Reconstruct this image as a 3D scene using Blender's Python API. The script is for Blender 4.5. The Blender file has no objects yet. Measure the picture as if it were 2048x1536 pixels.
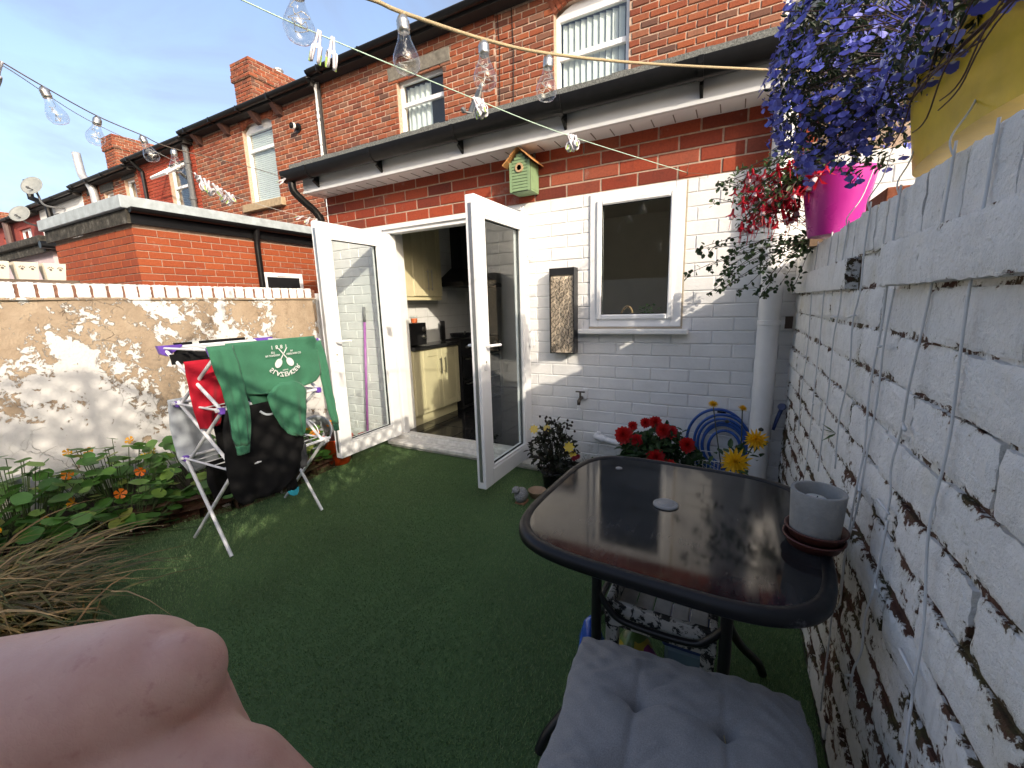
import bpy, bmesh, math, random
import numpy as np
from mathutils import Vector, Matrix
SC = bpy.context.scene
COL = SC.collection
R = math.radians

# ------------------------------------------------------------------ camera
cam_data = bpy.data.cameras.new('camera')
cam = bpy.data.objects.new('camera', cam_data)
COL.objects.link(cam)
SC.camera = cam
CAM_H = 1.32
_yaw, _pitch, _roll = R(28.0), R(-10.7), R(-1.7)
_f = Vector((-math.sin(_yaw) * math.cos(_pitch), math.cos(_yaw) * math.cos(_pitch), math.sin(_pitch)))
_r = Vector((math.cos(_yaw), math.sin(_yaw), 0))
_u = _r.cross(_f)
_r2 = _r * math.cos(_roll) + _u * math.sin(_roll)
_u2 = -_r * math.sin(_roll) + _u * math.cos(_roll)
cam.matrix_world = Matrix(((_r2.x, _u2.x, -_f.x, 0), (_r2.y, _u2.y, -_f.y, 0), (_r2.z, _u2.z, -_f.z, CAM_H), (0, 0, 0, 1)))
cam_data.sensor_fit = 'HORIZONTAL'
cam_data.sensor_width = 36
cam_data.lens = 36 * 835 / 2048
cam_data.clip_start = 0.01
cam_data.clip_end = 2000

# ------------------------------------------------------------------ sky, sun, exposure
SUN_EL, SUN_AZ = R(24), R(55)        # azimuth: from -Y towards +X
sun_dir = Vector((math.sin(SUN_AZ) * math.cos(SUN_EL), -math.cos(SUN_AZ) * math.cos(SUN_EL), math.sin(SUN_EL)))
world = bpy.data.worlds.new('World')
SC.world = world
world.use_nodes = True
nt = world.node_tree
nt.nodes.clear()
_o = nt.nodes.new('ShaderNodeOutputWorld')
_bg = nt.nodes.new('ShaderNodeBackground')
_sky = nt.nodes.new('ShaderNodeTexSky')
_sky.sky_type = 'NISHITA'
_sky.sun_disc = False
_sky.sun_elevation = SUN_EL
_sky.sun_rotation = math.atan2(sun_dir.x, sun_dir.y)
_sky.air_density = 0.8
_sky.dust_density = 2.8      # thin bright haze about the sun, as the soft shade implies
_sky.ozone_density = 2.2
_tc = nt.nodes.new('ShaderNodeTexCoord')
_mp = nt.nodes.new('ShaderNodeMapping')
_mp.inputs['Scale'].default_value = (1.0, 1.3, 2.2)
_mp.inputs['Location'].default_value = (0.0, 0.0, 0.0)
_mp.inputs['Rotation'].default_value = (0.3, 0.2, 0.5)
_nz = nt.nodes.new('ShaderNodeTexNoise')
_nz.inputs['Scale'].default_value = 1.9
_nz.inputs['Detail'].default_value = 9
_nz.inputs['Roughness'].default_value = 0.58
_nz.inputs['Distortion'].default_value = 0.5
_cr = nt.nodes.new('ShaderNodeValToRGB')
_cr.color_ramp.elements[0].position = 0.40
_cr.color_ramp.elements[0].color = (0.05, 0.05, 0.05, 1)
_cr.color_ramp.elements[1].position = 0.74
_cr.color_ramp.elements[1].color = (0.85, 0.85, 0.85, 1)
_mx = nt.nodes.new('ShaderNodeMix')
_mx.data_type = 'RGBA'
_mx.inputs['B'].default_value = (0.85, 0.92, 1.25, 1)      # thin white cloud, in the sky's own units
nt.links.new(_tc.outputs['Generated'], _mp.inputs['Vector'])
nt.links.new(_mp.outputs['Vector'], _nz.inputs['Vector'])
nt.links.new(_nz.outputs['Fac'], _cr.inputs['Fac'])
nt.links.new(_cr.outputs['Color'], _mx.inputs['Factor'])
nt.links.new(_sky.outputs['Color'], _mx.inputs['A'])
nt.links.new(_mx.outputs['Result'], _bg.inputs['Color'])
_bg.inputs['Strength'].default_value = 0.15
nt.links.new(_bg.outputs['Background'], _o.inputs['Surface'])

sun_data = bpy.data.lights.new('sun', 'SUN')
sun_data.energy = 1.5
sun_data.angle = R(0.6)
sun_data.color = (1.0, 0.95, 0.88)
sun = bpy.data.objects.new('sun', sun_data)
COL.objects.link(sun)
sun.rotation_euler = (-sun_dir).to_track_quat('-Z', 'Y').to_euler()
sun.location = (6, -5, 8)
vs = SC.view_settings
vs.view_transform = 'Standard'
vs.look = 'None'
vs.exposure = 1.56
vs.gamma = 1
vs.use_curve_mapping = False
vs.use_white_balance = True          # the camera's own setting for open shade
vs.white_balance_temperature = 7500
SC.cycles.max_bounces = 10
SC.cycles.transparent_max_bounces = 24
SC.cycles.sample_clamp_indirect = 6

# ------------------------------------------------------------------ helpers
rng = random.Random(7)

class MB:
    def __init__(s):
        s.v = []; s.f = []; s.at = None
    def add(s, vs_, fs):
        b = len(s.v)
        s.v += [tuple(p) for p in vs_]
        s.f += [tuple(i + b for i in f) for f in fs]
        return s
    def box(s, x0, x1, y0, y1, z0, z1):
        return s.add([(x0, y0, z0), (x1, y0, z0), (x1, y1, z0), (x0, y1, z0), (x0, y0, z1), (x1, y0, z1), (x1, y1, z1), (x0, y1, z1)],
                     [(0, 3, 2, 1), (4, 5, 6, 7), (0, 1, 5, 4), (1, 2, 6, 5), (2, 3, 7, 6), (3, 0, 4, 7)])
    def bbox(s, x0, x1, y0, y1, z0, z1, b):
        """box with its twelve edges chamfered"""
        lo = (x0, y0, z0); hi = (x1, y1, z1); vs_ = []; idx = {}
        for cx in (0, 1):
            for cy in (0, 1):
                for cz in (0, 1):
                    c = [(lo, hi)[cx][0], (lo, hi)[cy][1], (lo, hi)[cz][2]]
                    d = [b if cx == 0 else -b, b if cy == 0 else -b, b if cz == 0 else -b]
                    for ax in range(3):
                        p = [c[k] + (0 if k == ax else d[k]) for k in range(3)]
                        idx[(cx, cy, cz, ax)] = len(vs_); vs_.append(p)
        fs = []
        for ax in range(3):
            o1, o2 = [k for k in range(3) if k != ax]
            for sd in (0, 1):
                q = []
                for a, b2 in ((0, 0), (1, 0), (1, 1), (0, 1)):
                    k = [0, 0, 0]; k[ax] = sd; k[o1] = a; k[o2] = b2
                    q.append(idx[(k[0], k[1], k[2], ax)])
                fs.append(q)
            for a in (0, 1):
                for b2 in (0, 1):
                    k0 = [0, 0, 0]; k0[o1] = a; k0[o2] = b2; k1 = list(k0); k1[ax] = 1
                    fs.append([idx[(*k0, o1)], idx[(*k1, o1)], idx[(*k1, o2)], idx[(*k0, o2)]])
        for cx in (0, 1):
            for cy in (0, 1):
                for cz in (0, 1):
                    fs.append([idx[(cx, cy, cz, k)] for k in range(3)])
        return s.add(vs_, fs)
    def prism(s, poly, axis, a0, a1):
        """extrude a 2D polygon along an axis; poly gives the other two coordinates in order"""
        n = len(poly)
        def mk(p, a):
            return {'x': (a, p[0], p[1]), 'y': (p[0], a, p[1]), 'z': (p[0], p[1], a)}[axis]
        return s.add([mk(p, a0) for p in poly] + [mk(p, a1) for p in poly],
                     [tuple(range(n)), tuple(range(2 * n - 1, n - 1, -1))] + [(i, i + n, (i + 1) % n + n, (i + 1) % n) for i in range(n)])
    def tube(s, pts, r, n=8, cap=True, flat=1.0):
        pts = [Vector(p) for p in pts]
        rs = r if isinstance(r, (list, tuple)) else [r] * len(pts)
        t0 = (pts[1] - pts[0]).normalized()
        ref = Vector((0, 0, 1)) if abs(t0.z) < .9 else Vector((1, 0, 0))
        nrm = (ref - t0 * ref.dot(t0)).normalized()
        vs_ = []
        for i, p in enumerate(pts):
            if i == 0: t = t0
            elif i == len(pts) - 1: t = (pts[i] - pts[i - 1]).normalized()
            else: t = ((pts[i + 1] - p).normalized() + (p - pts[i - 1]).normalized()).normalized()
            nrm = (nrm - t * nrm.dot(t)).normalized()
            bi = t.cross(nrm)
            for k in range(n):
                a = 2 * math.pi * k / n
                vs_.append(p + (nrm * math.cos(a) + bi * math.sin(a) * flat) * rs[i])
        fs = []
        for i in range(len(pts) - 1):
            for k in range(n):
                fs.append((i * n + k, i * n + (k + 1) % n, (i + 1) * n + (k + 1) % n, (i + 1) * n + k))
        if cap:
            fs.append(tuple(range(n - 1, -1, -1)))
            fs.append(tuple(range((len(pts) - 1) * n, len(pts) * n)))
        return s.add(vs_, fs)
    def lathe(s, prof, c=(0, 0, 0), n=24, ax=None):
        """prof: (radius, height) along axis ax (default +Z) from c"""
        ax = Vector(ax or (0, 0, 1)).normalized(); c = Vector(c)
        ref = Vector((1, 0, 0)) if abs(ax.x) < .9 else Vector((0, 1, 0))
        e1 = (ref - ax * ref.dot(ax)).normalized(); e2 = ax.cross(e1)
        vs_ = []
        for r_, h in prof:
            for k in range(n):
                a = 2 * math.pi * k / n
                vs_.append(c + ax * h + (e1 * math.cos(a) + e2 * math.sin(a)) * r_)
        fs = []
        for i in range(len(prof) - 1):
            for k in range(n):
                fs.append((i * n + k, i * n + (k + 1) % n, (i + 1) * n + (k + 1) % n, (i + 1) * n + k))
        if prof[0][0] > 1e-6: fs.append(tuple(range(n - 1, -1, -1)))
        if prof[-1][0] > 1e-6: fs.append(tuple(range((len(prof) - 1) * n, len(prof) * n)))
        return s.add(vs_, fs)
    def xf(s, m):
        s.v = [tuple(m @ Vector(p)) for p in s.v]; return s
    def mesh(s, name, off=(0, 0, 0), smooth=False):
        me = bpy.data.meshes.new(name)
        o = off
        me.from_pydata([(p[0] - o[0], p[1] - o[1], p[2] - o[2]) for p in s.v], [], s.f)
        if smooth:
            me.polygons.foreach_set('use_smooth', [True] * len(me.polygons))
        me.update()
        return me

def origin(p):
    o = Vector((0, 0, 0))
    while p is not None:
        o += p.location; p = p.parent
    return o

def link(name, data, mat=None, parent=None, loc=(0, 0, 0)):
    o = bpy.data.objects.new(name, data)
    COL.objects.link(o)
    if parent is not None: o.parent = parent
    o.location = loc
    if mat is not None and data is not None and len(data.materials) == 0:
        data.materials.append(mat)
    return o

def tag(o, label=None, cat=None, group=None, kind=None):
    if label: o['label'] = label
    if cat: o['category'] = cat
    if group: o['group'] = group
    if kind: o['kind'] = kind
    return o

def thing(name, loc, label, cat, group=None):
    return tag(link(name, None, loc=loc), label, cat, group)

def part(name, mb, mat, parent, smooth=False, kind=None, label=None):
    """mesh given in world coordinates, made a child of an unrotated parent"""
    o = link(name, mb.mesh(name, origin(parent) if parent else (0, 0, 0), smooth), mat, parent)
    if smooth == 'auto':
        pass
    return tag(o, label, kind=kind)

def solo(name, mb, mat, base, label, cat, group=None, smooth=False, kind=None):
    o = link(name, mb.mesh(name, base, smooth), mat, loc=base)
    return tag(o, label, cat, group, kind)

def inst(name, me, parent, loc, rot=(0, 0, 0), scale=(1, 1, 1)):
    """shared-mesh child; loc in world coordinates"""
    o = bpy.data.objects.new(name, me)
    COL.objects.link(o)
    o.parent = parent
    o.location = Vector(loc) - (origin(parent) if parent else Vector((0, 0, 0)))
    o.rotation_euler = rot
    o.scale = scale
    return o

def smooth_by_angle(o, deg=35):
    me = o.data
    me.polygons.foreach_set('use_smooth', [True] * len(me.polygons))
    bm = bmesh.new(); bm.from_mesh(me)
    for e in bm.edges:
        if len(e.link_faces) == 2 and e.calc_face_angle(0) > R(deg): e.smooth = False
        elif len(e.link_faces) != 2: e.smooth = False
    bm.to_mesh(me); bm.free()
    return o

def grid_mesh(mb, nu, nv, fn, closed_u=False):
    vs_ = [fn(i / nu, j / nv) for j in range(nv + 1) for i in range(nu + 1)]
    w = nu + 1
    return mb.add(vs_, [(j * w + i, j * w + i + 1, (j + 1) * w + i + 1, (j + 1) * w + i) for j in range(nv) for i in range(nu)])

def catenary(a, b, sag, n=24):
    a, b = Vector(a), Vector(b)
    return [a.lerp(b, i / n) - Vector((0, 0, sag * 4 * (i / n) * (1 - i / n))) for i in range(n + 1)]

def spline(pts, n=8):
    P = [Vector(p) for p in pts]; out = []
    for i in range(len(P) - 1):
        p0 = P[max(i - 1, 0)]; p1 = P[i]; p2 = P[i + 1]; p3 = P[min(i + 2, len(P) - 1)]
        for k in range(n):
            t = k / n
            out.append(.5 * ((2 * p1) + (p2 - p0) * t + (2 * p0 - 5 * p1 + 4 * p2 - p3) * t * t + (3 * p1 - p0 - 3 * p2 + p3) * t ** 3))
    out.append(P[-1])
    return out

# ------------------------------------------------------------------ materials
class N:
    def __init__(s, name):
        s.m = bpy.data.materials.new(name); s.m.use_nodes = True
        s.t = s.m.node_tree; s.t.nodes.clear()
        s.out = s.t.nodes.new('ShaderNodeOutputMaterial')
        s.b = s.t.nodes.new('ShaderNodeBsdfPrincipled')
        s.t.links.new(s.b.outputs[0], s.out.inputs['Surface'])
    def n(s, typ, **kw):
        x = s.t.nodes.new('ShaderNode' + typ)
        for k, v in kw.items():
            if k.startswith('_'): setattr(x, k[1:], v)
            else: s.set(x.inputs[k.replace('__', ' ')], v)
        return x
    def set(s, inp, v):
        if isinstance(v, bpy.types.NodeSocket): s.t.links.new(v, inp)
        elif isinstance(v, bpy.types.Node): s.t.links.new(v.outputs[0], inp)
        else: inp.default_value = (*v, 1) if isinstance(v, tuple) and len(v) == 3 and inp.type == 'RGBA' else v
    def p(s, **kw):
        for k, v in kw.items(): s.set(s.b.inputs[k.replace('__', ' ')], v)
        return s
    def pos(s): return s.n('NewGeometry').outputs['Position']
    def obj(s): return s.n('TexCoord').outputs['Object']
    def noise(s, scale, detail=4, rough=.5, vec=None, dist=0):
        x = s.n('TexNoise', Scale=scale, Detail=detail, Roughness=rough, Distortion=dist)
        s.set(x.inputs['Vector'], vec if vec is not None else s.pos())
        return x.outputs['Fac']
    def ramp(s, fac, *stops, interp='LINEAR'):
        x = s.n('ValToRGB'); x.color_ramp.interpolation = interp
        el = x.color_ramp.elements
        while len(el) < len(stops): el.new(.5)
        for e, (p, c) in zip(el, stops):
            e.position = p; e.color = (*c, 1) if isinstance(c, tuple) else (c, c, c, 1)
        s.set(x.inputs['Fac'], fac)
        return x.outputs['Color']
    def mix(s, fac, a, b, mode='MIX'):
        x = s.n('Mix'); x.data_type = 'RGBA'; x.blend_type = mode
        s.set(x.inputs['Factor'], fac); s.set(x.inputs['A'], a); s.set(x.inputs['B'], b)
        return x.outputs['Result']
    def math(s, op, a, b=0.0, c=None, clamp=False):
        x = s.n('Math'); x.operation = op; x.use_clamp = clamp
        s.set(x.inputs[0], a); s.set(x.inputs[1], b)
        if c is not None: s.set(x.inputs[2], c)
        return x.outputs[0]
    def bump(s, h, strength=.3, dist=.01):
        x = s.n('Bump', Strength=strength, Distance=dist); s.set(x.inputs['Height'], h)
        s.set(s.b.inputs['Normal'], x.outputs[0]); return s
    def attr(s, name):
        x = s.n('Attribute'); x.attribute_name = name; return x.outputs['Fac']
    def sep(s, v):
        x = s.n('SeparateXYZ'); s.set(x.inputs[0], v); return x.outputs
    def rand(s): return s.n('ObjectInfo').outputs['Random']

def simple(name, col, rough=.6, var=.12, scale=12, bump=0, bscale=60, metal=0, spec=.5, coord='pos', **kw):
    k = N(name)
    vec = k.pos() if coord == 'pos' else k.obj()
    dark = tuple(c * (1 - var) for c in col); lite = tuple(min(1, c * (1 + var)) for c in col)
    c = k.ramp(k.noise(scale, 5, .6, vec), (.3, dark), (.7, lite))
    k.p(Base__Color=c, Roughness=rough, Metallic=metal)
    k.b.inputs['Specular IOR Level'].default_value = spec
    if bump: k.bump(k.noise(bscale, 4, .6, vec), bump, .004)
    for a, v in kw.items(): k.set(k.b.inputs[a.replace('__', ' ')], v)
    return k.m

def thin_glass(name, tint=(.93, .96, .95), rough=0.0, f0=.045):
    k = N(name); t = k.t
    tr = k.n('BsdfTransparent', Color=tint); gl = k.n('BsdfGlossy', Roughness=rough, Color=(1, 1, 1))
    ge = k.n('NewGeometry')
    vm = k.n('VectorMath'); vm.operation = 'DOT_PRODUCT'
    t.links.new(ge.outputs['Normal'], vm.inputs[0]); t.links.new(ge.outputs['Incoming'], vm.inputs[1])
    c = k.math('ABSOLUTE', vm.outputs['Value'])
    fr = k.math('ADD', k.math('MULTIPLY', k.math('POWER', k.math('SUBTRACT', 1.0, c, clamp=True), 5.0), 1 - f0), f0)
    ms = k.n('MixShader'); t.links.new(fr, ms.inputs[0]); t.links.new(tr.outputs[0], ms.inputs[1]); t.links.new(gl.outputs[0], ms.inputs[2])
    t.links.new(ms.outputs[0], k.out.inputs['Surface'])
    return k.m

def leaf_mat(name, cols, rough=.45, trans=.35, coord_scale=30, by='island'):
    k = N(name)
    if by == 'object': rnd = k.rand()
    else: rnd = k.n('NewGeometry').outputs['Random Per Island']
    c = k.ramp(rnd, *[(i / max(1, len(cols) - 1), q) for i, q in enumerate(cols)])
    c = k.mix(.35, c, k.ramp(k.noise(coord_scale, 3), (.3, (.5, .5, .5)), (.7, (1.2, 1.2, 1.2))), 'MULTIPLY')
    k.p(Base__Color=c, Roughness=rough)
    tl = k.n('BsdfTranslucent', Color=c); ms = k.n('MixShader', Fac=trans)
    k.t.links.new(k.b.outputs[0], ms.inputs[1]); k.t.links.new(tl.outputs[0], ms.inputs[2])
    k.t.links.new(ms.outputs[0], k.out.inputs['Surface'])
    return k.m

def brick_mat(name, cols, rough=.85, by='object', nscale=60, soot=.25, bump=.35):
    k = N(name)
    rnd = k.rand() if by == 'object' else k.n('NewGeometry').outputs['Random Per Island']
    c = k.ramp(rnd, *[(i / max(1, len(cols) - 1), q) for i, q in enumerate(cols)])
    f = k.noise(nscale, 6, .65)
    c = k.mix(.55, c, k.ramp(f, (.25, (.55, .5, .5)), (.55, (1, 1, 1)), (.8, (1.3, 1.22, 1.15))), 'MULTIPLY')
    s_ = k.ramp(k.noise(9, 6, .7), (.52, 0.0), (.72, soot))
    c = k.mix(s_, c, (.03, .024, .022))
    c = k.mix(k.ramp(k.noise(4.5, 8, .72), (.60, 0.0), (.72, .38)), c, (.52, .36, .30))
    k.p(Base__Color=c, Roughness=rough)
    k.b.inputs['Specular IOR Level'].default_value = .25
    k.bump(f, bump, .006)
    return k.m
# ------------------------------------------------------------------ shared materials
WHITE = simple('white_upvc', (.80, .81, .82), .28, .03, 6)
WHITE_SATIN = simple('white_gloss_paint', (.78, .78, .76), .4, .06, 10, .1, 40)
BLACK_PVC = simple('black_gutter_plastic', (.007, .007, .0075), .35, .25, 20, spec=.28)
BLACK_METAL = simple('black_powder_coat', (.012, .012, .013), .38, .2, 30, .1, 200)
GREY_PIPE = simple('grey_painted_pipe', (.10, .105, .11), .5, .2, 20)
GLASS = thin_glass('window_glass')
FELT = simple('grey_mineral_felt', (.15, .158, .15), .95, .6, 140, .6, 240)
SLATE = simple('dark_roof_slate', (.05, .05, .055), .7, .3, 8, .3, 60)
MORTAR = simple('sandy_mortar', (.42, .31, .24), .95, .2, 30, .4, 140)
MORTAR_OLD = simple('old_pinkish_mortar', (.46, .33, .25), .95, .3, 30, .5, 120)
STONE = simple('buff_stone', (.36, .27, .17), .9, .25, 18, .4, 90)
STONE_GREY = simple('grey_stone_lintel', (.17, .155, .13), .9, .4, 14, .4, 90)
DARK_ROOM = simple('dark_interior', (.05, .05, .05), .9, .2, 4)
BLIND = simple('white_fabric_blind', (.68, .70, .70), .7, .05, 10)

def white_brick_mat(name):
    k = N(name)
    f = k.noise(55, 6, .6); g = k.noise(7, 5, .6)
    c = k.ramp(g, (.3, (.70, .70, .695)), (.6, (.77, .77, .765)), (.8, (.80, .795, .785)))
    d = k.ramp(k.noise(26, 7, .75), (.62, 0.0), (.74, .35))
    c = k.mix(d, c, (.47, .45, .42))
    sp = k.ramp(k.noise(120, 3, .6), (.74, 0.0), (.8, .5))
    c = k.mix(sp, c, (.3, .2, .16))
    zz = k.sep(k.pos())[2]
    spl = k.n('MapRange'); k.set(spl.inputs['Value'], zz)
    for i, v in ((1, 0.0), (2, .42), (3, .20), (4, -.06)): spl.inputs[i].default_value = v
    c = k.mix(k.ramp(k.math('ADD', k.noise(20, 7, .7), spl.outputs[0]), (.58, 0.0), (.78, .6)), c, (.36, .33, .27))
    k.p(Base__Color=c, Roughness=.55)
    k.bump(k.math('ADD', f, k.math('MULTIPLY', k.noise(18, 3), 1.5)), .32, .006)
    return k.m
WBRICK = white_brick_mat('white_painted_brick')
RED_SMOOTH = brick_mat('smooth_red_brick', [(.22, .038, .02), (.30, .055, .027), (.34, .064, .03), (.25, .045, .023), (.14, .03, .021), (.35, .09, .05)], .7, 'object', 70, .3, .15)
OLD_BRICK = brick_mat('old_handmade_brick', [(.26, .07, .038), (.31, .09, .042), (.20, .054, .034), (.34, .105, .05), (.16, .06, .042), (.28, .08, .042), (.27, .12, .075), (.11, .056, .045)], .9, 'object', 80, .35, .6)
OLD_BRICK_I = brick_mat('old_handmade_brick_far', [(.26, .07, .038), (.31, .09, .042), (.20, .054, .034), (.34, .105, .05), (.16, .06, .042), (.28, .08, .042), (.27, .12, .075), (.11, .056, .045)], .9, 'island', 80, .35, .5)
ORANGE_BRICK = brick_mat('smooth_orange_brick', [(.30, .066, .026), (.34, .08, .03), (.28, .06, .025), (.32, .075, .033)], .75, 'object', 60, .08, .15)
RED_BRICK_I = brick_mat('clean_red_brick_far', [(.33, .06, .035), (.36, .07, .04), (.29, .05, .03)], .85, 'island', 50, .1, .2)

def peel_wall_mat():
    """white masonry paint on cement render, flaked off in large islands, more of it high up"""
    k = N('flaking_painted_render'); pos = k.pos(); z = k.sep(pos)[2]
    big = k.noise(2.3, 8, .62, pos, .6); fine = k.noise(16, 9, .72, pos, .4)
    hgt = k.n('MapRange'); k.set(hgt.inputs['Value'], z)
    for i, v in ((1, .1), (2, 1.3), (3, -.13), (4, .05)): hgt.inputs[i].default_value = v
    s_ = k.math('ADD', k.math('ADD', k.math('MULTIPLY', big, .60), k.math('MULTIPLY', fine, .56)), hgt.outputs[0])
    mask = k.ramp(s_, (.585, 0.0), (.598, 1.0))
    bare = k.ramp(k.noise(5, 8, .65, pos), (.25, (.27, .195, .13)), (.55, (.40, .305, .215)), (.8, (.47, .38, .28)))
    stain = k.ramp(k.noise(1.6, 6, .6, pos), (.5, 0.0), (.68, .7))
    bare = k.mix(k.math('MULTIPLY', stain, k.ramp(k.noise(40, 4, .7, pos), (.35, .2), (.65, 1.0))), bare, (.055, .045, .035))
    paint = k.ramp(k.noise(8, 5, .6, pos), (.3, (.64, .63, .61)), (.7, (.71, .70, .68)))
    c = k.mix(mask, paint, bare)
    k.p(Base__Color=c, Roughness=.85)
    h = k.math('ADD', k.math('MULTIPLY', mask, -1.0), k.math('MULTIPLY', k.noise(60, 5, .6, pos), .6))
    vo = k.n('TexVoronoi', Scale=9.0); vo.feature = 'DISTANCE_TO_EDGE'
    dv = k.n('Mix'); dv.data_type = 'VECTOR'; dv.inputs['Factor'].default_value = .12; k.set(dv.inputs['A'], pos); k.set(dv.inputs['B'], k.n('TexNoise', Scale=5.0, Detail=5).outputs['Color'])
    k.set(vo.inputs['Vector'], dv.outputs['Result'])
    crack = k.math('MULTIPLY', k.ramp(vo.outputs['Distance'], (.0, 1.0), (.012, 0.0)), k.ramp(k.noise(2.6, 4, .6, pos), (.5, 0.0), (.6, 1.0)))
    k.p(Base__Color=k.mix(k.math('MULTIPLY', crack, .55), c, (.16, .12, .09)))
    h = k.math('SUBTRACT', h, crack)
    k.bump(h, .9, .008)
    return k.m
PEEL = peel_wall_mat()

def flaky_brick_mat(name, base_edge=None, bias=0.0):
    """thick white paint flaking off old brick, most at the arrises; moss in the gaps"""
    k = N(name); pos = k.pos(); z = k.sep(pos)[2]
    e = k.attr('edge') if base_edge is None else base_edge
    big = k.noise(5.5, 6, .6, pos, .5); med = k.noise(24, 8, .7, pos, .8); fin = k.noise(75, 5, .65, pos, .3)
    low = k.n('MapRange'); k.set(low.inputs['Value'], z)
    for i, v in ((1, .45), (2, 1.3), (3, .045), (4, -.05)): low.inputs[i].default_value = v
    s_ = k.math('ADD', k.math('MULTIPLY', big, .42), k.math('ADD', k.math('MULTIPLY', med, .40), k.math('MULTIPLY', fin, .22)))
    s_ = k.math('ADD', s_, k.math('ADD', k.math('MULTIPLY', e, .10), low.outputs[0]))
    s_ = k.math('ADD', s_, k.ramp(k.noise(3.1, 5, .6, pos, .4), (.60, 0.0), (.72, .10)))
    mask = k.ramp(k.math('ADD', s_, bias), (.617, 0.0), (.627, 1.0))
    rim = k.ramp(k.math('ADD', s_, bias), (.58, 0.0), (.617, .55))
    under = k.ramp(k.noise(11, 6, .65, pos), (.3, (.042, .022, .016)), (.5, (.105, .045, .03)), (.7, (.15, .09, .06)))
    moss = k.ramp(k.noise(8, 6, .7, pos), (.47, 0.0), (.58, .8))
    under = k.mix(moss, under, k.ramp(k.noise(45, 3), (.3, (.03, .028, .012)), (.7, (.10, .095, .035))))
    paint = k.ramp(k.noise(14, 6, .65, pos), (.28, (.72, .715, .70)), (.55, (.81, .805, .79)), (.8, (.86, .855, .84)))
    cream = k.ramp(k.noise(4.2, 5, .6, pos), (.56, 0.0), (.72, .6))
    streak = k.n('Mapping'); k.set(streak.inputs['Vector'], pos); streak.inputs['Scale'].default_value = (40, 40, 3.5)
    paint = k.mix(k.ramp(k.noise(1.0, 5, .65, streak.outputs[0]), (.55, 0.0), (.75, .35)), paint, (.42, .40, .35))
    paint = k.mix(cream, paint, (.66, .62, .50))
    grime = k.ramp(k.noise(90, 4, .7, pos), (.62, 0.0), (.72, .55))
    paint = k.mix(grime, paint, (.30, .28, .25))
    paint = k.mix(rim, paint, (.52, .49, .40))
    c = k.mix(mask, paint, under)
    k.p(Base__Color=c, Roughness=.8)
    k.b.inputs['Specular IOR Level'].default_value = .3
    h = k.math('ADD', k.math('MULTIPLY', mask, -.9), k.math('ADD', k.math('MULTIPLY', fin, 1.6), k.math('ADD', k.math('MULTIPLY', med, 1.1), k.math('MULTIPLY', k.noise(210, 4, .65, pos), .7))))
    k.bump(h, .65, .008)
    return k.m
FLAKY = flaky_brick_mat('flaking_white_brick')
FLAKY_MORTAR = flaky_brick_mat('flaking_white_mortar', 1.0, .03)
COPING_WHITE = flaky_brick_mat('white_coping_paint', 0.0, -.02)

# ------------------------------------------------------------------ brick tools
def brick_mesh(name, L, H, D, b, mat, jit=0.0, r=rng):
    x, z = L / 2, H / 2
    def q(s): return (r.uniform(-jit, jit) if jit else 0)
    vs_ = [(-x, D, -z), (x, D, -z), (x, D, z), (-x, D, z)]
    fo = [(-x + q(0), b, -z + q(0)), (x + q(0), b, -z + q(0)), (x + q(0), b, z + q(0)), (-x + q(0), b, z + q(0))]
    fi = [(p[0] * (1 - b / x) + q(0) * .5, q(0) * .4, p[2] * (1 - b / z)) for p in fo]
    mb = MB().add(vs_ + fo + fi, [(8, 9, 10, 11)] + [(4 + i, 4 + (i + 1) % 4, 8 + (i + 1) % 4, 8 + i) for i in range(4)] + [(i, (i + 1) % 4, 4 + (i + 1) % 4, 4 + i) for i in range(4)])
    me = mb.mesh(name); me.materials.append(mat)
    return me

def rough_brick_mesh(name, L, H, D, mat, r, nu=14, nv=6, amp=.0012, bev=.004):
    """brick with a worn, uneven face and rounded arrises; 'edge' tells the paint where it is thinnest"""
    x, z = L / 2, H / 2
    def fn(i, j):
        u, v = i / nu * 2 - 1, j / nv * 2 - 1
        eu, ev = abs(u) ** 40, abs(v) ** 18
        y = bev * max(eu, ev) + r.uniform(-amp, amp) + .0025 * math.sin(u * 2.3 + r.random())
        return (u * x * (1 - .008 * abs(v) ** 6) + r.uniform(-.002, .002), y, v * z * (1 - .02 * abs(u) ** 8) + r.uniform(-.002, .002))
    front = [fn(i, j) for j in range(nv + 1) for i in range(nu + 1)]
    w = nu + 1
    fs = [(j * w + i, j * w + i + 1, (j + 1) * w + i + 1, (j + 1) * w + i) for j in range(nv) for i in range(nu)]
    rim = list(range(0, w)) + [j * w + nu for j in range(1, nv + 1)] + [nv * w + i for i in range(nu - 1, -1, -1)] + [j * w for j in range(nv - 1, 0, -1)]
    base = len(front)
    back = [(front[k][0] * .99, D, front[k][2] * .97) for k in rim]
    m = len(rim)
    fs += [(rim[k], base + k, base + (k + 1) % m, rim[(k + 1) % m]) for k in range(m)]
    mb = MB().add(front + back, fs)
    me = mb.mesh(name, smooth=True); me.materials.append(mat)
    bm_s = bmesh.new(); bm_s.from_mesh(me)
    for e_s in bm_s.edges:
        if len(e_s.link_faces) == 2 and e_s.calc_face_angle(0) > R(24): e_s.smooth = False
    bm_s.to_mesh(me); bm_s.free()
    at = me.attributes.new('edge', 'FLOAT', 'POINT')
    vals = []
    for j in range(nv + 1):
        for i in range(nu + 1):
            u, v = abs(i / nu * 2 - 1), abs(j / nv * 2 - 1)
            vals.append(max(u ** 8, v ** 4) * r.uniform(.6, 1.15))
    vals += [1.1] * m
    at.data.foreach_set('value', vals)
    return me

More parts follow.
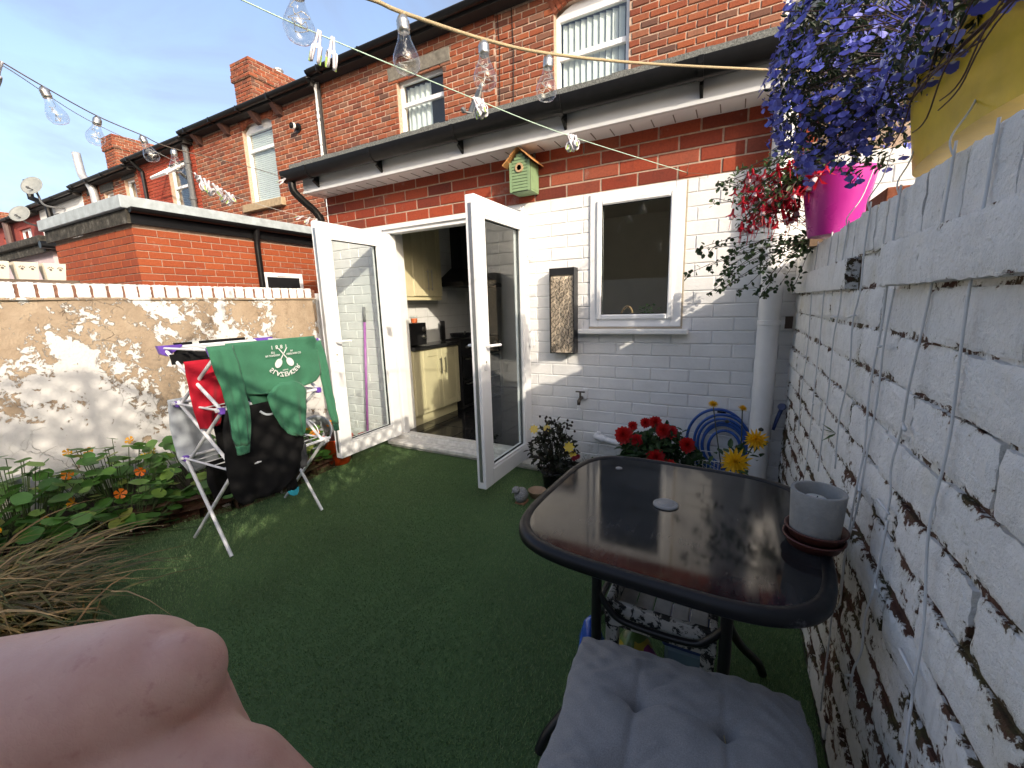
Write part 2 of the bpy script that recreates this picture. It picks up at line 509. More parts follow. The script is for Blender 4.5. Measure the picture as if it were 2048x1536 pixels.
def lay(parent, place, rotz, U0, U1, Z0, nrow, L, H, j, holes, variants, r, limit=300, overflow=None, skip=None, start=0.0, name='brick'):
    """stretcher bond. place(u, z) -> world; variants(row, u) -> list of shared meshes made for length L-j"""
    cnt = 0
    for row in range(nrow):
        zc = Z0 + (row + .5) * H
        u = U0 - (row % 2) * L / 2 - start
        while u < U1:
            a, b = max(u, U0), min(u + L, U1)
            segs = [(a, b)]
            for (h0, h1, g0, g1) in holes:
                if g0 < zc < g1:
                    ns = []
                    for (p, q) in segs:
                        if q <= h0 or p >= h1: ns.append((p, q))
                        else:
                            if p < h0: ns.append((p, h0))
                            if q > h1: ns.append((h1, q))
                    segs = ns
            for (p, q) in segs:
                if q - p < .035: continue
                if skip and skip((p + q) / 2, zc): continue
                vr = variants(row, (p + q) / 2)
                me = vr[r.randrange(len(vr))]
                loc = place((p + q) / 2, zc)
                sc = (q - p - j) / (L - j)
                flip = 1
                if cnt < limit:
                    o = inst(name, me, parent, loc, (0, 0, rotz), (sc, 1, 1))
                    cnt += 1
                elif overflow is not None:
                    c, s_ = math.cos(rotz), math.sin(rotz)
                    vs_ = [(loc[0] + c * w.co.x * sc - s_ * w.co.y, loc[1] + s_ * w.co.x * sc + c * w.co.y, loc[2] + w.co.z) for w in me.vertices]
                    overflow.add(vs_, [tuple(pl.vertices) for pl in me.polygons])
            u += L
    return cnt

# ------------------------------------------------------------------ ground
GROUND = simple('concrete_yard', (.22, .21, .19), .95, .25, 5, .3, 40)
g = MB(); g.box(-400, 400, -400, 400, -.3, -.03)
tag(part('ground', g, GROUND, None), kind='structure')
turf = N('artificial_turf_backing')
tp = turf.pos()
c = turf.ramp(turf.noise(300, 3, .6), (.3, (.035, .08, .028)), (.6, (.075, .15, .046)), (.85, (.13, .21, .075)))
c = turf.mix(turf.ramp(turf.noise(2.2, 4, .55), (.35, 0.0), (.75, .45)), c, (.035, .055, .018))
turf.p(Base__Color=c, Roughness=.9)
turf.bump(turf.noise(420, 2), .8, .006)
t_ = MB(); t_.box(-3.6, .31, -3.4, 2.99, -.03, 0.0)
tag(part('lawn', t_, turf.m, None), kind='structure')

def make_turf():
    rs = np.random.RandomState(3)
    n = 330000
    x = rs.uniform(-3.1, .33, n); y = rs.uniform(-.1, 2.96, n)
    # thin out with distance from the seat; nothing under the step
    d = np.hypot(x, y - .2)
    keep = rs.rand(n) < np.clip(1.25 - d * .16, .45, 1)
    keep &= np.abs(x - (-1.45 + .22 * y + .01 * np.sin(y * 9))) > .005
    keep &= ~((x > -2.9) & (x < -1.2) & (y > 2.86))
    x, y = x[keep], y[keep]; n = len(x)
    h = rs.uniform(.006, .012, n); a = rs.uniform(0, 2 * math.pi, n); w = rs.uniform(.0008, .0015, n)
    la = rs.normal(.6, .8, n) + 2.0 * np.sin(x * 2.1 + y * 1.3); ln = rs.uniform(.002, .008, n)
    V = np.empty((n, 3, 3), np.float32)
    V[:, 0] = np.stack([x - np.cos(a) * w, y - np.sin(a) * w, np.zeros(n)], 1)
    V[:, 1] = np.stack([x + np.cos(a) * w, y + np.sin(a) * w, np.zeros(n)], 1)
    V[:, 2] = np.stack([x + np.cos(la) * ln, y + np.sin(la) * ln, h], 1)
    me = bpy.data.meshes.new('turf_pile')
    me.vertices.add(n * 3); me.vertices.foreach_set('co', V.reshape(-1))
    me.loops.add(n * 3); me.loops.foreach_set('vertex_index', np.arange(n * 3, dtype=np.int32))
    me.polygons.add(n); me.polygons.foreach_set('loop_start', np.arange(0, n * 3, 3, dtype=np.int32))
    me.update(calc_edges=True)
    k = N('artificial_grass_blade')
    cc = k.ramp(k.n('NewGeometry').outputs['Random Per Island'], (0, (.085, .18, .062)), (.4, (.125, .24, .08)), (.8, (.185, .30, .11)), (1, (.29, .34, .16)))
    cc = k.mix(k.ramp(k.noise(1.7, 4, .55), (.35, 0.0), (.75, .35)), cc, (.03, .05, .016))
    k.p(Base__Color=cc, Roughness=.55)
    o = link('turf_pile', me, k.m)
    tag(o, 'short green artificial turf pile covering the yard', 'grass', kind='stuff')
make_turf()

# ------------------------------------------------------------------ kitchen extension
EX = thing('kitchen_extension', (-1.5, 3.0, 0), 'single storey kitchen extension, white painted brick below red brick, french doors standing open', 'house')
X0, X1 = -3.58, .44
DO = (-2.88, -1.45, .0, 2.05)
WI = (-.932, -.314, 1.148, 2.056)
WT = 2.064
def wallpieces(z0, z1):
    mb = MB()
    def clip(x0, x1, a, b):
        a, b = max(a, z0), min(b, z1)
        if b > a + 1e-4: mb.box(x0, x1, 3.0055, 3.25, a, b)
    clip(X0, DO[0], 0, 2.45); clip(DO[0], DO[1], DO[3], 2.45); clip(DO[1], WI[0], 0, 2.45)
    clip(WI[0], WI[1], 0, WI[2]); clip(WI[0], WI[1], WI[3], 2.45); clip(WI[1], 1.6, 0, 2.45)
    return mb
part('painted_mortar', wallpieces(0, WT), simple('white_painted_mortar', (.70, .70, .70), .7, .1, 20, .4, 120), EX)
part('mortar', wallpieces(WT, 2.45), MORTAR, EX)
LB, HB, JB = .247, .086, .011
wv = [brick_mesh('brick', LB - JB * .55, HB - JB * .55, .03, .004, WBRICK, .0012) for _ in range(6)]
rv = [brick_mesh('brick', LB - JB, HB - JB, .03, .003, RED_SMOOTH, .0012) for _ in range(6)]
XO = MB()
nred = lay(EX, lambda u, z: (u, 3.0 + rng.uniform(-.0015, .0015), z), 0, X0, X1, 24 * HB, 4, LB, HB, JB * .8, [], lambda row, u: rv, random.Random(4), limit=100)
lay(EX, lambda u, z: (u, 3.0 + rng.uniform(-.0015, .0015), z), 0, X0, X1, 0, 24, LB, HB, JB * .8, [DO, WI], lambda row, u: wv, random.Random(5), limit=299 - nred, overflow=XO)
lay(EX, lambda u, z: (u, 3.0, z), 0, X1, 1.6, 0, 24, LB, HB, JB * .8, [], lambda row, u: wv, random.Random(6), limit=0, overflow=XO)
if XO.v: part('rest_bricks', XO, WBRICK, EX, kind='stuff')
# left flank of the extension (seen down the side passage)
sd = MB(); sd.box(X0 + .01, X0 + .25, 3.2503, 6, 0, 2.6)
part('side_wall', sd, WBRICK, EX)
# back and right walls of the kitchen, ceiling, floor
KIT_WALL = simple('cream_kitchen_wall', (.52, .50, .45), .6, .05, 6)
kw = MB(); kw.box(-3.16, .75, 5.6, 5.7, 0, 2.5); kw.box(.5, .6, 3.2503, 5.6, 0, 2.5)
part('inner_wall', kw, KIT_WALL, EX)
kc = MB(); kc.box(-3.15, .5, 3.2503, 5.6, 2.38, 2.42)
part('ceiling', kc, KIT_WALL, EX)
# tiled splashback wall on the left of the kitchen
TILE = simple('white_wall_tile', (.66, .67, .66), .15, .04, 8)
sw = MB(); sw.box(-3.15, -3.13, 3.2503, 5.6, .09, 2.38)
part('splashback', sw, simple('tile_grout', (.45, .45, .44), .8), EX)
tm = MB(); tm.bbox(-.0, .006, -.098, .098, -.073, .073, .002); tme = tm.mesh('tile'); tme.materials.append(TILE)
for iy in range(9):
    for iz in range(10):
        inst('tile', tme, EX, (-3.13, 3.36 + iy * .2, .99 + iz * .15))
# kitchen floor tiles
FT = simple('black_polished_floor_tile', (.016, .016, .017), .12, .3, 30)
fb = MB(); fb.box(-3.15, .5, 3.0, 5.6, .04, .083)
part('floor_screed', fb, simple('dark_grout', (.04, .04, .04), .8), EX)
fm = MB(); fm.bbox(-.197, .197, -.197, .197, -.006, .006, .002); fme = fm.mesh('floor_tile'); fme.materials.append(FT)
for ix in range(9):
    for iy in range(6):
        inst('floor_tile', fme, EX, (-2.93 + ix * .4, 3.22 + iy * .4, .086))
# door frame, threshold, step
fr = MB(); fr.bbox(DO[0], DO[0] + .07, 3.0, 3.08, .095, 1.985, .004); part('door_jamb', fr, WHITE, EX)
fr = MB(); fr.bbox(DO[1] - .07, DO[1], 3.0, 3.08, .095, 1.985, .004); part('door_jamb', fr, WHITE, EX)
fr = MB(); fr.bbox(DO[0], DO[1], 2.995, 3.085, 1.985, 2.05, .004); fr.box(DO[0] + .02, DO[1] - .02, 2.975, 2.995, 2.02, 2.045); part('door_head', fr, WHITE, EX)
fr = MB(); fr.bbox(DO[0], DO[1], 2.975, 3.09, .06, .105, .004); fr.box(DO[0] + .03, DO[1] - .03, 2.985, 3.0, .105, .118); part('threshold', fr, simple('scuffed_white_sill', (.66, .65, .62), .5, .2, 25, .2, 80), EX)
st = MB(); st.bbox(-2.92, -1.22, 2.87, 2.998, .025, .06, .005); st.box(-2.9, -1.24, 2.90, 2.998, 0, .025)
part('step', st, simple('weathered_white_step', (.58, .57, .54), .6, .25, 18, .3, 60), EX)
rv_ = MB(); rv_.box(DO[0] - .0, DO[0] + .003, 3.082, 3.25, .1, 2.05)
part('reveal', rv_, WHITE_SATIN, EX)

def door_leaf(parent, xh, sgn_handle, y_h, y_f, z0, z1, label):
    """leaf standing square to the wall: plane x = xh, from hinge y_h to free edge y_f"""
    t = .034
    root = part('door', MB(), WHITE, parent, label=label)
    mb = MB()
    w = .105
    mb.bbox(xh - t, xh + t, y_f, y_f + w, z0, z1, .005)
    mb.bbox(xh - t, xh + t, y_h - w, y_h, z0, z1, .005)
    mb.bbox(xh - t + .001, xh + t - .001, y_f + w, y_h - w, z0, z0 + w * 1.1, .005)
    mb.bbox(xh - t + .001, xh + t - .001, y_f + w, y_h - w, z1 - w, z1, .005)
    # glazing beads
    a0, a1, c0, c1 = y_f + w, y_h - w, z0 + w * 1.1, z1 - w
    for sx in (-1, 1):
        xo = xh + sx * (t - .012)
        mb.prism([(a0, c0), (a1, c0), (a1 - .016, c0 + .016), (a0 + .016, c0 + .016)], 'x', xo - .008, xo + .008)
        mb.prism([(a0, c1), (a1, c1), (a1 - .016, c1 - .016), (a0 + .016, c1 - .016)], 'x', xo - .008, xo + .008)
        mb.prism([(a0, c0), (a0, c1), (a0 + .016, c1 - .016), (a0 + .016, c0 + .016)], 'x', xo - .008, xo + .008)
        mb.prism([(a1, c0), (a1, c1), (a1 - .016, c1 - .016), (a1 - .016, c0 + .016)], 'x', xo - .008, xo + .008)
    root.data = mb.mesh('door', origin(parent)); root.data.materials.append(WHITE)
    gs = MB(); gs.box(xh - .002, xh + .002, a0 - .005, a1 + .005, c0 - .005, c1 + .005)
    part('pane', gs, GLASS, root)
    gk = MB()
    for sx in (-1, 1):
        xo = xh + sx * .004
        gk.box(xo - .001, xo + .001, a0 + .014, a0 + .02, c0 + .014, c1 - .014); gk.box(xo - .001, xo + .001, a1 - .02, a1 - .014, c0 + .014, c1 - .014)
        gk.box(xo - .001, xo + .001, a0 + .02, a1 - .02, c0 + .014, c0 + .02); gk.box(xo - .001, xo + .001, a0 + .02, a1 - .02, c1 - .02, c1 - .014)
    part('gasket', gk, BLACK_PVC, root)
    hy, hz = y_f + .05, .5 * (z0 + z1) + .03
    for sx in (-1, 1):
        hm = MB(); xo = xh + sx * t
        hm.bbox(min(xo, xo + sx * .01), max(xo, xo + sx * .01), hy - .015, hy + .015, hz - .16, hz + .06, .004)
        hm.tube([(xo, hy, hz), (xo + sx * .05, hy, hz), (xo + sx * .055, hy + .03, hz), (xo + sx * .052, hy + .12, hz - .004)], .009, 8)
        part('handle', hm, WHITE, root, smooth=False)
    kh = MB(); kh.lathe([(.0, .012), (.007, .0115), (.007, 0)], (xh + t, hy, hz - .105), 10, (1, 0, 0))
    part('keyhole', kh, simple('brass_lock', (.35, .3, .2), .35, metal=.9), root)
    sl = MB(); sl.box(xh - .012, xh + .012, y_f - .0025, y_f + .001, z0 + .05, z1 - .05)
    part('lock_strip', sl, simple('steel_lock_strip', (.45, .46, .47), .35, .1, 30, metal=.85), root)
    return root
door_leaf(EX, -2.845, 1, 2.965, 2.245, .105, 1.985, 'left french door leaf')
RD = door_leaf(EX, -1.435, 1, 2.965, 2.225, .105, 1.975, 'right french door leaf')
for z in (.3, 1.05, 1.72):
    hg = MB(); hg.bbox(-1.40, -1.372, 2.93, 2.99, z - .05, z + .05, .006); hg.lathe([(.012, -.07), (.012, .07)], (-1.385, 2.945, z), 10)
    part('hinge', hg, WHITE, EX)
# window
wf = MB(); w = .062; a0, a1, c0, c1 = WI[0], WI[1], WI[2], WI[3]
wroot = part('window', MB().bbox(a0, a0 + w, 2.985, 3.055, c0, c1, .004).bbox(a1 - w, a1, 2.985, 3.055, c0, c1, .004).bbox(a0 + w, a1 - w, 2.986, 3.054, c0, c0 + w, .004).bbox(a0 + w, a1 - w, 2.986, 3.054, c1 - w, c1, .004), WHITE, EX)
sm = MB(); i0, i1, k0, k1 = a0 + w - .012, a1 - w + .012, c0 + w - .012, c1 - w + .012; w2 = .036
sm.bbox(i0, i0 + w2, 2.968, 3.03, k0, k1, .008).bbox(i1 - w2, i1, 2.968, 3.03, k0, k1, .008).bbox(i0 + w2, i1 - w2, 2.969, 3.029, k0, k0 + w2, .008).bbox(i0 + w2, i1 - w2, 2.969, 3.029, k1 - w2, k1, .008)
part('sash', sm, WHITE, wroot)
part('pane', MB().box(i0 + w2 - .004, i1 - w2 + .004, 2.995, 2.999, k0 + w2 - .004, k1 - w2 + .004), GLASS, wroot)
part('gasket', MB().box(i0 + w2, i0 + w2 + .006, 2.985, 2.993, k0 + w2, k1 - w2).box(i1 - w2 - .006, i1 - w2, 2.985, 2.993, k0 + w2, k1 - w2).box(i0 + w2 + .006, i1 - w2 - .006, 2.985, 2.993, k0 + w2, k0 + w2 + .006).box(i0 + w2 + .006, i1 - w2 - .006, 2.985, 2.993, k1 - w2 - .006, k1 - w2), BLACK_PVC, wroot)
part('sealant', MB().box(a0 - .006, a1 + .012, 2.992, 3.02, c0 - .014, c0 - .001).box(a1 + .001, a1 + .012, 2.992, 3.02, c0, c1), simple('beige_sealant', (.42, .36, .28), .6), wroot)
part('sill', MB().bbox(-1.003, -.262, 2.925, 3.01, 1.098, 1.132, .006), WHITE_SATIN, wroot)
part('inner_sill', MB().box(WI[0], WI[1], 3.06, 3.3, 1.10, 1.148), WHITE_SATIN, EX)
# eaves: soffit, fascia, gutter, felt edge, roof
EXL, EXR = -3.62, 1.7
part('soffit', MB().box(EXL, EXR, 2.80, 3.02, 2.395, 2.405), WHITE, EX)
fz = MB(); fz.box(EXL, EXR, 2.792, 2.81, 2.392, 2.57); fz.box(EXL, EXR, 2.782, 2.792, 2.392, 2.412)
part('fascia', fz, simple('shaded_fascia_pvc', (.62, .63, .64), .35, .05, 5), EX)  # white PVC greyed, the eaves shade put into its base colour
for i in range(40):
    x = EXL + .1 + i * .125
    part('soffit_groove', MB().box(x, x + .006, 2.86, 2.98, 2.3925, 2.3955), simple('groove', (.2, .19, .17), .8) if i == 0 else bpy.data.materials['groove'], EX)
gp = [(2.712 + 0.06 * math.cos(a), 2.572 + 0.09 * math.sin(a)) for a in [math.pi + k * math.pi / 10 for k in range(11)]]
gi = [(2.712 + .055 * math.cos(a), 2.572 + .083 * math.sin(a)) for a in [2 * math.pi - k * math.pi / 10 for k in range(11)]]
smooth_by_angle(part('gutter', MB().prism(gp + gi, 'x', EXL - .12, EXR), BLACK_PVC, EX), 40)
for x in (-3.42, -2.65, -1.85, -1.05, -.25, .55):
    br = MB()
    op = [(2.712 + .066 * math.cos(a), 2.572 + .097 * math.sin(a)) for a in [math.pi + k * math.pi / 8 for k in range(9)]]
    br.prism(op + [(2.79, 2.556), (2.79, 2.47), (2.762, 2.478)][0:0] + [(2.712 + .0605 * math.cos(a), 2.572 + .0905 * math.sin(a)) for a in [2 * math.pi - k * math.pi / 8 for k in range(9)]], 'x', x, x + .028)
    br.prism([(2.792, 2.53), (2.792, 2.42), (2.778, 2.43), (2.73, 2.462)], 'x', x + .005, x + .023)
    part('gutter_bracket', br, BLACK_PVC, EX)
part('gutter_end', MB().prism(gp, 'x', EXL - .125, EXL - .1201), BLACK_PVC, EX)
part('roof', MB().prism([(2.735, 2.60), (2.80, 2.60), (6.0, 3.36), (6.0, 3.40), (2.735, 2.63)], 'x', EXL - .05, EXR), FELT, EX)
# flanked felt kerb strip with slight unevenness
fe = MB(); nn = 60
for i in range(nn):
    xa, xb = EXL - .06 + i * (EXR - EXL + .06) / nn, EXL - .06 + (i + 1) * (EXR - EXL + .06) / nn
    h = rng.uniform(-.004, .004)
    fe.box(xa, xb, 2.712, 2.80, 2.578 + h * .3, 2.632 + h)
part('felt_edge', fe, FELT, EX)
# swan-neck downpipe on the left corner
dp = spline([(-3.68, 2.725, 2.50), (-3.68, 2.73, 2.42), (-3.66, 2.79, 2.35), (-3.63, 2.90, 2.26), (-3.615, 2.94, 2.18), (-3.615, 2.945, 2.1), (-3.615, 2.945, .9), (-3.615, 2.945, .0)], 6)
smooth_by_angle(part('downpipe', MB().tube(dp, .034, 14), BLACK_PVC, EX), 50)
part('pipe_collar', MB().lathe([(.034, 0), (.041, .004), (.041, .06), (.034, .064)], (-3.616, 2.944, 2.10), 16), BLACK_PVC, EX, True)
# white soil pipe in the right corner
SOIL = simple('white_painted_soil_pipe', (.74, .74, .74), .45, .05, 10, .15, 30)
sp_ = MB(); sp_.lathe([(.056, 0), (.056, 1.46), (.066, 1.47), (.068, 1.49), (.064, 1.5), (.064, 1.55), (.069, 1.565), (.069, 1.58), (.06, 1.6), (.056, 1.62), (.056, 2.39)], (.182, 2.905, 0), 28)
smooth_by_angle(part('soil_pipe', sp_, SOIL, EX), 40)
cl = MB(); cl.lathe([(.0572, 0), (.0605, .003), (.0605, .028), (.0572, .031)], (.182, 2.905, 1.16), 28); cl.box(.235, .285, 2.89, 2.92, 1.165, 1.185)
part('pipe_clip', cl, SOIL, EX)
part('clip_bolt', MB().box(.262, .30, 2.885, 2.90, 1.14, 1.21), simple('rusty_bolt', (.05, .03, .02), .8), EX)
# low white waste pipe
wp = MB(); wp.tube(spline([(-.86, 3.0, .335), (-.86, 2.94, .335), (-.82, 2.92, .33), (-.52, 2.915, .285), (-.30, 2.915, .25)], 6), .022, 14); wp.tube([(-.83, 2.921, .331), (-.79, 2.919, .325)], .029, 14); wp.tube([(-.60, 2.916, .297), (-.565, 2.916, .292)], .029, 14)
smooth_by_angle(part('waste_pipe', wp, SOIL, EX), 50)

# ------------------------------------------------------------------ kitchen furniture
CREAM = simple('cream_cabinet_paint', (.60, .54, .34), .4, .06, 5)
def cabinet_door(parent, x, y0, y1, z0, z1, hy, h0, h1):
    d = part('cabinet_door', MB().bbox(x, x + .018, y0, y1, z0, z1, .004), CREAM, parent)
    f = .07
    fr_ = MB(); fr_.bbox(x + .0185, x + .026, y0 + .002, y0 + f, z0 + .002, z1 - .002, .003).bbox(x + .0185, x + .026, y1 - f, y1 - .002, z0 + .002, z1 - .002, .003).bbox(x + .0185, x + .0255, y0 + f, y1 - f, z0 + .002, z0 + f, .003).bbox(x + .0185, x + .0255, y0 + f, y1 - f, z1 - f, z1 - .002, .003)
    part('shaker_frame', fr_, CREAM, d)
    part('handle', MB().tube([(x + .026, hy, h0 + .02), (x + .055, hy, h0 + .02)], .004, 6).tube([(x + .026, hy, h1 - .02), (x + .055, hy, h1 - .02)], .004, 6).tube([(x + .055, hy, h0), (x + .055, hy, h1)], .006, 8), bpy.data.materials.get('steel_bar') or simple('steel_bar', (.5, .48, .44), .3, metal=1), d)
BC = thing('base_cabinet', (-2.98, 3.6, .09), 'cream base cabinet with two shaker doors inside the open doorway', 'cabinet')
part('carcass', MB().box(-3.12, -2.87, 3.262, 4.04, .2, .885), CREAM, BC)
part('plinth', MB().box(-3.1, -2.9, 3.27, 4.03, .092, .2), CREAM, BC)
cabinet_door(BC, -2.87, 3.40, 3.70, .21, .875, 3.665, .6, .78)
cabinet_door(BC, -2.87, 3.705, 4.035, .21, .875, 3.745, .6, .78)
part('end_panel', MB().box(-2.87, -2.855, 3.262, 3.395, .21, .875), CREAM, BC)
part('worktop', MB().bbox(-3.12, -2.83, 3.257, 4.05, .887, .925, .004), simple('black_granite_worktop', (.018, .018, .018), .15, .8, 120), BC)
OV = thing('range_cooker', (-2.98, 4.4, .09), 'black range cooker beyond the cream base cabinet', 'cooker')
part('body', MB().bbox(-3.12, -2.84, 4.07, 5.0, .1, .93, .006), BLACK_METAL, OV)
part('oven_door', MB().bbox(-2.84, -2.825, 4.09, 4.98, .46, .74, .004), simple('black_oven_glass', (.01, .01, .01), .08), OV)
part('oven_door', MB().bbox(-2.84, -2.825, 4.09, 4.98, .14, .44, .004), bpy.data.materials['black_oven_glass'], OV)
for z in (.70, .40):
    part('handle', MB().tube([(-2.80, 4.14, z), (-2.80, 4.93, z)], .009, 8).box(-2.83, -2.795, 4.14, 4.155, z - .006, z + .006).box(-2.83, -2.795, 4.9, 4.915, z - .006, z + .006), bpy.data.materials['steel_bar'], OV)
for i in range(5):
    part('knob', MB().lathe([(.017, 0), (.015, .025), (0, .026)], (-2.84, 4.2 + i * .17, .84), 12, (1, 0, 0)), bpy.data.materials['steel_bar'], OV)
part('pan', MB().lathe([(.0, .955), (.12, .955), (.135, 1.0), (.13, 1.0), (.115, .962), (0, .962)], (-2.97, 4.28, 0), 18).tube([(-2.86, 4.2, .995), (-2.75, 4.05, 1.03)], .011, 8), BLACK_METAL, OV)
part('kitchen_scales', MB().xf(Matrix()).bbox(-3.08, -3.06, 4.0, 4.1, .935, 1.16, .01), BLACK_METAL, OV)
WC = thing('wall_cabinet', (-3.0, 3.6, 1.4), 'cream wall cabinet with two doors above the worktop', 'cabinet')
part('carcass', MB().box(-3.12, -2.985, 3.3, 3.95, 1.43, 2.2), CREAM, WC)
cabinet_door(WC, -2.985, 3.47, 3.70, 1.44, 2.19, 3.67, 1.5, 1.72)
cabinet_door(WC, -2.985, 3.705, 3.945, 1.44, 2.19, 3.735, 1.5, 1.72)
part('end_panel', MB().box(-2.985, -2.97, 3.3, 3.465, 1.44, 2.19), CREAM, WC)
part('pelmet', MB().box(-3.1, -2.972, 3.31, 3.94, 1.4, 1.43), CREAM, WC)
HD = thing('cooker_hood', (-3.0, 4.5, 1.55), 'black chimney cooker hood above the range', 'cooker hood')
part('canopy', MB().add([(-3.12, 4.05, 1.6), (-2.75, 4.05, 1.6), (-2.75, 4.95, 1.6), (-3.12, 4.95, 1.6), (-3.12, 4.35, 1.78), (-2.95, 4.35, 1.78), (-2.95, 4.65, 1.78), (-3.12, 4.65, 1.78)], [(0, 3, 2, 1), (4, 5, 6, 7), (0, 1, 5, 4), (1, 2, 6, 5), (2, 3, 7, 6), (3, 0, 4, 7)]).box(-3.12, -2.748, 4.048, 4.952, 1.555, 1.6), BLACK_METAL, HD)
part('flue', MB().box(-3.12, -2.96, 4.37, 4.63, 1.7801, 2.37), BLACK_METAL, HD)
MW = thing('microwave', (-2.98, 3.45, .93), 'black microwave with two dials on the worktop', 'microwave')
part('body', MB().bbox(-3.11, -2.90, 3.28, 3.545, .935, 1.165, .006), BLACK_METAL, MW)
for z in (1.10, 1.02):
    part('dial', MB().lathe([(.028, 0), (.026, .006), (.018, .008), (.017, .02), (0, .021)], (-2.90, 3.505, z), 16, (1, 0, 0)), bpy.data.materials['steel_bar'], MW)
CJ = thing('candle_jar', (-2.98, 3.42, 1.167), 'small orange candle in a glass jar on the microwave', 'candle')
part('wax', MB().lathe([(0, 0), (.032, 0), (.034, .045), (0, .045)], (-2.96, 3.43, 1.168), 14), simple('orange_wax', (.7, .16, .05), .5, Subsurface__Weight=.2), CJ)
part('jar', MB().lathe([(.036, 0), (.038, .075), (.036, .075)], (-2.96, 3.43, 1.167), 16), GLASS, CJ)
# things on the kitchen window sill
PB = thing('wicker_basket', (-.70, 3.16, 1.148), 'small basket with curved wooden handle on the inner window sill', 'basket')
part('body', MB().lathe([(.0, 0), (.045, 0), (.055, .05), (.05, .05), (.04, .006)], (-.70, 3.16, 1.149), 14), simple('grey_weave', (.35, .33, .3), .8, .3, 80), PB)
part('handle', MB().tube([(-.70 + .045 * math.cos(a), 3.16, 1.20 + .085 * math.sin(a)) for a in [k * math.pi / 10 for k in range(11)]], .008, 8), simple('tan_cane', (.42, .26, .12), .5), PB)
HP = thing('herb_pot', (-.57, 3.16, 1.148), 'bright green herb in a white pot on the inner window sill', 'plant')
part('pot', MB().lathe([(0, 0), (.05, 0), (.06, .05), (.0, .05)], (-.57, 3.16, 1.149), 14), WHITE_SATIN, HP)
hl = MB(); rr = random.Random(4)
for _ in range(60):
    p = Vector((-.57 + rr.gauss(0, .035), 3.16 + rr.gauss(0, .03), 1.22 + rr.uniform(-.01, .07))); d1 = Vector((rr.gauss(0, 1), rr.gauss(0, 1), rr.gauss(0, .6))).normalized() * .022; d2 = Vector((rr.gauss(0, 1), rr.gauss(0, 1), rr.gauss(0, .6))).normalized() * .012
    hl.add([p, p + d1 * .5 + d2, p + d1, p + d1 * .5 - d2], [(0, 1, 2, 3)])
part('leaves', hl, leaf_mat('herb_leaf', [(.08, .2, .03), (.14, .3, .05)]), HP, kind='stuff')
# ------------------------------------------------------------------ right boundary wall (flaking white brick)
RW = thing('garden_wall', (.42, 1.2, 0), 'old brick wall in flaking white paint with brick-on-edge coping and hanging wires', 'wall')
RX = .313
part('mortar', MB().box(RX + .0075, RX + .21, -3.4, 2.998, -.02, 1.43), FLAKY_MORTAR, RW)
rr = random.Random(11)
def rough_set(n, L, H, D, mat, r, **kw): return [rough_brick_mesh('brick', L, H, D, mat, r, **kw) for _ in range(n)]
LR, HR, JR = .296, .1027, .010
rbv = rough_set(18, LR - JR, HR - JR, .045, FLAKY, rr, nu=18, nv=7, amp=.0017)
LEDGE0, LEDGE1 = 1.335, 1.43
def rplace(u, z):
    return (RX + rr.uniform(-.006, .004), u, z + rr.uniform(-.004, .004))
lay(RW, rplace, -math.pi / 2, -.45, 2.99, 0, 13, LR, HR, JR, [], lambda row, u: rbv, rr, limit=255)
# projecting ledge course: one run by the house, a gap, then the next run
lv = rough_set(5, .225, .09, .09, FLAKY, rr, amp=.0009, bev=.003)
for y in [2.87, 2.64, 2.41, 2.18, 1.95, 1.72, 1.13, .90, .67, .44, .21, -.02]:
    inst('brick', lv[rr.randrange(5)], RW, (RX - (.028 if y > 1.5 else .035) + rr.uniform(-.002, .002), y, 1.383), (0, 0, -math.pi / 2))
gapm = rough_set(2, .225, .09, .05, FLAKY, rr)
for y in (1.475, 1.30):
    inst('brick', gapm[0], RW, (RX + .004, y, 1.383), (0, 0, -math.pi / 2), (.75, 1, 1))
# brick-on-edge coping, leaning a little this way and that
cv = [rough_brick_mesh('coping_brick', .066, .112, .2, COPING_WHITE, rr, 6, 8, .0012, .003) for _ in range(8)]
y = 2.955; k = 0
while y > -.5:
    if not (1.20 < y < 1.235):
        inst('coping_brick', cv[k % 8], RW, (RX - .006 + rr.uniform(-.004, .003), y, 1.489 + rr.uniform(-.003, .003)), (0, rr.uniform(-.02, .02), -math.pi / 2 + rr.uniform(-.02, .02)))
    y -= .0785 * rr.uniform(.95, 1.06); k += 1
part('coping_mortar', MB().box(RX + .0005, RX + .2, -3.4, 2.998, 1.43, 1.535), FLAKY_MORTAR, RW)
part('capping', MB().box(RX + .013, RX + .205, -3.4, -.51, 1.515, 1.545), COPING_WHITE, RW)
# small fern growing out of a joint
fw = MB()
for a in range(7):
    d = Vector((-.8, math.cos(a * .9), math.sin(a * .9) * .6)).normalized()
    q = Vector((RX, 1.62, .885)); sd_ = d.cross(Vector((0, 0, 1))).normalized() * .006
    fw.add([q, q + d * .025 + sd_, q + d * .05, q + d * .025 - sd_], [(0, 1, 2, 3)])
solo('wall_fern', fw, leaf_mat('fern_leaf', [(.03, .08, .02), (.05, .12, .03)]), (RX, 1.62, .885), 'tiny green weed rooted in a joint of the white wall', 'plant')

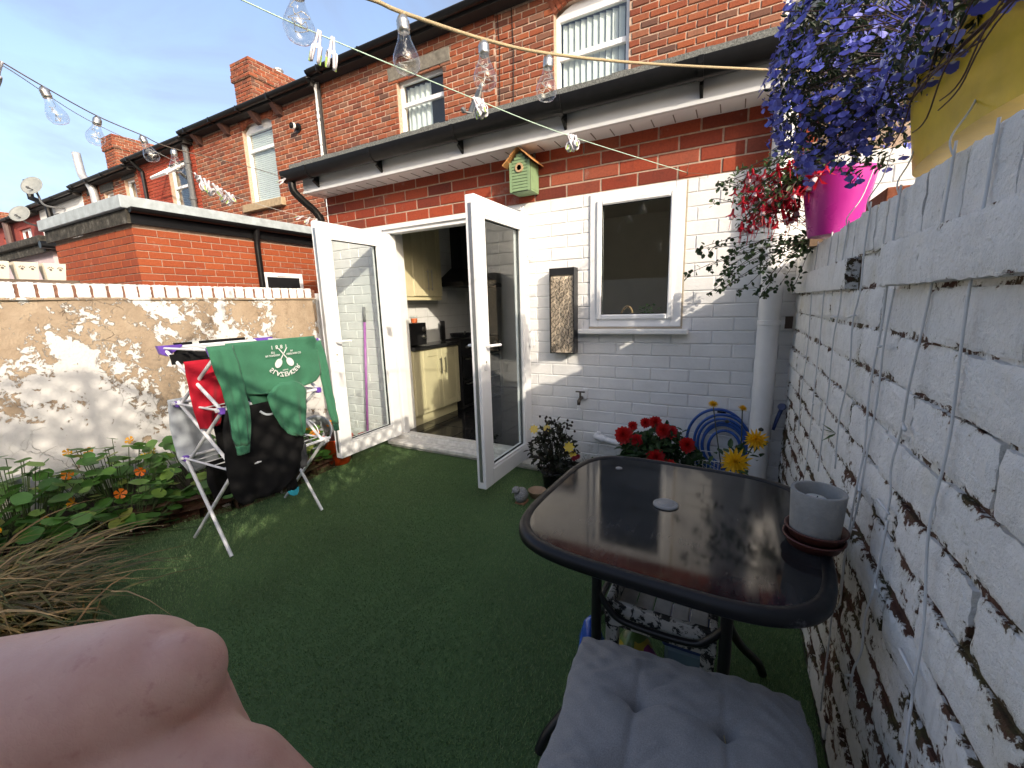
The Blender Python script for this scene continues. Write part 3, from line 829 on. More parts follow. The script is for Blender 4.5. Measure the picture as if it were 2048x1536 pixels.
# ------------------------------------------------------------------ left boundary wall (flaking render)
LX = -3.9
LW = thing('boundary_wall', (-4.0, 2.0, 0), 'rendered wall with flaking white paint over brown cement, white brick-on-edge coping', 'wall')
def render_face():
    mb = MB(); r = random.Random(21)
    ny, nz = 90, 30
    def fn(a, b):
        y_ = -3.4 + a * 6.5; z_ = -.05 + b * 1.505
        return (LX + .006 * math.sin(y_ * 3.1 + z_ * 2.2) + .004 * math.sin(y_ * 9 - z_ * 7) + r.uniform(-.0012, .0012), y_, z_)
    grid_mesh(mb, ny, nz, fn)
    return mb
part('render', render_face(), PEEL, LW, smooth=True)
part('core', MB().box(-4.11, LX - .015, -3.4, 3.095, -.05, 1.452), simple('cement_core', (.3, .25, .2), .9), LW)
part('wall_end', MB().bbox(-4.115, LX + .012, 3.0, 3.13, -.05, 1.50, .006), simple('grey_painted_end', (.40, .41, .42), .7, .15, 12, .2, 60), LW)
part('render_lip', MB().bbox(-4.12, LX + .014, -3.4, 3.0, 1.436, 1.452, .004), PEEL, LW)
part('mortar', MB().box(-4.11, LX - .006, -3.4, 3.0, 1.452, 1.535), simple('red_brown_joint', (.19, .09, .06), .9, .4, 50, .4, 100), LW)
COPW = simple('white_painted_coping', (.78, .78, .77), .65, .08, 25, .35, 90)
lcv = [rough_brick_mesh('coping_brick', .069, .094, .2, COPW, random.Random(31 + i), 6, 6, .0012, .004) for i in range(8)]
y = -.6; k = 0
while y < 3.0:
    inst('coping_brick', lcv[k % 8], LW, (LX + .004 + rng.uniform(-.003, .003), y, 1.5 + rng.uniform(-.002, .002)), (0, 0, math.pi / 2 + rng.uniform(-.02, .02)))
    y += .0865 * rng.uniform(.97, 1.03); k += 1
part('timber_rail', MB().bbox(-4.2, -4.125, -1, 1.62, 1.548, 1.566, .003), simple('weathered_rail', (.15, .11, .08), .9, .4, 20, .4, 60), LW)

# raised bed along the left wall
BD = thing('raised_bed', (-3.45, 1.2, 0), 'low raised bed edged in flaking rendered stones along the wall', 'flower bed')
edge = [(-3.45, -.6), (-3.36, .3), (-3.28, .85), (-3.17, 1.2), (-3.0, 1.5), (-2.96, 1.75), (-3.02, 2.1), (-3.06, 2.5)]
soil = MB()
sp = [Vector((a, b, 0)) for a, b in edge]
for i in range(len(edge) - 1):
    (a, b), (c, d) = edge[i], edge[i + 1]
    soil.add([(a - .03, b, -.02), (c - .03, d, -.02), (c - .03, d, .10), (a - .03, b, .10), (LX + .02, b, .12), (LX + .02, d, .12)], [(0, 1, 2, 3), (3, 2, 5, 4)])
part('soil', soil, simple('dark_soil', (.03, .022, .016), .95, .5, 60, .6, 120), BD)
BEDST = flaky_brick_mat('flaking_bed_stone', .8, .05)
br_ = random.Random(3)
for i in range(len(edge) - 1):
    A, B = sp[i], sp[i + 1]
    n = max(1, round((B - A).length / .2))
    ang = math.atan2((B - A).y, (B - A).x)
    for q in range(n):
        for lay_ in range(2):
            m = A.lerp(B, (q + .5 + .3 * lay_ - .15) / n)
            me = rough_brick_mesh('edging_stone', (B - A).length / n - .008, .07, .09, BEDST, br_, 6, 4, .005)
            inst('edging_stone', me, BD, (m.x + br_.uniform(-.008, .008), m.y, .036 + lay_ * .072), (0, 0, ang + math.pi + br_.uniform(-.05, .05)) if False else (0, 0, ang - math.pi + math.pi * 0 + br_.uniform(-.04, .04)))
# rear wall of the yard, behind the seat
BW = MB(); BW.box(-4.1, .53, -3.6, -3.4, -.05, 1.8)
solo('rear_wall', BW, WBRICK, (-1.8, -3.5, 0), 'plain white wall closing the far end of the yard behind the seat', 'wall')

OH = thing('opposite_house', (-2, -14, 0), 'unseen dark brick terrace across the back alley, behind the seat', 'house')  # unseen terrace, put in as the dark shape the window reflects
part('wall', MB().box(-22, 20, -18, -13, -.05, 5.6), brick_mat('alley_brick', [(.10, .045, .03), (.10, .045, .03)], .9, 'island', 6, .2, .1), OH)
part('roof', MB().prism([(-18.2, 5.6), (-12.8, 5.6), (-15.5, 7.0)], 'x', -22.2, 20.2), SLATE, OH)
for i in range(9):
    part('window', MB().box(-20 + i * 4.4, -19 + i * 4.4, -13.0, -12.97, 3.4, 4.8), simple('alley_window', (.05, .055, .06), .1) if i == 0 else bpy.data.materials['alley_window'], OH)

# lattice trellis standing on the right wall behind the seat
TW = simple('weathered_trellis_wood', (.16, .11, .07), .85, .3, 20, .3, 60)
TR = thing('trellis', (.42, -1.2, 1.545), 'diamond lattice trellis on the wall top beside the seat', 'trellis')
def ztop(y):
    return 2.0 if y > -.1 else (2.02 + (-.1 - y) * .72 if y > -1.9 else 3.3)
for (ya, yb) in ((.78, -.1), (-.1, -1.9), (-1.9, -3.3)):
    part('rail', MB().tube([(.42, ya, ztop(ya - .001)), (.42, yb, ztop(yb + .001))], .018, 6), TW, TR)
for y in (.78, -.1, -1.0, -1.9, -3.3):
    part('post', MB().box(.405, .44, y - .018, y + .018, 1.53, ztop(y - .001) + .02), TW, TR)
part('rail', MB().box(.405, .435, -3.3, .78, 1.56, 1.585), TW, TR)
for sgn in (1, -1):
    t0 = -8.0
    while t0 < 6:
        # lath along direction (0, 1, sgn)
        pts = []
        yy = -3.3
        seg = []
        while yy <= .78:
            zz = t0 + sgn * yy
            if 1.57 < zz < ztop(yy): seg.append((yy, zz))
            yy += .03
        if len(seg) > 2:
            (y0_, z0_), (y1_, z1_) = seg[0], seg[-1]
            xo = .415 if sgn > 0 else .425
            wd = .016
            part('lath', MB().add([(xo - .004, y0_, z0_ - wd), (xo - .004, y1_, z1_ - wd), (xo - .004, y1_, z1_ + wd), (xo - .004, y0_, z0_ + wd), (xo + .004, y0_, z0_ - wd), (xo + .004, y1_, z1_ - wd), (xo + .004, y1_, z1_ + wd), (xo + .004, y0_, z0_ + wd)], [(0, 1, 2, 3), (7, 6, 5, 4), (0, 4, 5, 1), (2, 6, 7, 3), (0, 3, 7, 4), (1, 5, 6, 2)]), TW, TR)
        t0 += .135

# ------------------------------------------------------------------ neighbour's outhouse
NX, NY, NXL, NZ = -5.4, 2.14, -7.42, 2.235
NH = thing('brick_outhouse', (-6.4, 3.5, 0), 'orange brick flat-roofed outhouse with grey felt edge next door', 'outhouse')
part('mortar', MB().box(NXL + .008, NX - .008, NY + .008, 5.9, -.05, NZ), MORTAR, NH)
LN, HN, JN = .206, .0745, .009
nv_ = [brick_mesh('brick', LN - JN, HN - JN, .02, .002, ORANGE_BRICK, .0008) for _ in range(5)]
over = MB()
rn = random.Random(9)
WN = (3.42, 3.95, 1.45, 1.83)
ncount = lay(NH, lambda u, z: (NX, u, z), math.pi / 2, NY, 4.6, 1.23, 13, LN, HN, JN, [WN], lambda row, u: nv_, rn, limit=165, overflow=over)
nv2 = [brick_mesh('brick', LN - JN, HN - JN, .02, .002, ORANGE_BRICK, .0008) for _ in range(5)]
lay(NH, lambda u, z: (u, NY, z), 0, NXL, NX, 1.23, 13, LN, HN, JN, [], lambda row, u: nv2, rn, limit=130, overflow=over)
lay(NH, lambda u, z: (NX, u, z), math.pi / 2, NY, 5.9, 0, 16, LN, HN, JN, [], lambda row, u: nv_, rn, limit=0, overflow=over)
lay(NH, lambda u, z: (u, NY, z), 0, NXL, NX, 0, 16, LN, HN, JN, [], lambda row, u: nv2, rn, limit=0, overflow=over)
lay(NH, lambda u, z: (NX, u, z), math.pi / 2, 4.6, 5.9, 1.23, 13, LN, HN, JN, [], lambda row, u: nv_, rn, limit=0, overflow=over)
part('lower_bricks', over, brick_mat('smooth_orange_brick_joined', [(.30, .066, .026), (.34, .08, .03), (.28, .06, .025), (.32, .075, .033)], .75, 'island', 60, .08, .15), NH, kind='stuff')
BLUEFELT = simple('blue_grey_felt', (.36, .41, .43), .8, .2, 10, .25, 120)
rot = N('rotten_black_timber'); rot.p(Base__Color=rot.ramp(rot.noise(14, 8, .7), (.35, (.012, .011, .009)), (.55, (.05, .045, .035)), (.68, (.13, .125, .11)), (.74, (.4, .4, .38))), Roughness=.9); rot.bump(rot.noise(30, 6), .6, .01)
part('barge_board', MB().box(NXL - .06, NX + .06, NY - .05, NY - .02, NZ - .01, NZ + .125), rot.m, NH)
part('fascia', MB().box(NX + .02, NX + .045, NY - .019, 5.9, NZ - .005, NZ + .125), BLACK_PVC, NH)
part('roof', MB().bbox(NXL - .09, NX + .085, NY - .09, 5.9, NZ + .126, NZ + .245, .006), BLUEFELT, NH)
gpx = [(NX + .105 + .05 * math.cos(a), NZ + .135 + .05 * math.sin(a)) for a in [math.pi + k_ * math.pi / 10 for k_ in range(11)]]
gpi = [(NX + .105 + .045 * math.cos(a), NZ + .135 + .045 * math.sin(a)) for a in [2 * math.pi - k_ * math.pi / 10 for k_ in range(11)]]
gg = MB(); gg.prism([(p[0], p[1]) for p in gpx + gpi], 'y', NY - .03, 5.8)
smooth_by_angle(part('gutter', gg, BLACK_PVC, NH), 40)
part('gutter_end', MB().prism(gpx, 'y', NY - .036, NY - .0305), BLACK_PVC, NH)
for y in (2.55, 3.1, 3.65):
    part('gutter_bracket', MB().prism([(NX + .105 + .056 * math.cos(a), NZ + .135 + .056 * math.sin(a)) for a in [math.pi + k_ * math.pi / 8 for k_ in range(9)]] + [(NX + .105 + .0505 * math.cos(a), NZ + .135 + .0505 * math.sin(a)) for a in [2 * math.pi - k_ * math.pi / 8 for k_ in range(9)]], 'y', y, y + .025), BLACK_PVC, NH)
smooth_by_angle(part('downpipe', MB().tube([(NX + .1, 3.36, NZ + .1), (NX + .07, 3.36, NZ - .02), (NX + .06, 3.36, NZ - .1), (NX + .06, 3.36, 0)], .034, 12), BLACK_PVC, NH), 50)
wn = part('window', MB().bbox(NX - .03, NX + .012, 3.42, 3.47, 1.2, 1.83, .004).bbox(NX - .03, NX + .012, 3.93, 3.98, 1.2, 1.83, .004).bbox(NX - .03, NX + .011, 3.47, 3.93, 1.77, 1.83, .004), WHITE, NH)
part('pane', MB().box(NX - .006, NX + .004, 3.47, 3.93, 1.2, 1.77), simple('dark_glass', (.012, .013, .014), .05), wn)
part('vent', MB().bbox(NX + .0115, NX + .02, 3.6, 3.8, 1.785, 1.81, .003), WHITE, wn)

# next outhouse along, pale pink with a dark roof
PO = thing('pink_outhouse', (-10.2, 3.6, 0), 'pale pink rendered outhouse with sagging black roof beyond the orange one', 'outhouse')
part('wall', MB().box(-11.6, -9.0, 2.55, 5.9, -.05, 2.32), simple('pale_pink_render', (.62, .50, .52), .9, .08, 6), PO)
part('roof', MB().bbox(-11.8, -8.85, 2.4, 5.9, 2.40, 2.50, .01), rot.m, PO)
part('fascia', MB().box(-11.75, -8.9, 2.46, 2.5, 2.28, 2.40), rot.m, PO)
part('gutter', MB().tube([(-8.86, 2.4, 2.37), (-8.86, 5.8, 2.37)], .055, 10), BLACK_PVC, PO)
part('downpipe', MB().tube([(-8.93, 2.62, 2.35), (-8.93, 2.62, 0)], .04, 10), BLACK_PVC, PO)

# planters on the rail behind the left wall
for i, yy in enumerate((.93, 1.065, 1.2, .79)):
    P_ = thing('cream_planter', (-4.30, yy, 1.585), ['cream square planter with paw prints, middle one of those on the rail', 'cream square planter with paw prints, between two others beyond the coping', 'cream square planter with paw prints, end one next to the orange outhouse', 'cream square planter with paw prints, half out beyond the coping'][i], 'planter', 'cream planters behind the left wall')
    c_ = (-4.30, yy)
    b0, b1 = .045, .057
    vs_ = [(c_[0] + sx * q, c_[1] + sy * q, z) for q, z in ((b0, 1.587), (b1, 1.70), (b1 - .006, 1.70), (b0 - .004, 1.60)) for sx, sy in ((-1, -1), (1, -1), (1, 1), (-1, 1))]
    fs_ = [(3, 2, 1, 0)] + [(l * 4 + a, l * 4 + (a + 1) % 4, l * 4 + 4 + (a + 1) % 4, l * 4 + 4 + a) for l in range(3) for a in range(4)] + [(12, 13, 14, 15)]
    part('pot', MB().add(vs_, fs_), bpy.data.materials.get('cream_ceramic') or simple('cream_ceramic', (.68, .62, .5), .5, .05, 8), P_)
    pw = MB()
    for cy_ in (-.024, .024):
        for (dy, dz, r_) in ((0, -.004, .008), (-.012, .006, .004), (-.005, .012, .004), (.005, .012, .004), (.012, .006, .004)):
            zz = 1.66 + dz; xx = c_[0] + b0 + (b1 - b0) * (zz - 1.587) / .113 + .0012
            pw.add([(xx, c_[1] + cy_ + dy + r_ * math.cos(a * math.pi / 4), zz + r_ * math.sin(a * math.pi / 4)) for a in range(8)], [tuple(range(8))])
    part('paw_print', pw, bpy.data.materials.get('dark_print') or simple('dark_print', (.12, .1, .09), .6), P_)
part_ = MB(); part_.bbox(-4.40, -4.20, -1.0, 1.30, 1.566, 1.584, .003)
solo('shelf_board', part_, simple('old_shelf_board', (.13, .095, .07), .9, .4, 20, .4, 60), (-4.3, .2, 1.566), 'weathered board carrying the cream planters beyond the left wall', 'board')
part_ = MB()
for y in (-.8, .2, 1.2): part_.box(-4.33, -4.27, y - .03, y + .03, -.03, 1.566)
part('board_post', MB(), None, None) if False else None
bp_ = bpy.data.objects['shelf_board']
for y in (-.8, .2, 1.2):
    part('post', MB().box(-4.33, -4.27, y - .03, y + .03, -.03, 1.5655), TW, bp_)

# ------------------------------------------------------------------ the terrace behind
HY = 6.0
def arch(x0, x1, zs, rise, n=8):
    return [(x0 + (x1 - x0) * i / n, zs + rise * (1 - (2 * i / n - 1) ** 2)) for i in range(n + 1)]

def sash_window(parent, x0, x1, z0, z1, transom=None, rise=0, blind=None, reveal=.09, open_top=False, name='window', mullion=None):
    y = HY + reveal
    w = .055
    W_ = part(name, MB(), WHITE, parent)
    mb = MB()
    mb.bbox(x0, x0 + w, y, y + .06, z0, z1, .004).bbox(x1 - w, x1, y, y + .06, z0, z1, .004).bbox(x0 + w, x1 - w, y + .001, y + .059, z0, z0 + w, .004)
    mb.bbox(x0 + w, x1 - w, y + .001, y + .059, z1 - w, z1, .004)
    if transom: mb.bbox(x0 + w, x1 - w, y - .008, y + .05, transom - .03, transom + .035, .004)
    if mullion: mb.bbox(mullion - .025, mullion + .025, y - .004, y + .05, z0 + w, z1 - w, .004)
    if rise:
        pl = arch(x0, x1, z1 - .002, rise)
        mb.prism(pl + [(x1, z1 - .003), (x0, z1 - .003)][0:0], 'y', y + .005, y + .055)
    W_.data = mb.mesh(name, origin(parent)); W_.data.materials.append(WHITE)
    part('pane', MB().box(x0 + w - .004, x1 - w + .004, y + .028, y + .031, z0 + w - .004, z1 - w + .004), GLASS, W_)
    part('backing', MB().box(x0 + .01, x1 - .01, y + .35, y + .36, z0, z1), DARK_ROOM, W_)
    if blind == 'vertical':
        n = int((x1 - x0 - 2 * w) / .085)
        for i in range(n):
            xa = x0 + w + .02 + i * .085
            part('blind_slat', MB().add([(xa, y + .075, z0 + .02), (xa + .07, y + .11, z0 + .02), (xa + .07, y + .11, z1 - .06), (xa, y + .075, z1 - .06)], [(0, 1, 2, 3)]), BLIND, W_)
    elif blind == 'horizontal':
        mb2 = MB(); z = z0 + w
        while z < z1 - w - .02:
            mb2.box(x0 + w, x1 - w, y + .07, y + .09, z, z + .028); z += .04
        part('blind', mb2, BLIND, W_)
    elif blind == 'curtain':
        part('curtain', grid_mesh(MB(), 24, 2, lambda a, b: (x0 + .05 + a * (x1 - x0) * .55, y + .12 + .02 * math.sin(a * 30), z0 + .03 + b * (z1 - z0 - .1))), BLIND, W_, True)
    return W_

def house(label, x0, x1, eave, brickmat_far, wall_mat, windows, nbrick=0, bricks=None, name='terraced_house', zlow=2.9, LH=(.216, .086, .012), seed=1, joined=True, big=None):
    H_ = thing(name, ((x0 + x1) / 2, HY, 0), label, 'house', 'houses of the brick terrace')
    holes = [(w_[0], w_[1], w_[2], w_[3] + w_[4] * .7) for w_ in windows]
    mb = MB()
    xs = sorted({x0, x1} | {h[0] for h in holes} | {h[1] for h in holes})
    for a, b in zip(xs[:-1], xs[1:]):
        cuts = [(h[2], h[3]) for h in holes if h[0] < (a + b) / 2 < h[1]]
        z = -.05
        for (c_, d_) in sorted(cuts):
            mb.box(a, b, HY + .012, HY + .25, z, c_); z = d_
        mb.box(a, b, HY + .012, HY + .25, z, eave + .05)
    part('wall', mb, wall_mat, H_)
    if bricks is not None:
        over_ = MB(); L_, Hh, j_ = LH; r_ = random.Random(seed)
        pr = big or (x0, x1)
        n_ = lay(H_, lambda u, z: (u, HY + r_.uniform(-.003, .003), z), 0, pr[0], pr[1], zlow, int((eave - zlow) / Hh), L_, Hh, j_, holes, lambda row, u: bricks, r_, limit=nbrick, overflow=over_)
        for (a, b) in ((x0, pr[0]), (pr[1], x1)):
            if b - a > .05:
                lay(H_, lambda u, z: (u, HY + r_.uniform(-.003, .003), z), 0, a, b, zlow, int((eave - zlow) / Hh), L_, Hh, j_, holes, lambda row, u: bricks, r_, limit=0, overflow=over_)
        if over_.v: part('brickwork', over_, brickmat_far, H_, kind='stuff')
    # roof slopes and eaves gutter
    part('roof', MB().prism([(HY - .28, eave + .03), (HY - .28, eave + .07), (HY + 4.0, eave + 2.2), (HY + 8.2, eave + .05), (HY + 8.2, eave), (HY + 4, eave + 2.15)], 'x', x0 + .001, x1 - .001), SLATE, H_)
    gq = [(HY - .26 + .065 * math.cos(a), eave + .03 + .065 * math.sin(a)) for a in [math.pi + k_ * math.pi / 8 for k_ in range(9)]]
    smooth_by_angle(part('gutter', MB().prism(gq, 'x', x0 + .002, x1 - .002), BLACK_PVC, H_), 40)
    part('eaves_board', MB().box(x0 + .002, x1 - .002, HY - .2, HY - .002, eave - .06, eave + .028), simple('black_eaves', (.02, .018, .017), .8) if 'black_eaves' not in bpy.data.materials else bpy.data.materials['black_eaves'], H_)
    for w_ in windows:
        sash_window(H_, w_[0], w_[1], w_[2], w_[3], **w_[5]) if len(w_) > 5 else sash_window(H_, w_[0], w_[1], w_[2], w_[3])
    n = int((x1 - x0) / 1.0)
    for i in range(n):
        xx = x0 + .3 + i * 1.0
        part('gutter_bracket', MB().box(xx, xx + .03, HY - .33, HY - .2, eave - .05, eave + .045), BLACK_PVC, H_)
    return H_

obv = [brick_mesh('brick', .216 - .015, .086 - .015, .03, .007, OLD_BRICK, .003) for _ in range(8)]
HA = house('brick terraced house with vertical blinds upstairs, above the kitchen extension', -3.3, 2.2, 5.47, OLD_BRICK_I, MORTAR_OLD,
    [(-2.392, -1.385, 3.75, 5.12, .16, dict(transom=4.62, rise=.16, blind='vertical')), (.29, 1.3, 3.75, 5.12, .16, dict(transom=4.5, rise=.16))], 300, obv, zlow=4.02, seed=2, big=(-3.3, .5))
HBx = house('brick terraced house with grey stone window lintel', -7.0, -3.3, 5.47, OLD_BRICK_I, MORTAR_OLD,
    [(-5.195, -4.255, 3.6, 5.03, 0, dict(transom=4.66, blind='curtain'))], 300, obv, zlow=3.7, seed=3, big=(-7.0, -3.3))
HCx = house('weathered brick terraced house with arched window and buff stone sill', -11.45, -7.0, 5.37, OLD_BRICK_I, MORTAR_OLD,
    [(-9.53, -8.53, 3.65, 5.12, .17, dict(transom=4.72, rise=.17, blind='horizontal'))], 0, obv, zlow=2.8, seed=4)
cbv = [brick_mesh('brick', .22 - .01, .078 - .01, .02, .003, RED_BRICK_I, .001) for _ in range(4)]
HDx = house('clean red brick terraced house with an open top-hung window', -14.3, -11.45, 5.27, RED_BRICK_I, MORTAR,
    [(-12.75, -11.9, 3.8, 5.0, 0, dict(transom=4.45))], 0, cbv, zlow=2.8, seed=5, LH=(.22, .078, .01))
HE = house('rough brick terraced house with dark stone lintels and grey flue', -17.9, -14.3, 5.16, OLD_BRICK_I, MORTAR_OLD,
    [(-15.1, -14.5, 4.0, 5.0, 0), (-16.45, -15.85, 4.45, 4.85, 0), (-17.35, -16.9, 4.1, 4.9, 0)], 0, obv, zlow=2.8, seed=6)
RENDER_W = simple('white_house_render', (.74, .74, .73), .8, .06, 4)
HF = house('white rendered terraced house carrying a satellite dish', -21.6, -17.9, 5.05, OLD_BRICK_I, RENDER_W, [(-20.6, -19.9, 3.9, 4.75, 0)], 0, None)
HG = house('red painted brick terraced house with tall white window, far end', -29, -21.6, 4.95, RED_BRICK_I, brick_mat('far_red_brick', [(.27, .06, .05), (.27, .06, .05)], .85, 'island', 8, .2, .1), [(-23.9, -22.7, 3.7, 4.6, 0, dict(mullion=-23.3)), (-25.8, -25.2, 3.5, 4.5, 0)], 0, None)
# open casement on the red house
oc = MB()
for (a, b) in (((-12.7, 4.96), (-11.95, 4.96)),):
    pass
ow = part('open_sash', MB(), WHITE, HDx)
om = MB(); z1 = 4.93; dy = -.46; dz = -.34
def P3(x, t): return Vector((x, HY + .06 + dy * t, z1 + dz * t))
for (pa, pb) in ((P3(-12.7, 0), P3(-12.7, 1)), (P3(-11.95, 0), P3(-11.95, 1)), (P3(-12.7, 0), P3(-11.95, 0)), (P3(-12.7, 1), P3(-11.95, 1))):
    om.tube([pa, pb], .035, 4)
ow.data = om.mesh('open_sash', origin(HDx)); ow.data.materials.append(WHITE)
part('pane', MB().add([P3(-12.68, .03), P3(-11.97, .03), P3(-11.97, .97), P3(-12.68, .97)], [(0, 1, 2, 3)]), GLASS, ow)
# arches, lintels, sills
def brick_arch(parent, x0, x1, zs, rise, n, mat):
    for i in range(n):
        t = (i + .5) / n
        x = x0 + (x1 - x0) * t; z = zs + rise * (1 - (2 * t - 1) ** 2)
        slope = -rise * 4 * (2 * t - 1) / (x1 - x0)
        me = bpy.data.meshes.get('arch_brick_%s' % mat.name) or None
        o = inst('arch_brick', abv, parent, (x, HY - .004, z + .115), (0, -math.atan(slope), 0))
abv = brick_mesh('arch_brick', .058, .21, .05, .004, OLD_BRICK, .001)
brick_arch(HA, -2.45, -1.33, 5.11, .17, 17, OLD_BRICK)
brick_arch(HCx, -9.6, -8.46, 5.10, .17, 17, OLD_BRICK)
part('lintel', MB().bbox(-5.36, -4.1, HY - .012, HY + .12, 5.035, 5.235, .006), STONE_GREY, HBx)
part('sill', MB().bbox(-9.72, -8.36, HY - .1, HY + .1, 3.49, 3.645, .008), STONE, HCx)
for (a, b, z) in ((-16.6, -15.75, 4.87), (-17.5, -16.75, 4.92)):
    part('lintel', MB().bbox(a, b, HY - .02, HY + .1, z, z + .2, .006), simple('sooty_lintel', (.05, .048, .045), .9, .5, 12) if 'sooty_lintel' not in bpy.data.materials else bpy.data.materials['sooty_lintel'], HE)
part('lintel', MB().bbox(-15.2, -14.42, HY - .015, HY + .1, 5.005, 5.1, .006), bpy.data.materials['sooty_lintel'], HE)
# corbels under the gutter of the weathered house
for x in (-11.1, -10.0, -8.9, -8.2):
    part('corbel', MB().prism([(HY - .2, 5.31), (HY + .01, 5.31), (HY + .01, 5.12), (HY - .06, 5.15)], 'x', x - .06, x + .06), simple('brown_corbel', (.10, .045, .035), .85) if 'brown_corbel' not in bpy.data.materials else bpy.data.materials['brown_corbel'], HCx)
# pipes
part('downpipe', MB().tube([(-7.0, HY - .07, 5.4), (-7.0, HY - .07, 2.5)], .055, 10), simple('peeling_downpipe', (.02, .02, .022), .5) , HBx)
wpnt = MB(); rp = random.Random(8); z = 5.35
while z > 2.6:
    h = rp.uniform(.03, .12); w_ = rp.uniform(.018, .036)
    wpnt.box(-7.0 - w_ + .012, -7.0 + w_ + .012, HY - .128, HY - .12, z - h, z); z -= h * .93
part('flaking_paint', wpnt, WHITE_SATIN, HBx)
part('flue_vent', MB().lathe([(.085, 0), (.085, .02), (.05, .025), (.05, .1), (.055, .1), (.055, .16), (0, .2)], (-7.72, HY, 4.82), 14, (0, -1, 0)), BLACK_PVC, HCx)
part('vent_band', MB().lathe([(.052, 0), (.057, .002), (.057, .045), (.052, .047)], (-7.72, HY - .1, 4.82), 14, (0, -1, 0)), WHITE, HCx)
part('downpipe', MB().tube([(-11.62, HY - .09, 5.3), (-11.62, HY - .09, 2)], .062, 10), GREY_PIPE, HDx)
for z in (4.8, 4.0):
    part('pipe_collar', MB().lathe([(.062, 0), (.075, .01), (.075, .08), (.062, .09)], (-11.62, HY - .09, z), 12), GREY_PIPE, HDx)
part('downpipe', MB().tube([(-13.9, HY - .25, 5.22), (-13.85, HY - .07, 5.0), (-13.8, HY - .07, 2)], .045, 8), BLACK_PVC, HDx)
part('flue', MB().tube(spline([(-16.7, HY - .12, 4.0), (-16.72, HY - .12, 4.85), (-16.9, HY - .14, 5.2), (-17.2, HY - .14, 5.45), (-17.3, HY - .14, 6.05)], 5), .1, 12), simple('galvanised_flue', (.42, .43, .44), .45, .12, 8, metal=.3), HE, True)
part('soil_pipe', MB().tube([(-20.1, HY - .15, 3.6), (-20.15, HY - .15, 5.0), (-20.5, HY - .4, 5.2), (-20.55, HY - .4, 5.75)], .09, 10), BLACK_PVC, HF)
part('soil_pipe', MB().tube([(-24.4, HY - .15, 2.6), (-24.4, HY - .15, 4.9)], .11, 10), simple('brown_pipe', (.10, .06, .055), .6), HG)
# cracks/cable runs on the nearest house front
part('cable', MB().tube([(-3.02, HY - .012, 5.4), (-3.0, HY - .012, 4.9), (-3.03, HY - .012, 4.0)], .006, 5), BLACK_PVC, HA)
part('cable', MB().tube([(-3.25, HY - .012, 5.4), (-3.22, HY - .012, 4.95), (-3.26, HY - .012, 4.0)], .005, 5), BLACK_PVC, HA)
# chimneys
def chimney(x0, x1, y0, y1, z0, z1, label, potx):
    Cc = thing('chimney_stack', ((x0 + x1) / 2, (y0 + y1) / 2, z0), label, 'chimney', 'chimney stacks on the terrace')
    part('core', MB().box(x0 + .015, x1 - .015, y0 + .015, y1 - .015, z0, z1 - .02), MORTAR_OLD, Cc)
    r_ = random.Random(int(abs(x0) * 10))
    ov = MB()
    nr = int((z1 - z0) / .086)
    lay(Cc, lambda u, z: (u, y0, z), 0, x0, x1, z0, nr, .216, .086, .012, [], lambda a, b: obv, r_, limit=0, overflow=ov)
    lay(Cc, lambda u, z: (x1, u, z), math.pi / 2, y0, y1, z0, nr, .216, .086, .012, [], lambda a, b: obv, r_, limit=0, overflow=ov)
    part('brickwork', ov, OLD_BRICK_I, Cc, kind='stuff')
    for (dz, e, rows_) in ((-.43, .045, 2), (-.26, .03, 3)):
        part('oversail', MB().box(x0 - e + .015, x1 + e - .015, y0 - e + .015, y1 + e - .015, z1 + dz, z1 + dz + rows_ * .086), MORTAR_OLD, Cc)
        o2 = MB()
        lay(Cc, lambda u, z: (u, y0 - e, z), 0, x0 - e, x1 + e, z1 + dz, rows_, .216, .086, .012, [], lambda a, b: obv, r_, limit=0, overflow=o2)
        lay(Cc, lambda u, z: (x1 + e, u, z), math.pi / 2, y0 - e, y1 + e, z1 + dz, rows_, .216, .086, .012, [], lambda a, b: obv, r_, limit=0, overflow=o2)
        part('oversail_bricks', o2, OLD_BRICK_I, Cc, kind='stuff')
    part('chimney_pot', MB().lathe([(.1, 0), (.1, .16), (.13, .17), (.13, .2), (0, .22)], (potx, (y0 + y1) / 2 - .2, z1), 12), simple('steel_cowl', (.5, .5, .5), .4, metal=.7) if 'steel_cowl' not in bpy.data.materials else bpy.data.materials['steel_cowl'], Cc)
chimney(-11.50, -10.80, 7.2, 9.6, 5.6, 7.42, 'brick chimney stack on the weathered brick house', -11.1)
chimney(-19.1, -18.35, 7.2, 9.6, 5.3, 7.2, 'brick chimney stack beside the grey flue, farther along the terrace', -18.7)
chimney(-33.5, -32.5, 7.2, 8.6, 4.5, 6.6, 'small brick chimney stack at the far end of the terrace', -33)
hz_ = MB(); hz_.box(-36, -29.01, 6.2, 12, -.05, 5.1)
solo('end_house', hz_, brick_mat('end_house_brick', [(.24, .07, .05), (.24, .07, .05)], .85, 'island', 8, .2, .1), (-32, 9, 0), 'plain brick house beyond the far end of the terrace', 'house')
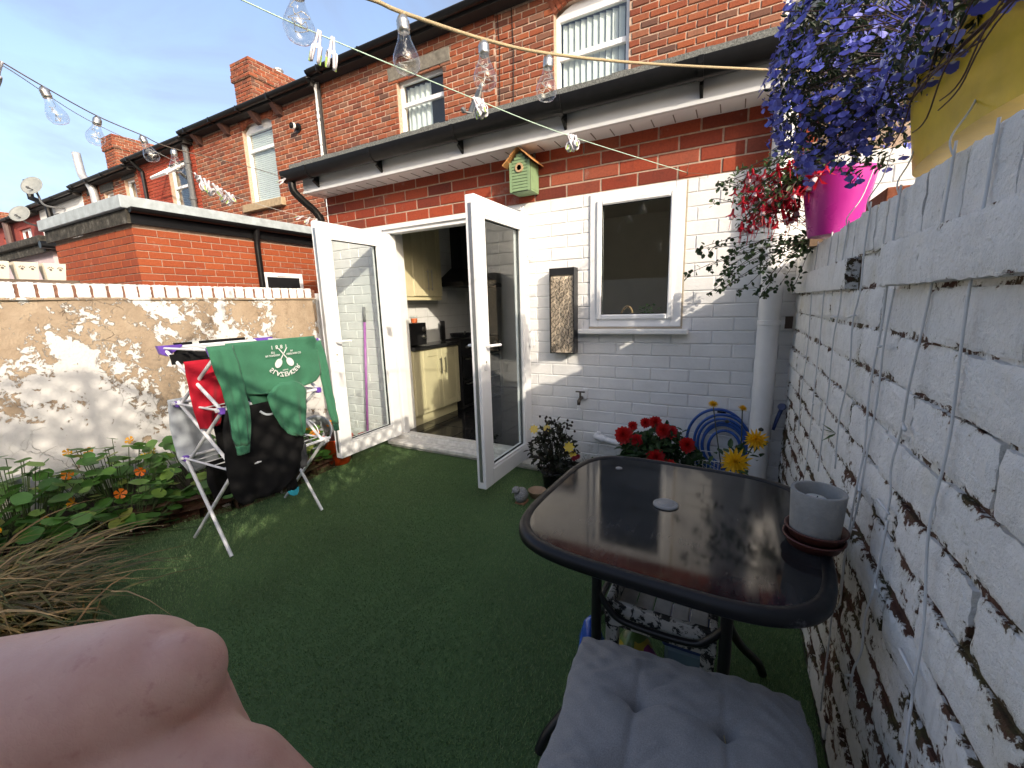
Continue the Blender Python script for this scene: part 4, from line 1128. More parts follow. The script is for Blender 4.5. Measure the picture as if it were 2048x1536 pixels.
# satellite dishes
def dish(loc, d, r, label, arm):
    D_ = thing('satellite_dish', loc, label, 'satellite dish', 'satellite dishes on the terrace')
    c_ = Vector(loc); d = Vector(d).normalized()
    part('reflector', MB().lathe([(0, 0), (r * .5, r * .06), (r * .85, r * .18), (r, r * .25), (r * 1.0, r * .27), (r * .84, r * .2), (r * .5, r * .08), (0, .01)], c_, 24, d), simple('grey_dish', (.22, .235, .23), .6, .15, 12) if 'grey_dish' not in bpy.data.materials else bpy.data.materials['grey_dish'], D_, True)
    part('arm', MB().tube([c_ - d * .02 - Vector((0, 0, r * .3)), c_ + d * r * .9 - Vector((0, 0, r * .6))], .018, 6), GREY_PIPE, D_)
    part('receiver', MB().tube([c_ + d * r * .85 - Vector((0, 0, r * .58)), c_ + d * r * .75 - Vector((0, 0, r * .45))], .04, 8), GREY_PIPE, D_)
    part('bracket', MB().tube(spline([c_ - d * .01, c_ - d * .08 - Vector((0, 0, r * .6))] + [Vector(a) for a in arm], 5), .03, 8), GREY_PIPE, D_)
dish((-19.7, 5.5, 5.40), (.55, -.75, .35), .30, 'satellite dish on a tall arm above the white rendered house', [(-19.5, 5.6, 4.85), (-19.3, 5.98, 4.8)])
dish((-21.3, 5.5, 4.76), (.6, -.7, .4), .29, 'satellite dish low on the red painted house', [(-21.7, 5.98, 4.5)])
dish((-3.45, 5.7, 4.13), (-.6, -.7, .38), .3, 'satellite dish peeping over the kitchen roof edge', [(-3.4, 5.98, 3.9)])
# ------------------------------------------------------------------ garden table
def superellipse(cx, cy, a, b, n, p, rot=0):
    out = []
    for i in range(n):
        t = 2 * math.pi * i / n
        c_, s_ = math.cos(t), math.sin(t)
        x = a * math.copysign(abs(c_) ** (2 / p), c_); y = b * math.copysign(abs(s_) ** (2 / p), s_)
        out.append((cx + x * math.cos(rot) - y * math.sin(rot), cy + x * math.sin(rot) + y * math.cos(rot)))
    return out
TB = thing('garden_table', (-.13, 1.2, 0), 'square black metal garden table with rounded corners and dark glass top', 'table')
TCX, TCY = -.135, 1.215
def ring_loft(levels):
    mb = MB(); n = len(levels[0][0]); vs_ = []
    for pl, z in levels: vs_ += [(p[0], p[1], z) for p in pl]
    fs = [(l * n + i, l * n + (i + 1) % n, (l + 1) * n + (i + 1) % n, (l + 1) * n + i) for l in range(len(levels) - 1) for i in range(n)]
    return mb.add(vs_, fs)
def se(a): return superellipse(TCX, TCY, a * .955, a * .94, 96, 4.2, R(-3))
rim = ring_loft([(se(.368), .690), (se(.392), .691), (se(.398), .697), (se(.398), .712), (se(.392), .722), (se(.380), .7245), (se(.370), .722), (se(.368), .716), (se(.366), .703), (se(.368), .690)])
RIMM = N('scuffed_black_rim'); q = RIMM.noise(35, 7, .7)
RIMM.p(Base__Color=RIMM.mix(RIMM.ramp(RIMM.noise(9, 6, .7), (.60, 0.0), (.68, .5)), (.008, .008, .009), (.20, .20, .21)), Roughness=RIMM.ramp(q, (.3, .3), (.7, .5)))
RIMM.b.inputs['Specular IOR Level'].default_value = .3
part('rim', rim, RIMM.m, TB, True)
tg = N('dark_smoked_glass')
sm1 = tg.noise(3.5, 6, .65, None, 1.2); 
mpn = tg.n('Mapping'); tg.set(mpn.inputs['Vector'], tg.pos()); mpn.inputs['Scale'].default_value = (30, 3, 1); mpn.inputs['Rotation'].default_value = (0, 0, .5)
streak = tg.noise(2.0, 6, .7, mpn.outputs[0])
dust = tg.ramp(tg.noise(260, 3, .7), (.70, 0.0), (.78, 1.0))
dcol = tg.mix(tg.math('MULTIPLY', tg.ramp(sm1, (.42, 0.0), (.75, 1.0)), tg.ramp(streak, (.35, .3), (.7, 1.0))), (.012, .012, .0125), (.045, .045, .046))
tg.p(Base__Color=tg.mix(tg.math('MULTIPLY', dust, .5), dcol, (.16, .155, .15)), Roughness=tg.ramp(tg.math('MULTIPLY', sm1, streak), (.1, .035), (.45, .13)))
tg.b.inputs['Specular IOR Level'].default_value = .32
gt = MB(); pl = se(.3695); n_ = len(pl)
gt.add([(p[0], p[1], .7195) for p in pl] + [(p[0], p[1], .712) for p in pl], [tuple(range(n_)), tuple(range(2 * n_ - 1, n_ - 1, -1))])
part('glass_top', gt, tg.m, TB)
CAPM = simple('grey_plastic_cap', (.26, .255, .24), .5, .12, 60)
part('parasol_cap', MB().lathe([(.036, 0), (.036, .004), (.032, .0065), (.026, .0065), (.025, .0055), (.024, .0065), (0, .0075)], (-.147, 1.232, .7195), 32), CAPM, TB, True)
part('button', MB().lathe([(.012, 0), (.012, .003), (.008, .005), (0, .005)], (-.34, 1.455, .7195), 18), CAPM, TB, True)
for sx, sy in ((-1, -1), (1, -1), (1, 1), (-1, 1)):
    lx, ly = TCX + sx * .165, TCY + sy * .175
    lg = spline([(lx, ly, .70), (lx, ly, .45), (lx + sx * .005, ly + sy * .004, .30), (lx + sx * .05, ly + sy * .045, .17), (lx + sx * .115, ly + sy * .10, .07), (lx + sx * .135, ly + sy * .12, .014)], 6)
    smooth_by_angle(part('leg', MB().tube(lg, .0145, 12), BLACK_METAL, TB), 50)
for sy in (-1, 1):
    y_ = TCY + sy * .175
    br_ = spline([(TCX - .165, y_, .52), (TCX - .13, y_, .47), (TCX - .08, y_, .44), (TCX + .08, y_, .44), (TCX + .13, y_, .47), (TCX + .165, y_, .52)], 5)
    part('brace', MB().tube(br_, .0095, 10), BLACK_METAL, TB, True)
for sx in (-1, 1):
    x_ = TCX + sx * .165
    part('brace', MB().tube(spline([(x_, TCY - .175, .52), (x_, TCY - .12, .46), (x_, TCY + .12, .46), (x_, TCY + .175, .52)], 5), .0095, 10), BLACK_METAL, TB, True)
part('under_frame', MB().box(TCX - .18, TCX + .18, TCY - .19, TCY - .16, .683, .70).box(TCX - .18, TCX + .18, TCY + .16, TCY + .19, .683, .70).box(TCX - .18, TCX - .15, TCY - .16, TCY + .16, .684, .699).box(TCX + .15, TCX + .18, TCY - .16, TCY + .16, .684, .699), BLACK_METAL, TB)

# candle pot on two saucers
CONC = simple('pale_concrete', (.27, .265, .25), .9, .2, 14, .4, 90)
TERRA = simple('dark_terracotta', (.085, .024, .017), .5, .3, 25)
CPX, CPY = .205, 1.165
for i, z in enumerate((.7205, .743)):
    solo('plant_saucer', MB().lathe([(0, 0), (.054, 0), (.062, .018), (.0655, .0215), (.0655, .024), (.061, .024), (.056, .008), (0, .006)], (CPX + i * .003, CPY + i * .002, z), 32), TERRA, (CPX, CPY, z), ['dark red terracotta saucer, lower of two stacked on the glass table', 'dark red terracotta saucer directly under the concrete candle pot'][i], 'saucer', 'saucers under the candle pot', True)
CP = thing('candle_pot', (CPX, CPY, .752), 'grey concrete candle pot standing on dark red saucers', 'candle pot')
smooth_by_angle(part('pot', MB().lathe([(0, 0), (.05, 0), (.0515, .003), (.0565, .108), (.0555, .111), (.049, .111), (.047, .108), (.046, .075), (0, .075)], (CPX, CPY, .752), 40), CONC, CP), 40)
part('wax', MB().lathe([(0, 0), (.023, 0), (.023, .012), (.021, .014), (0, .013)], (CPX - .004, CPY + .004, .828), 24), simple('off_white_wax', (.62, .60, .55), .5, .05, 20, Subsurface__Weight=.2), CP, True)
part('wick', MB().tube([(CPX - .002, CPY + .004, .84), (CPX - .0, CPY + .004, .846)], .0012, 5), BLACK_METAL, CP)

# garden chair with grey cushion, tucked towards the table
CH = thing('garden_stool', (-.05, .66, 0), 'black tubular garden stool pushed up to the glass table', 'stool')
rotc = R(4)
def cr(x, y, z): return (-.045 + x * math.cos(rotc) - y * math.sin(rotc), .70 + x * math.sin(rotc) + y * math.cos(rotc), z)
fr_ = MB(); fr_.tube([cr(*p) for p in [(-.21, -.21, .39), (.21, -.21, .39), (.21, .2, .40), (-.21, .2, .40), (-.21, -.21, .39)]], .013, 8)
part('seat_frame', fr_, BLACK_METAL, CH)
part('seat_mesh', MB().add([cr(-.2, -.2, .392), cr(.2, -.2, .392), cr(.2, .19, .40), cr(-.2, .19, .40)], [(0, 1, 2, 3)]), simple('black_sling', (.02, .02, .02), .8), CH)
for sx in (-1, 1):
    part('leg', MB().tube([cr(sx * .21, .2, .40), cr(sx * .22, .23, .2), cr(sx * .225, .25, .012)], .012, 8), BLACK_METAL, CH)
    part('leg', MB().tube([cr(sx * .21, -.21, .39), cr(sx * .22, -.25, .2), cr(sx * .225, -.28, .012)], .012, 8), BLACK_METAL, CH)
CU = MB(); nu = 110; hs = .238
tufts = [(-.085, .075), (.085, .075), (-.085, -.085), (.085, -.085)]
def cush(u, v, top):
    a, b = u * 2 - 1, v * 2 - 1
    # square to slightly pinched-corner outline
    ea = 1 - .06 * (1 - abs(b)) ** 2 * 0 - .05 * (1 - b * b); eb = 1 - .05 * (1 - a * a)
    x = a * hs * (eb * .0 + 1 - .045 * (1 - b * b) * 0 + .03 * abs(b) ** 3 * abs(a)); y = b * hs * (1 + .03 * abs(a) ** 3 * abs(b))
    # edges gather towards the tufts
    x *= 1 - .02 * math.cos(b * 2.9 * 2) * abs(a) ** 6; y *= 1 - .02 * math.cos(a * 2.9 * 2) * abs(b) ** 6
    e = max(0.0, 1 - abs(a) ** 3.2) ** .5 * max(0.0, 1 - abs(b) ** 3.2) ** .5
    t = .058 * e
    for (tx, ty) in tufts:
        d = math.hypot(x - tx, y - ty)
        t -= .030 * math.exp(-(d / .017) ** 1.3) + .017 * math.exp(-(d / .055) ** 2)
        # creases running out from each button
        for ang in (.0, math.pi / 2, math.pi, -math.pi / 2, .8):
            dx, dy = math.cos(ang), math.sin(ang); s_ = (x - tx) * dx + (y - ty) * dy; n2 = -(x - tx) * dy + (y - ty) * dx
            if 0 < s_ < .13: t -= .0075 * math.exp(-(n2 / .007) ** 2) * (1 - s_ / .13)
    t += (.003 * math.sin(x * 41 + 2 * y * 20) + .0022 * math.sin(x * 95 - y * 70 + 3 * math.sin(y * 30)) + .0016 * math.sin(y * 150 + 2 * math.sin(x * 40))) * e * (.35 + abs(b))
    # puckers at the seam
    pk = .0035 * math.sin((x + y) * 130) * (1 - e) 
    z = .455 + (max(t, .0) + pk if top else -.55 * e * .05)
    return cr(x, y, z)
for top in (True, False):
    grid_mesh(CU, nu, nu, lambda u, v: cush(u, v, top))
FABRIC = N('grey_linen_fabric')
wv1 = FABRIC.n('TexWave', Scale=1.0); 
fo = FABRIC.obj()
wa = FABRIC.noise(420, 2, .5, fo); wb = FABRIC.noise(900, 2, .5, fo)
FABRIC.p(Base__Color=FABRIC.ramp(FABRIC.math('ADD', FABRIC.math('MULTIPLY', wa, .5), FABRIC.math('MULTIPLY', wb, .5)), (.3, (.155, .15, .15)), (.55, (.235, .228, .228)), (.75, (.32, .31, .308))), Roughness=.95)
FABRIC.b.inputs['Sheen Weight'].default_value = .25
FABRIC.bump(FABRIC.math('ADD', wa, wb), .4, .002)
CUo = solo('seat_cushion', CU, FABRIC.m, cr(0, 0, .40), 'padded grey seat cushion with buttoned tufts on the black stool', 'cushion', smooth=True)
for (tx, ty) in tufts:
    part('button', MB().lathe([(0, -.002), (.009, 0), (.008, .003), (0, .0045)], cr(tx, ty, .4515), 12), FABRIC.m, CUo, True)
part('tie', MB().tube(spline([cr(.22, .2, .445), cr(.25, .2, .43), cr(.26, .16, .36), cr(.24, .14, .30)], 5), .004, 6), FABRIC.m, CUo)
part('straw', MB().tube([cr(.088, .072, .457), cr(.083, .078, .475)], .0012, 5), simple('straw', (.5, .4, .2), .7), CUo)

# worn crate and bags under the table
chip = N('chipped_black_and_white_paint'); cn = chip.noise(26, 8, .72, None, .5)
chip.p(Base__Color=chip.ramp(cn, (.47, (.015, .015, .014)), (.50, (.48, .47, .44))), Roughness=.7); chip.bump(cn, .5, .006)
CRT = thing('wooden_crate', (-.135, 1.22, 0), 'old wooden tray crate with chipped black and white paint under the table', 'crate')
cx0, cx1, cy0, cy1 = -.283, .012, 1.065, 1.375
part('side', MB().bbox(cx0, cx1, cy0, cy0 + .02, .395, .47, .003), chip.m, CRT)
part('side', MB().bbox(cx0, cx1, cy1 - .02, cy1, .395, .47, .003), chip.m, CRT)
part('end', MB().bbox(cx0, cx0 + .02, cy0 + .02, cy1 - .02, .395, .47, .003), chip.m, CRT)
part('end', MB().bbox(cx1 - .02, cx1, cy0 + .02, cy1 - .02, .395, .47, .003), chip.m, CRT)
for i in range(5):
    x = cx0 + .022 + i * .0505
    part('slat', MB().bbox(x, x + .046, cy0 + .02, cy1 - .02, .402, .412, .002), simple('grey_worn_slat', (.52, .51, .49), .8, .2, 20, .3, 60) if i == 0 else bpy.data.materials['grey_worn_slat'], CRT)
for sx, sy in ((cx0 + .02, cy0 + .02), (cx1 - .02, cy0 + .02), (cx0 + .02, cy1 - .02), (cx1 - .02, cy1 - .02)):
    part('leg', MB().bbox(sx - .017, sx + .017, sy - .017, sy + .017, .0, .40, .003), chip.m, CRT)
def lumpy(cx, cy, cz, sx, sy, sz, seed, n=18, m=12, amp=.12):
    r_ = random.Random(seed); ph = [r_.uniform(0, 6.28) for _ in range(8)]
    mb = MB(); vs_ = []
    for j in range(m + 1):
        th = math.pi * j / m
        for i in range(n):
            a = 2 * math.pi * i / n
            k_ = 1 + amp * (math.sin(3 * a + ph[0] + 2 * th) + .7 * math.sin(5 * a + ph[1] - 3 * th) + .6 * math.sin(7 * th + ph[2])) * math.sin(th)
            vs_.append((cx + sx * k_ * math.sin(th) * math.cos(a), cy + sy * k_ * math.sin(th) * math.sin(a), cz + sz * math.cos(th)))
    return mb.add(vs_, [(j * n + i, j * n + (i + 1) % n, (j + 1) * n + (i + 1) % n, (j + 1) * n + i) for j in range(m) for i in range(n)])
bagm = N('printed_compost_bag'); bo = bagm.obj()
bagm.p(Base__Color=bagm.ramp(bagm.noise(9, 2, .4, bo), (.38, (.05, .09, .02)), (.46, (.09, .16, .04)), (.52, (.42, .30, .03)), (.6, (.25, .03, .14)), (.66, (.05, .10, .03)), interp='CONSTANT'), Roughness=.3)
solo('compost_bag', lumpy(-.215, 1.17, .165, .07, .08, .155, 2), bagm.m, (-.215, 1.17, .01), 'green printed plastic compost bag with yellow flower picture under the crate', 'bag', smooth=True)
solo('blue_carrier_bag', lumpy(-.355, 1.17, .16, .042, .06, .15, 5, amp=.16), simple('shiny_blue_plastic', (.02, .09, .42), .25, .3, 20, Transmission__Weight=.1), (-.355, 1.17, .01), 'crumpled bright blue plastic bag beside the crate leg', 'bag', smooth=True)
solo('purple_bag', lumpy(-.125, 1.13, .12, .035, .05, .11, 8, amp=.14), simple('purple_plastic', (.16, .03, .14), .35, .3, 20), (-.125, 1.13, .01), 'purple plastic bag slumped under the crate', 'bag', smooth=True)
TUBM = simple('pale_blue_plastic', (.22, .34, .40), .35, .1, 8, Transmission__Weight=.25)
SBX = thing('storage_tub', (-.04, 1.27, 0), 'pale blue plastic storage tub with lid under the crate', 'storage tub')
part('body', MB().bbox(-.13, -.005, 1.20, 1.36, .01, .27, .012), TUBM, SBX)
part('lid', MB().bbox(-.137, .002, 1.193, 1.367, .271, .30, .006), simple('navy_lid', (.03, .06, .16), .4), SBX)
solo('watering_ball', lumpy(.06, 1.17, .05, .05, .05, .045, 4, amp=.03), simple('teal_plastic', (.03, .16, .22), .35), (.06, 1.17, .005), 'round teal plastic tub lid resting by the table leg', 'lid', smooth=True)

# ------------------------------------------------------------------ drying rack and washing
AX = thing('clothes_airer', (-2.5, 1.4, 0), 'white folding clothes airer with purple corners, loaded with washing', 'clothes airer')
TUBEW = simple('white_airer_tube', (.72, .73, .75), .35, .04, 8)
PURP = simple('purple_plastic_joint', (.13, .06, .36), .35)
YA, YB = 1.12, 1.70
XF, XB = -2.25, -2.72      # front (house-door side), back (bed side)
Z1, Z2, Z3 = .52, .84, 1.145
def leg_pair(y):
    s_ = .008 if y < 1.4 else -.008
    part('leg', MB().tube([(-2.37, y - .01, .005), (XB, y + s_, Z1)], .0095, 10), TUBEW, AX)
    part('leg', MB().tube([(-2.79, y + .01, .005), (XF, y + s_ * 2, Z1)], .0095, 10), TUBEW, AX)
    part('cross_tube', MB().tube([(XF - .01, y + s_ * 3, Z1 - .01), (XB + .03, y + s_, Z2 + .01)], .009, 10), TUBEW, AX)
    part('cross_tube', MB().tube([(XB, y + s_ * 3, Z1 - .02), (XF - .02, y + s_ * 2, Z2)], .009, 10), TUBEW, AX)
    part('cross_tube', MB().tube([(XF - .02, y + s_, Z2), (XB - .01, y + s_, Z3 - .01)], .009, 10), TUBEW, AX)
    part('cross_tube', MB().tube([(XB + .03, y + s_ * 3, Z2), (XF + .02, y + s_ * 2, Z3 - .01)], .009, 10), TUBEW, AX)
    for (x, z) in ((XF - .02, Z2), (XB + .02, Z2), (XB - .01, Z3), (XF + .01, Z3), (XB, Z1), (XF, Z1)):
        part('corner_joint', MB().bbox(x - .016, x + .016, y - .014 + s_, y + .014 + s_, z - .022, z + .012, .005), PURP if z > .8 or x < -2.6 else TUBEW, AX)
leg_pair(YA); leg_pair(YB)
for (xa, xb, z) in ((XB, XF, Z1), (XB + .02, XF - .02, Z2), (XB - .01, XF + .01, Z3)):
    for x in (xa, xb):
        part('rail', MB().tube([(x, YA - .02, z), (x, YB + .02, z)], .009, 10), TUBEW, AX)
    for i in range(1, 5):
        x = xa + (xb - xa) * i / 5
        part('rung', MB().tube([(x, YA, z - .004), (x, YB, z - .004)], .003, 6), TUBEW, AX)
    for y in (YA, YB):
        part('end_bar', MB().tube([(xa, y, z), (xb, y, z)], .006, 8), TUBEW, AX)
for (xa, yb) in ((XB - .01, YA), (XF + .01, YA), (XB - .01, YB)):
    sg = 1 if yb == YA else -1
    part('corner_joint', MB().prism([(yb - sg * .03, Z3 + .014), (yb + sg * .085, Z3 + .014), (yb + sg * .085, Z3 + .004), (yb + sg * .01, Z3 - .045), (yb - sg * .02, Z3 - .03)], 'x', xa - .013, xa + .013), PURP, AX)
def cloth(name, rows, x0, mat, label, cat='washing', depth=.012, fold=.006, freq=9, seed=0, nu=16, nz=20, group=None, xs=None, parent=None, sub=True):
    """hanging cloth: rows = (z, y_left, y_right) from the top; soft folds towards the hem"""
    if parent is not None and parent.name.startswith('green'): rows = [(1.32 + (q[0] - 1.32) * .93, q[1] * .926, q[2] * .926) for q in rows]
    rows = sorted(rows, key=lambda q: -q[0]); r_ = random.Random(seed); p1, p2 = r_.uniform(0, 6), r_.uniform(0, 6)
    def at(t):
        z = rows[0][0] + (rows[-1][0] - rows[0][0]) * t
        for (a, b) in zip(rows[:-1], rows[1:]):
            if a[0] >= z >= b[0]:
                k_ = 0 if a[0] == b[0] else (a[0] - z) / (a[0] - b[0])
                k_ = k_ * k_ * (3 - 2 * k_) * .5 + k_ * .5
                return z, a[1] + (b[1] - a[1]) * k_, a[2] + (b[2] - a[2]) * k_
        return rows[-1]
    mb = MB(); w = nu + 1
    def pt(i, j, side):
        z, yl, yr = at(j / nz); u = i / nu; y = yl + (yr - yl) * u
        g_ = (j / nz) ** .7
        off = fold * g_ * (math.sin(u * freq + p1 + 1.5 * j / nz) + .6 * math.sin(u * freq * 2.3 + p2)) + .002 * math.sin(z * 60 + u * 7)
        ed = (max(0, 1 - (2 * u - 1) ** 8)) ** .5
        x = x0 + off + side * depth * .5 * (.25 + .75 * ed) + (0 if xs is None else xs(z))
        if j == 0: x = x0 + side * depth * .35
        return (x, y, z)
    for side in (1, -1):
        grid_mesh(mb, nu, nz, lambda a, b: pt(a * nu, round(b * nz), side))
    b2 = (nz + 1) * w
    for j in range(nz):
        mb.f.append((j * w, (j + 1) * w, b2 + (j + 1) * w, b2 + j * w)); k_ = nu
        mb.f.append((j * w + k_, b2 + j * w + k_, b2 + (j + 1) * w + k_, (j + 1) * w + k_))
    for i in range(nu):
        mb.f.append((nz * w + i, nz * w + i + 1, b2 + nz * w + i + 1, b2 + nz * w + i)); mb.f.append((i, b2 + i, b2 + i + 1, i + 1))
    ym = (rows[0][1] + rows[0][2]) / 2
    if parent is not None:
        return part(name, mb, mat, parent, True)
    return solo(name, mb, mat, (x0, ym, rows[-1][0]), label, cat, group, True)

def jersey(name, col, var=.15, rough=.92):
    k = N(name); f = k.noise(260, 3, .6); g_ = k.noise(14, 4, .6)
    c1 = tuple(c * (1 - var) for c in col); c2 = tuple(min(1, c * (1 + var)) for c in col)
    k.p(Base__Color=k.mix(.5, k.ramp(f, (.3, c1), (.7, c2)), k.ramp(g_, (.3, c1), (.7, c2))), Roughness=rough)
    k.b.inputs['Sheen Weight'].default_value = .15 if max(col) > .02 else 0
    k.b.inputs['Specular IOR Level'].default_value = .2
    k.bump(f, .25, .002)
    return k.m
GREEN = jersey('green_sweatshirt_jersey', (.040, .165, .095), .14)
BLK = jersey('black_cotton', (.0075, .0075, .008), .25)
DGREY = jersey('charcoal_cotton', (.04, .042, .046), .2)
REDC = jersey('red_cotton', (.46, .012, .03), .1)
GREYT = jersey('pale_grey_towel', (.38, .42, .46), .12)
SW = thing('green_sweatshirt', (-2.2, 1.5, .5), 'green sweatshirt hung upside down over the airer, white racket print', 'sweatshirt')
xs0 = -2.222
body = cloth('body', [(1.162, 1.262, 1.80), (1.13, 1.26, 1.825), (1.0, 1.27, 1.83), (.92, 1.29, 1.825), (.875, 1.33, 1.79), (.855, 1.40, 1.72), (.85, 1.45, 1.66)], xs0, GREEN, None, parent=SW, fold=.007, freq=11, seed=1, nu=32, nz=30)
cloth('back_fold', [(1.16, 1.30, 1.80), (.9, 1.34, 1.72), (.79, 1.38, 1.56)], xs0 - .035, GREEN, None, parent=SW, fold=.005, seed=2)
cloth('sleeve', [(1.155, 1.165, 1.285), (1.06, 1.172, 1.305), (.92, 1.20, 1.318), (.78, 1.215, 1.33), (.66, 1.215, 1.318), (.60, 1.228, 1.30)], xs0 + .016, GREEN, None, parent=SW, fold=.011, freq=8, seed=3, depth=.03)
cloth('cuff', [(.602, 1.225, 1.30), (.55, 1.228, 1.292)], xs0 + .016, GREEN, None, parent=SW, fold=.002, freq=30, seed=4, depth=.024, nz=5)
cloth('sleeve', [(1.13, 1.79, 1.855), (1.0, 1.82, 1.885), (.85, 1.835, 1.895), (.66, 1.86, 1.915), (.55, 1.885, 1.925)], xs0 - .01, GREEN, None, parent=SW, fold=.004, freq=5, seed=5, depth=.024)
cloth('cuff', [(.552, 1.885, 1.925), (.50, 1.888, 1.922)], xs0 - .01, GREEN, None, parent=SW, fold=.002, freq=20, seed=6, depth=.022, nz=5)
cloth('hanging_hem', [(.905, 1.525, 1.60), (.88, 1.47, 1.66), (.84, 1.43, 1.69), (.74, 1.45, 1.68), (.66, 1.485, 1.665), (.585, 1.53, 1.65), (.555, 1.585, 1.635)], xs0 + .018, GREEN, None, parent=SW, fold=.011, freq=9, seed=7, depth=.03)
# chest print: hangs flipped top to bottom
PRINT = simple('white_screen_print', (.66, .68, .66), .7, .1, 90)
def text_mesh(txt, size):
    cu = bpy.data.curves.new('print', 'FONT'); cu.body = txt; cu.size = size; cu.align_x = 'CENTER'; cu.align_y = 'CENTER'; cu.offset = size * .02
    o = bpy.data.objects.new('tmp', cu); COL.objects.link(o)
    bpy.context.view_layer.update()
    me = bpy.data.meshes.new_from_object(o.evaluated_get(bpy.context.evaluated_depsgraph_get()))
    bpy.data.objects.remove(o)
    return me
PC = (1.565 * .926, 1.055)           # centre of the print (y, z) on the cloth
xp = xs0 + .0225
def print_piece(mb, me, y, z, ang=0, sx=1, sz=-1):
    vs_ = []
    for v in me.vertices:
        a, b = v.co.x * sx, v.co.y * sz
        vs_.append((xp, y + a * math.cos(ang) - b * math.sin(ang), z + a * math.sin(ang) + b * math.cos(ang)))
    mb.add(vs_, [tuple(p.vertices) for p in me.polygons])
pm = MB()
for i, ch in enumerate('SLAZENGER'):
    a = (i - 4) / 4 * R(52)
    print_piece(pm, text_mesh(ch, .036), PC[0] + .098 * math.sin(a), PC[1] + .010 - .085 * math.cos(a), a)
for i, ch in enumerate('1881'):
    print_piece(pm, text_mesh(ch, .028), PC[0] - .02 + (i - 1.5) * .027, PC[1] + .078, 0)
print_piece(pm, text_mesh('EST', .014), PC[0] - .058, PC[1] + .05); print_piece(pm, text_mesh('IN LONDON', .014), PC[0] - .062, PC[1] + .034)
print_piece(pm, text_mesh('IN', .014), PC[0] + .05, PC[1] + .05); print_piece(pm, text_mesh('HERITAGE CO', .014), PC[0] + .062, PC[1] + .034)
for s_ in (-1, 1):
    # racket: handle up, head down
    hx, hz = PC[0] + s_ * .034, PC[1] - .012; ang = s_ * .62
    ell = [(hx + .019 * math.cos(t) * math.cos(ang) - .027 * math.sin(t) * math.sin(ang), hz + .019 * math.cos(t) * math.sin(ang) + .027 * math.sin(t) * math.cos(ang)) for t in [k_ * math.pi / 12 for k_ in range(24)]]
    pm.add([(xp + .0002 * s_, a, b) for a, b in ell], [tuple(range(24))])
    p0 = (hx - .026 * math.sin(ang), hz + .026 * math.cos(ang)); p1 = (p0[0] - .075 * math.sin(ang), p0[1] + .075 * math.cos(ang))
    wd = (.003 * math.cos(ang), .003 * math.sin(ang))
    pm.add([(xp, p0[0] - wd[0], p0[1] - wd[1]), (xp, p0[0] + wd[0], p0[1] + wd[1]), (xp, p1[0] + wd[0], p1[1] + wd[1]), (xp, p1[0] - wd[0], p1[1] - wd[1])], [(0, 1, 2, 3)])
print_piece(pm, text_mesh('TENNIS', .010), PC[0], PC[1] - .052)
part('chest_print', pm, PRINT, SW)
# other washing
cloth('red_shirt', [(1.085, 1.085, 1.32), (1.0, 1.085, 1.31), (.86, 1.09, 1.26), (.78, 1.10, 1.22), (.72, 1.11, 1.205)], -2.46, REDC, 'bright red shirt hanging at the back of the airer', 'shirt', fold=.01, seed=11)
cloth('black_trousers', [(1.13, 1.14, 1.42), (.95, 1.18, 1.36), (.75, 1.2, 1.32), (.55, 1.21, 1.33), (.43, 1.22, 1.34)], -2.52, BLK, 'black trousers hung on the middle rungs of the airer', 'trousers', fold=.012, seed=12)
cloth('charcoal_jumper', [(1.0, 1.22, 1.55), (.8, 1.23, 1.52), (.62, 1.24, 1.5)], -2.43, DGREY, 'charcoal jumper hung behind the green sweatshirt', 'jumper', fold=.012, seed=13)
TS = cloth('black_shirt', [(.84, 1.13, 1.55), (.75, 1.10, 1.55), (.55, 1.085, 1.53), (.42, 1.09, 1.50), (.36, 1.11, 1.47), (.32, 1.14, 1.36)], -2.235, BLK, 'large black T-shirt hanging low on the airer, pale collar label', 'shirt', fold=.014, freq=8, seed=14, nu=24)
part('collar', MB().tube(spline([(-2.222, 1.29, .80), (-2.22, 1.32, .775), (-2.22, 1.36, .772), (-2.222, 1.39, .80)], 5), .006, 6, flat=.5), GREYT, TS)
cloth('black_sock', [(1.168, 1.175, 1.265), (1.11, 1.17, 1.265), (1.05, 1.17, 1.24)], XB - .02, BLK, 'black sock pegged over the back top rail of the airer', 'sock', fold=.003, seed=15)
cloth('black_vest', [(1.17, 1.30, 1.56), (1.1, 1.29, 1.57), (1.0, 1.3, 1.52)], XB - .016, BLK, 'black vest folded over the back top rail of the airer', 'vest', fold=.004, seed=16)
cloth('black_pants', [(1.115, 1.10, 1.22), (1.06, 1.105, 1.21)], XB + .09, BLK, 'black pants over an upper rung of the airer', 'pants', fold=.003, seed=17)
cloth('grey_cloth', [(1.115, 1.225, 1.36), (1.04, 1.23, 1.35)], XB + .12, GREYT, 'grey cloth over an upper rung of the airer beside black pants', 'cloth', fold=.003, seed=18)
cloth('grey_towel', [(.86, 1.10, 1.18), (.7, 1.09, 1.26), (.52, 1.10, 1.30), (.42, 1.14, 1.30)], XB - .02, GREYT, 'pale grey towel hanging off the left end of the airer', 'towel', fold=.008, seed=19)
cloth('dark_leggings', [(.50, 1.16, 1.26), (.38, 1.15, 1.3), (.27, 1.17, 1.33)], XB + .14, BLK, 'black leggings on the lowest rungs of the airer', 'leggings', fold=.008, seed=20)
s1 = cloth('toe_sock', [(.54, 1.36, 1.44), (.44, 1.365, 1.445), (.34, 1.38, 1.455), (.29, 1.39, 1.46)], XF + .012, BLK, 'black sock with a turquoise toe on the airer low front rail', 'sock', fold=.003, seed=21, nz=14)
cloth('toe', [(.293, 1.39, 1.462), (.268, 1.40, 1.46), (.252, 1.42, 1.445)], XF + .012, jersey('turquoise_knit', (.02, .42, .55)), None, parent=s1, fold=.001, seed=22, nz=6)
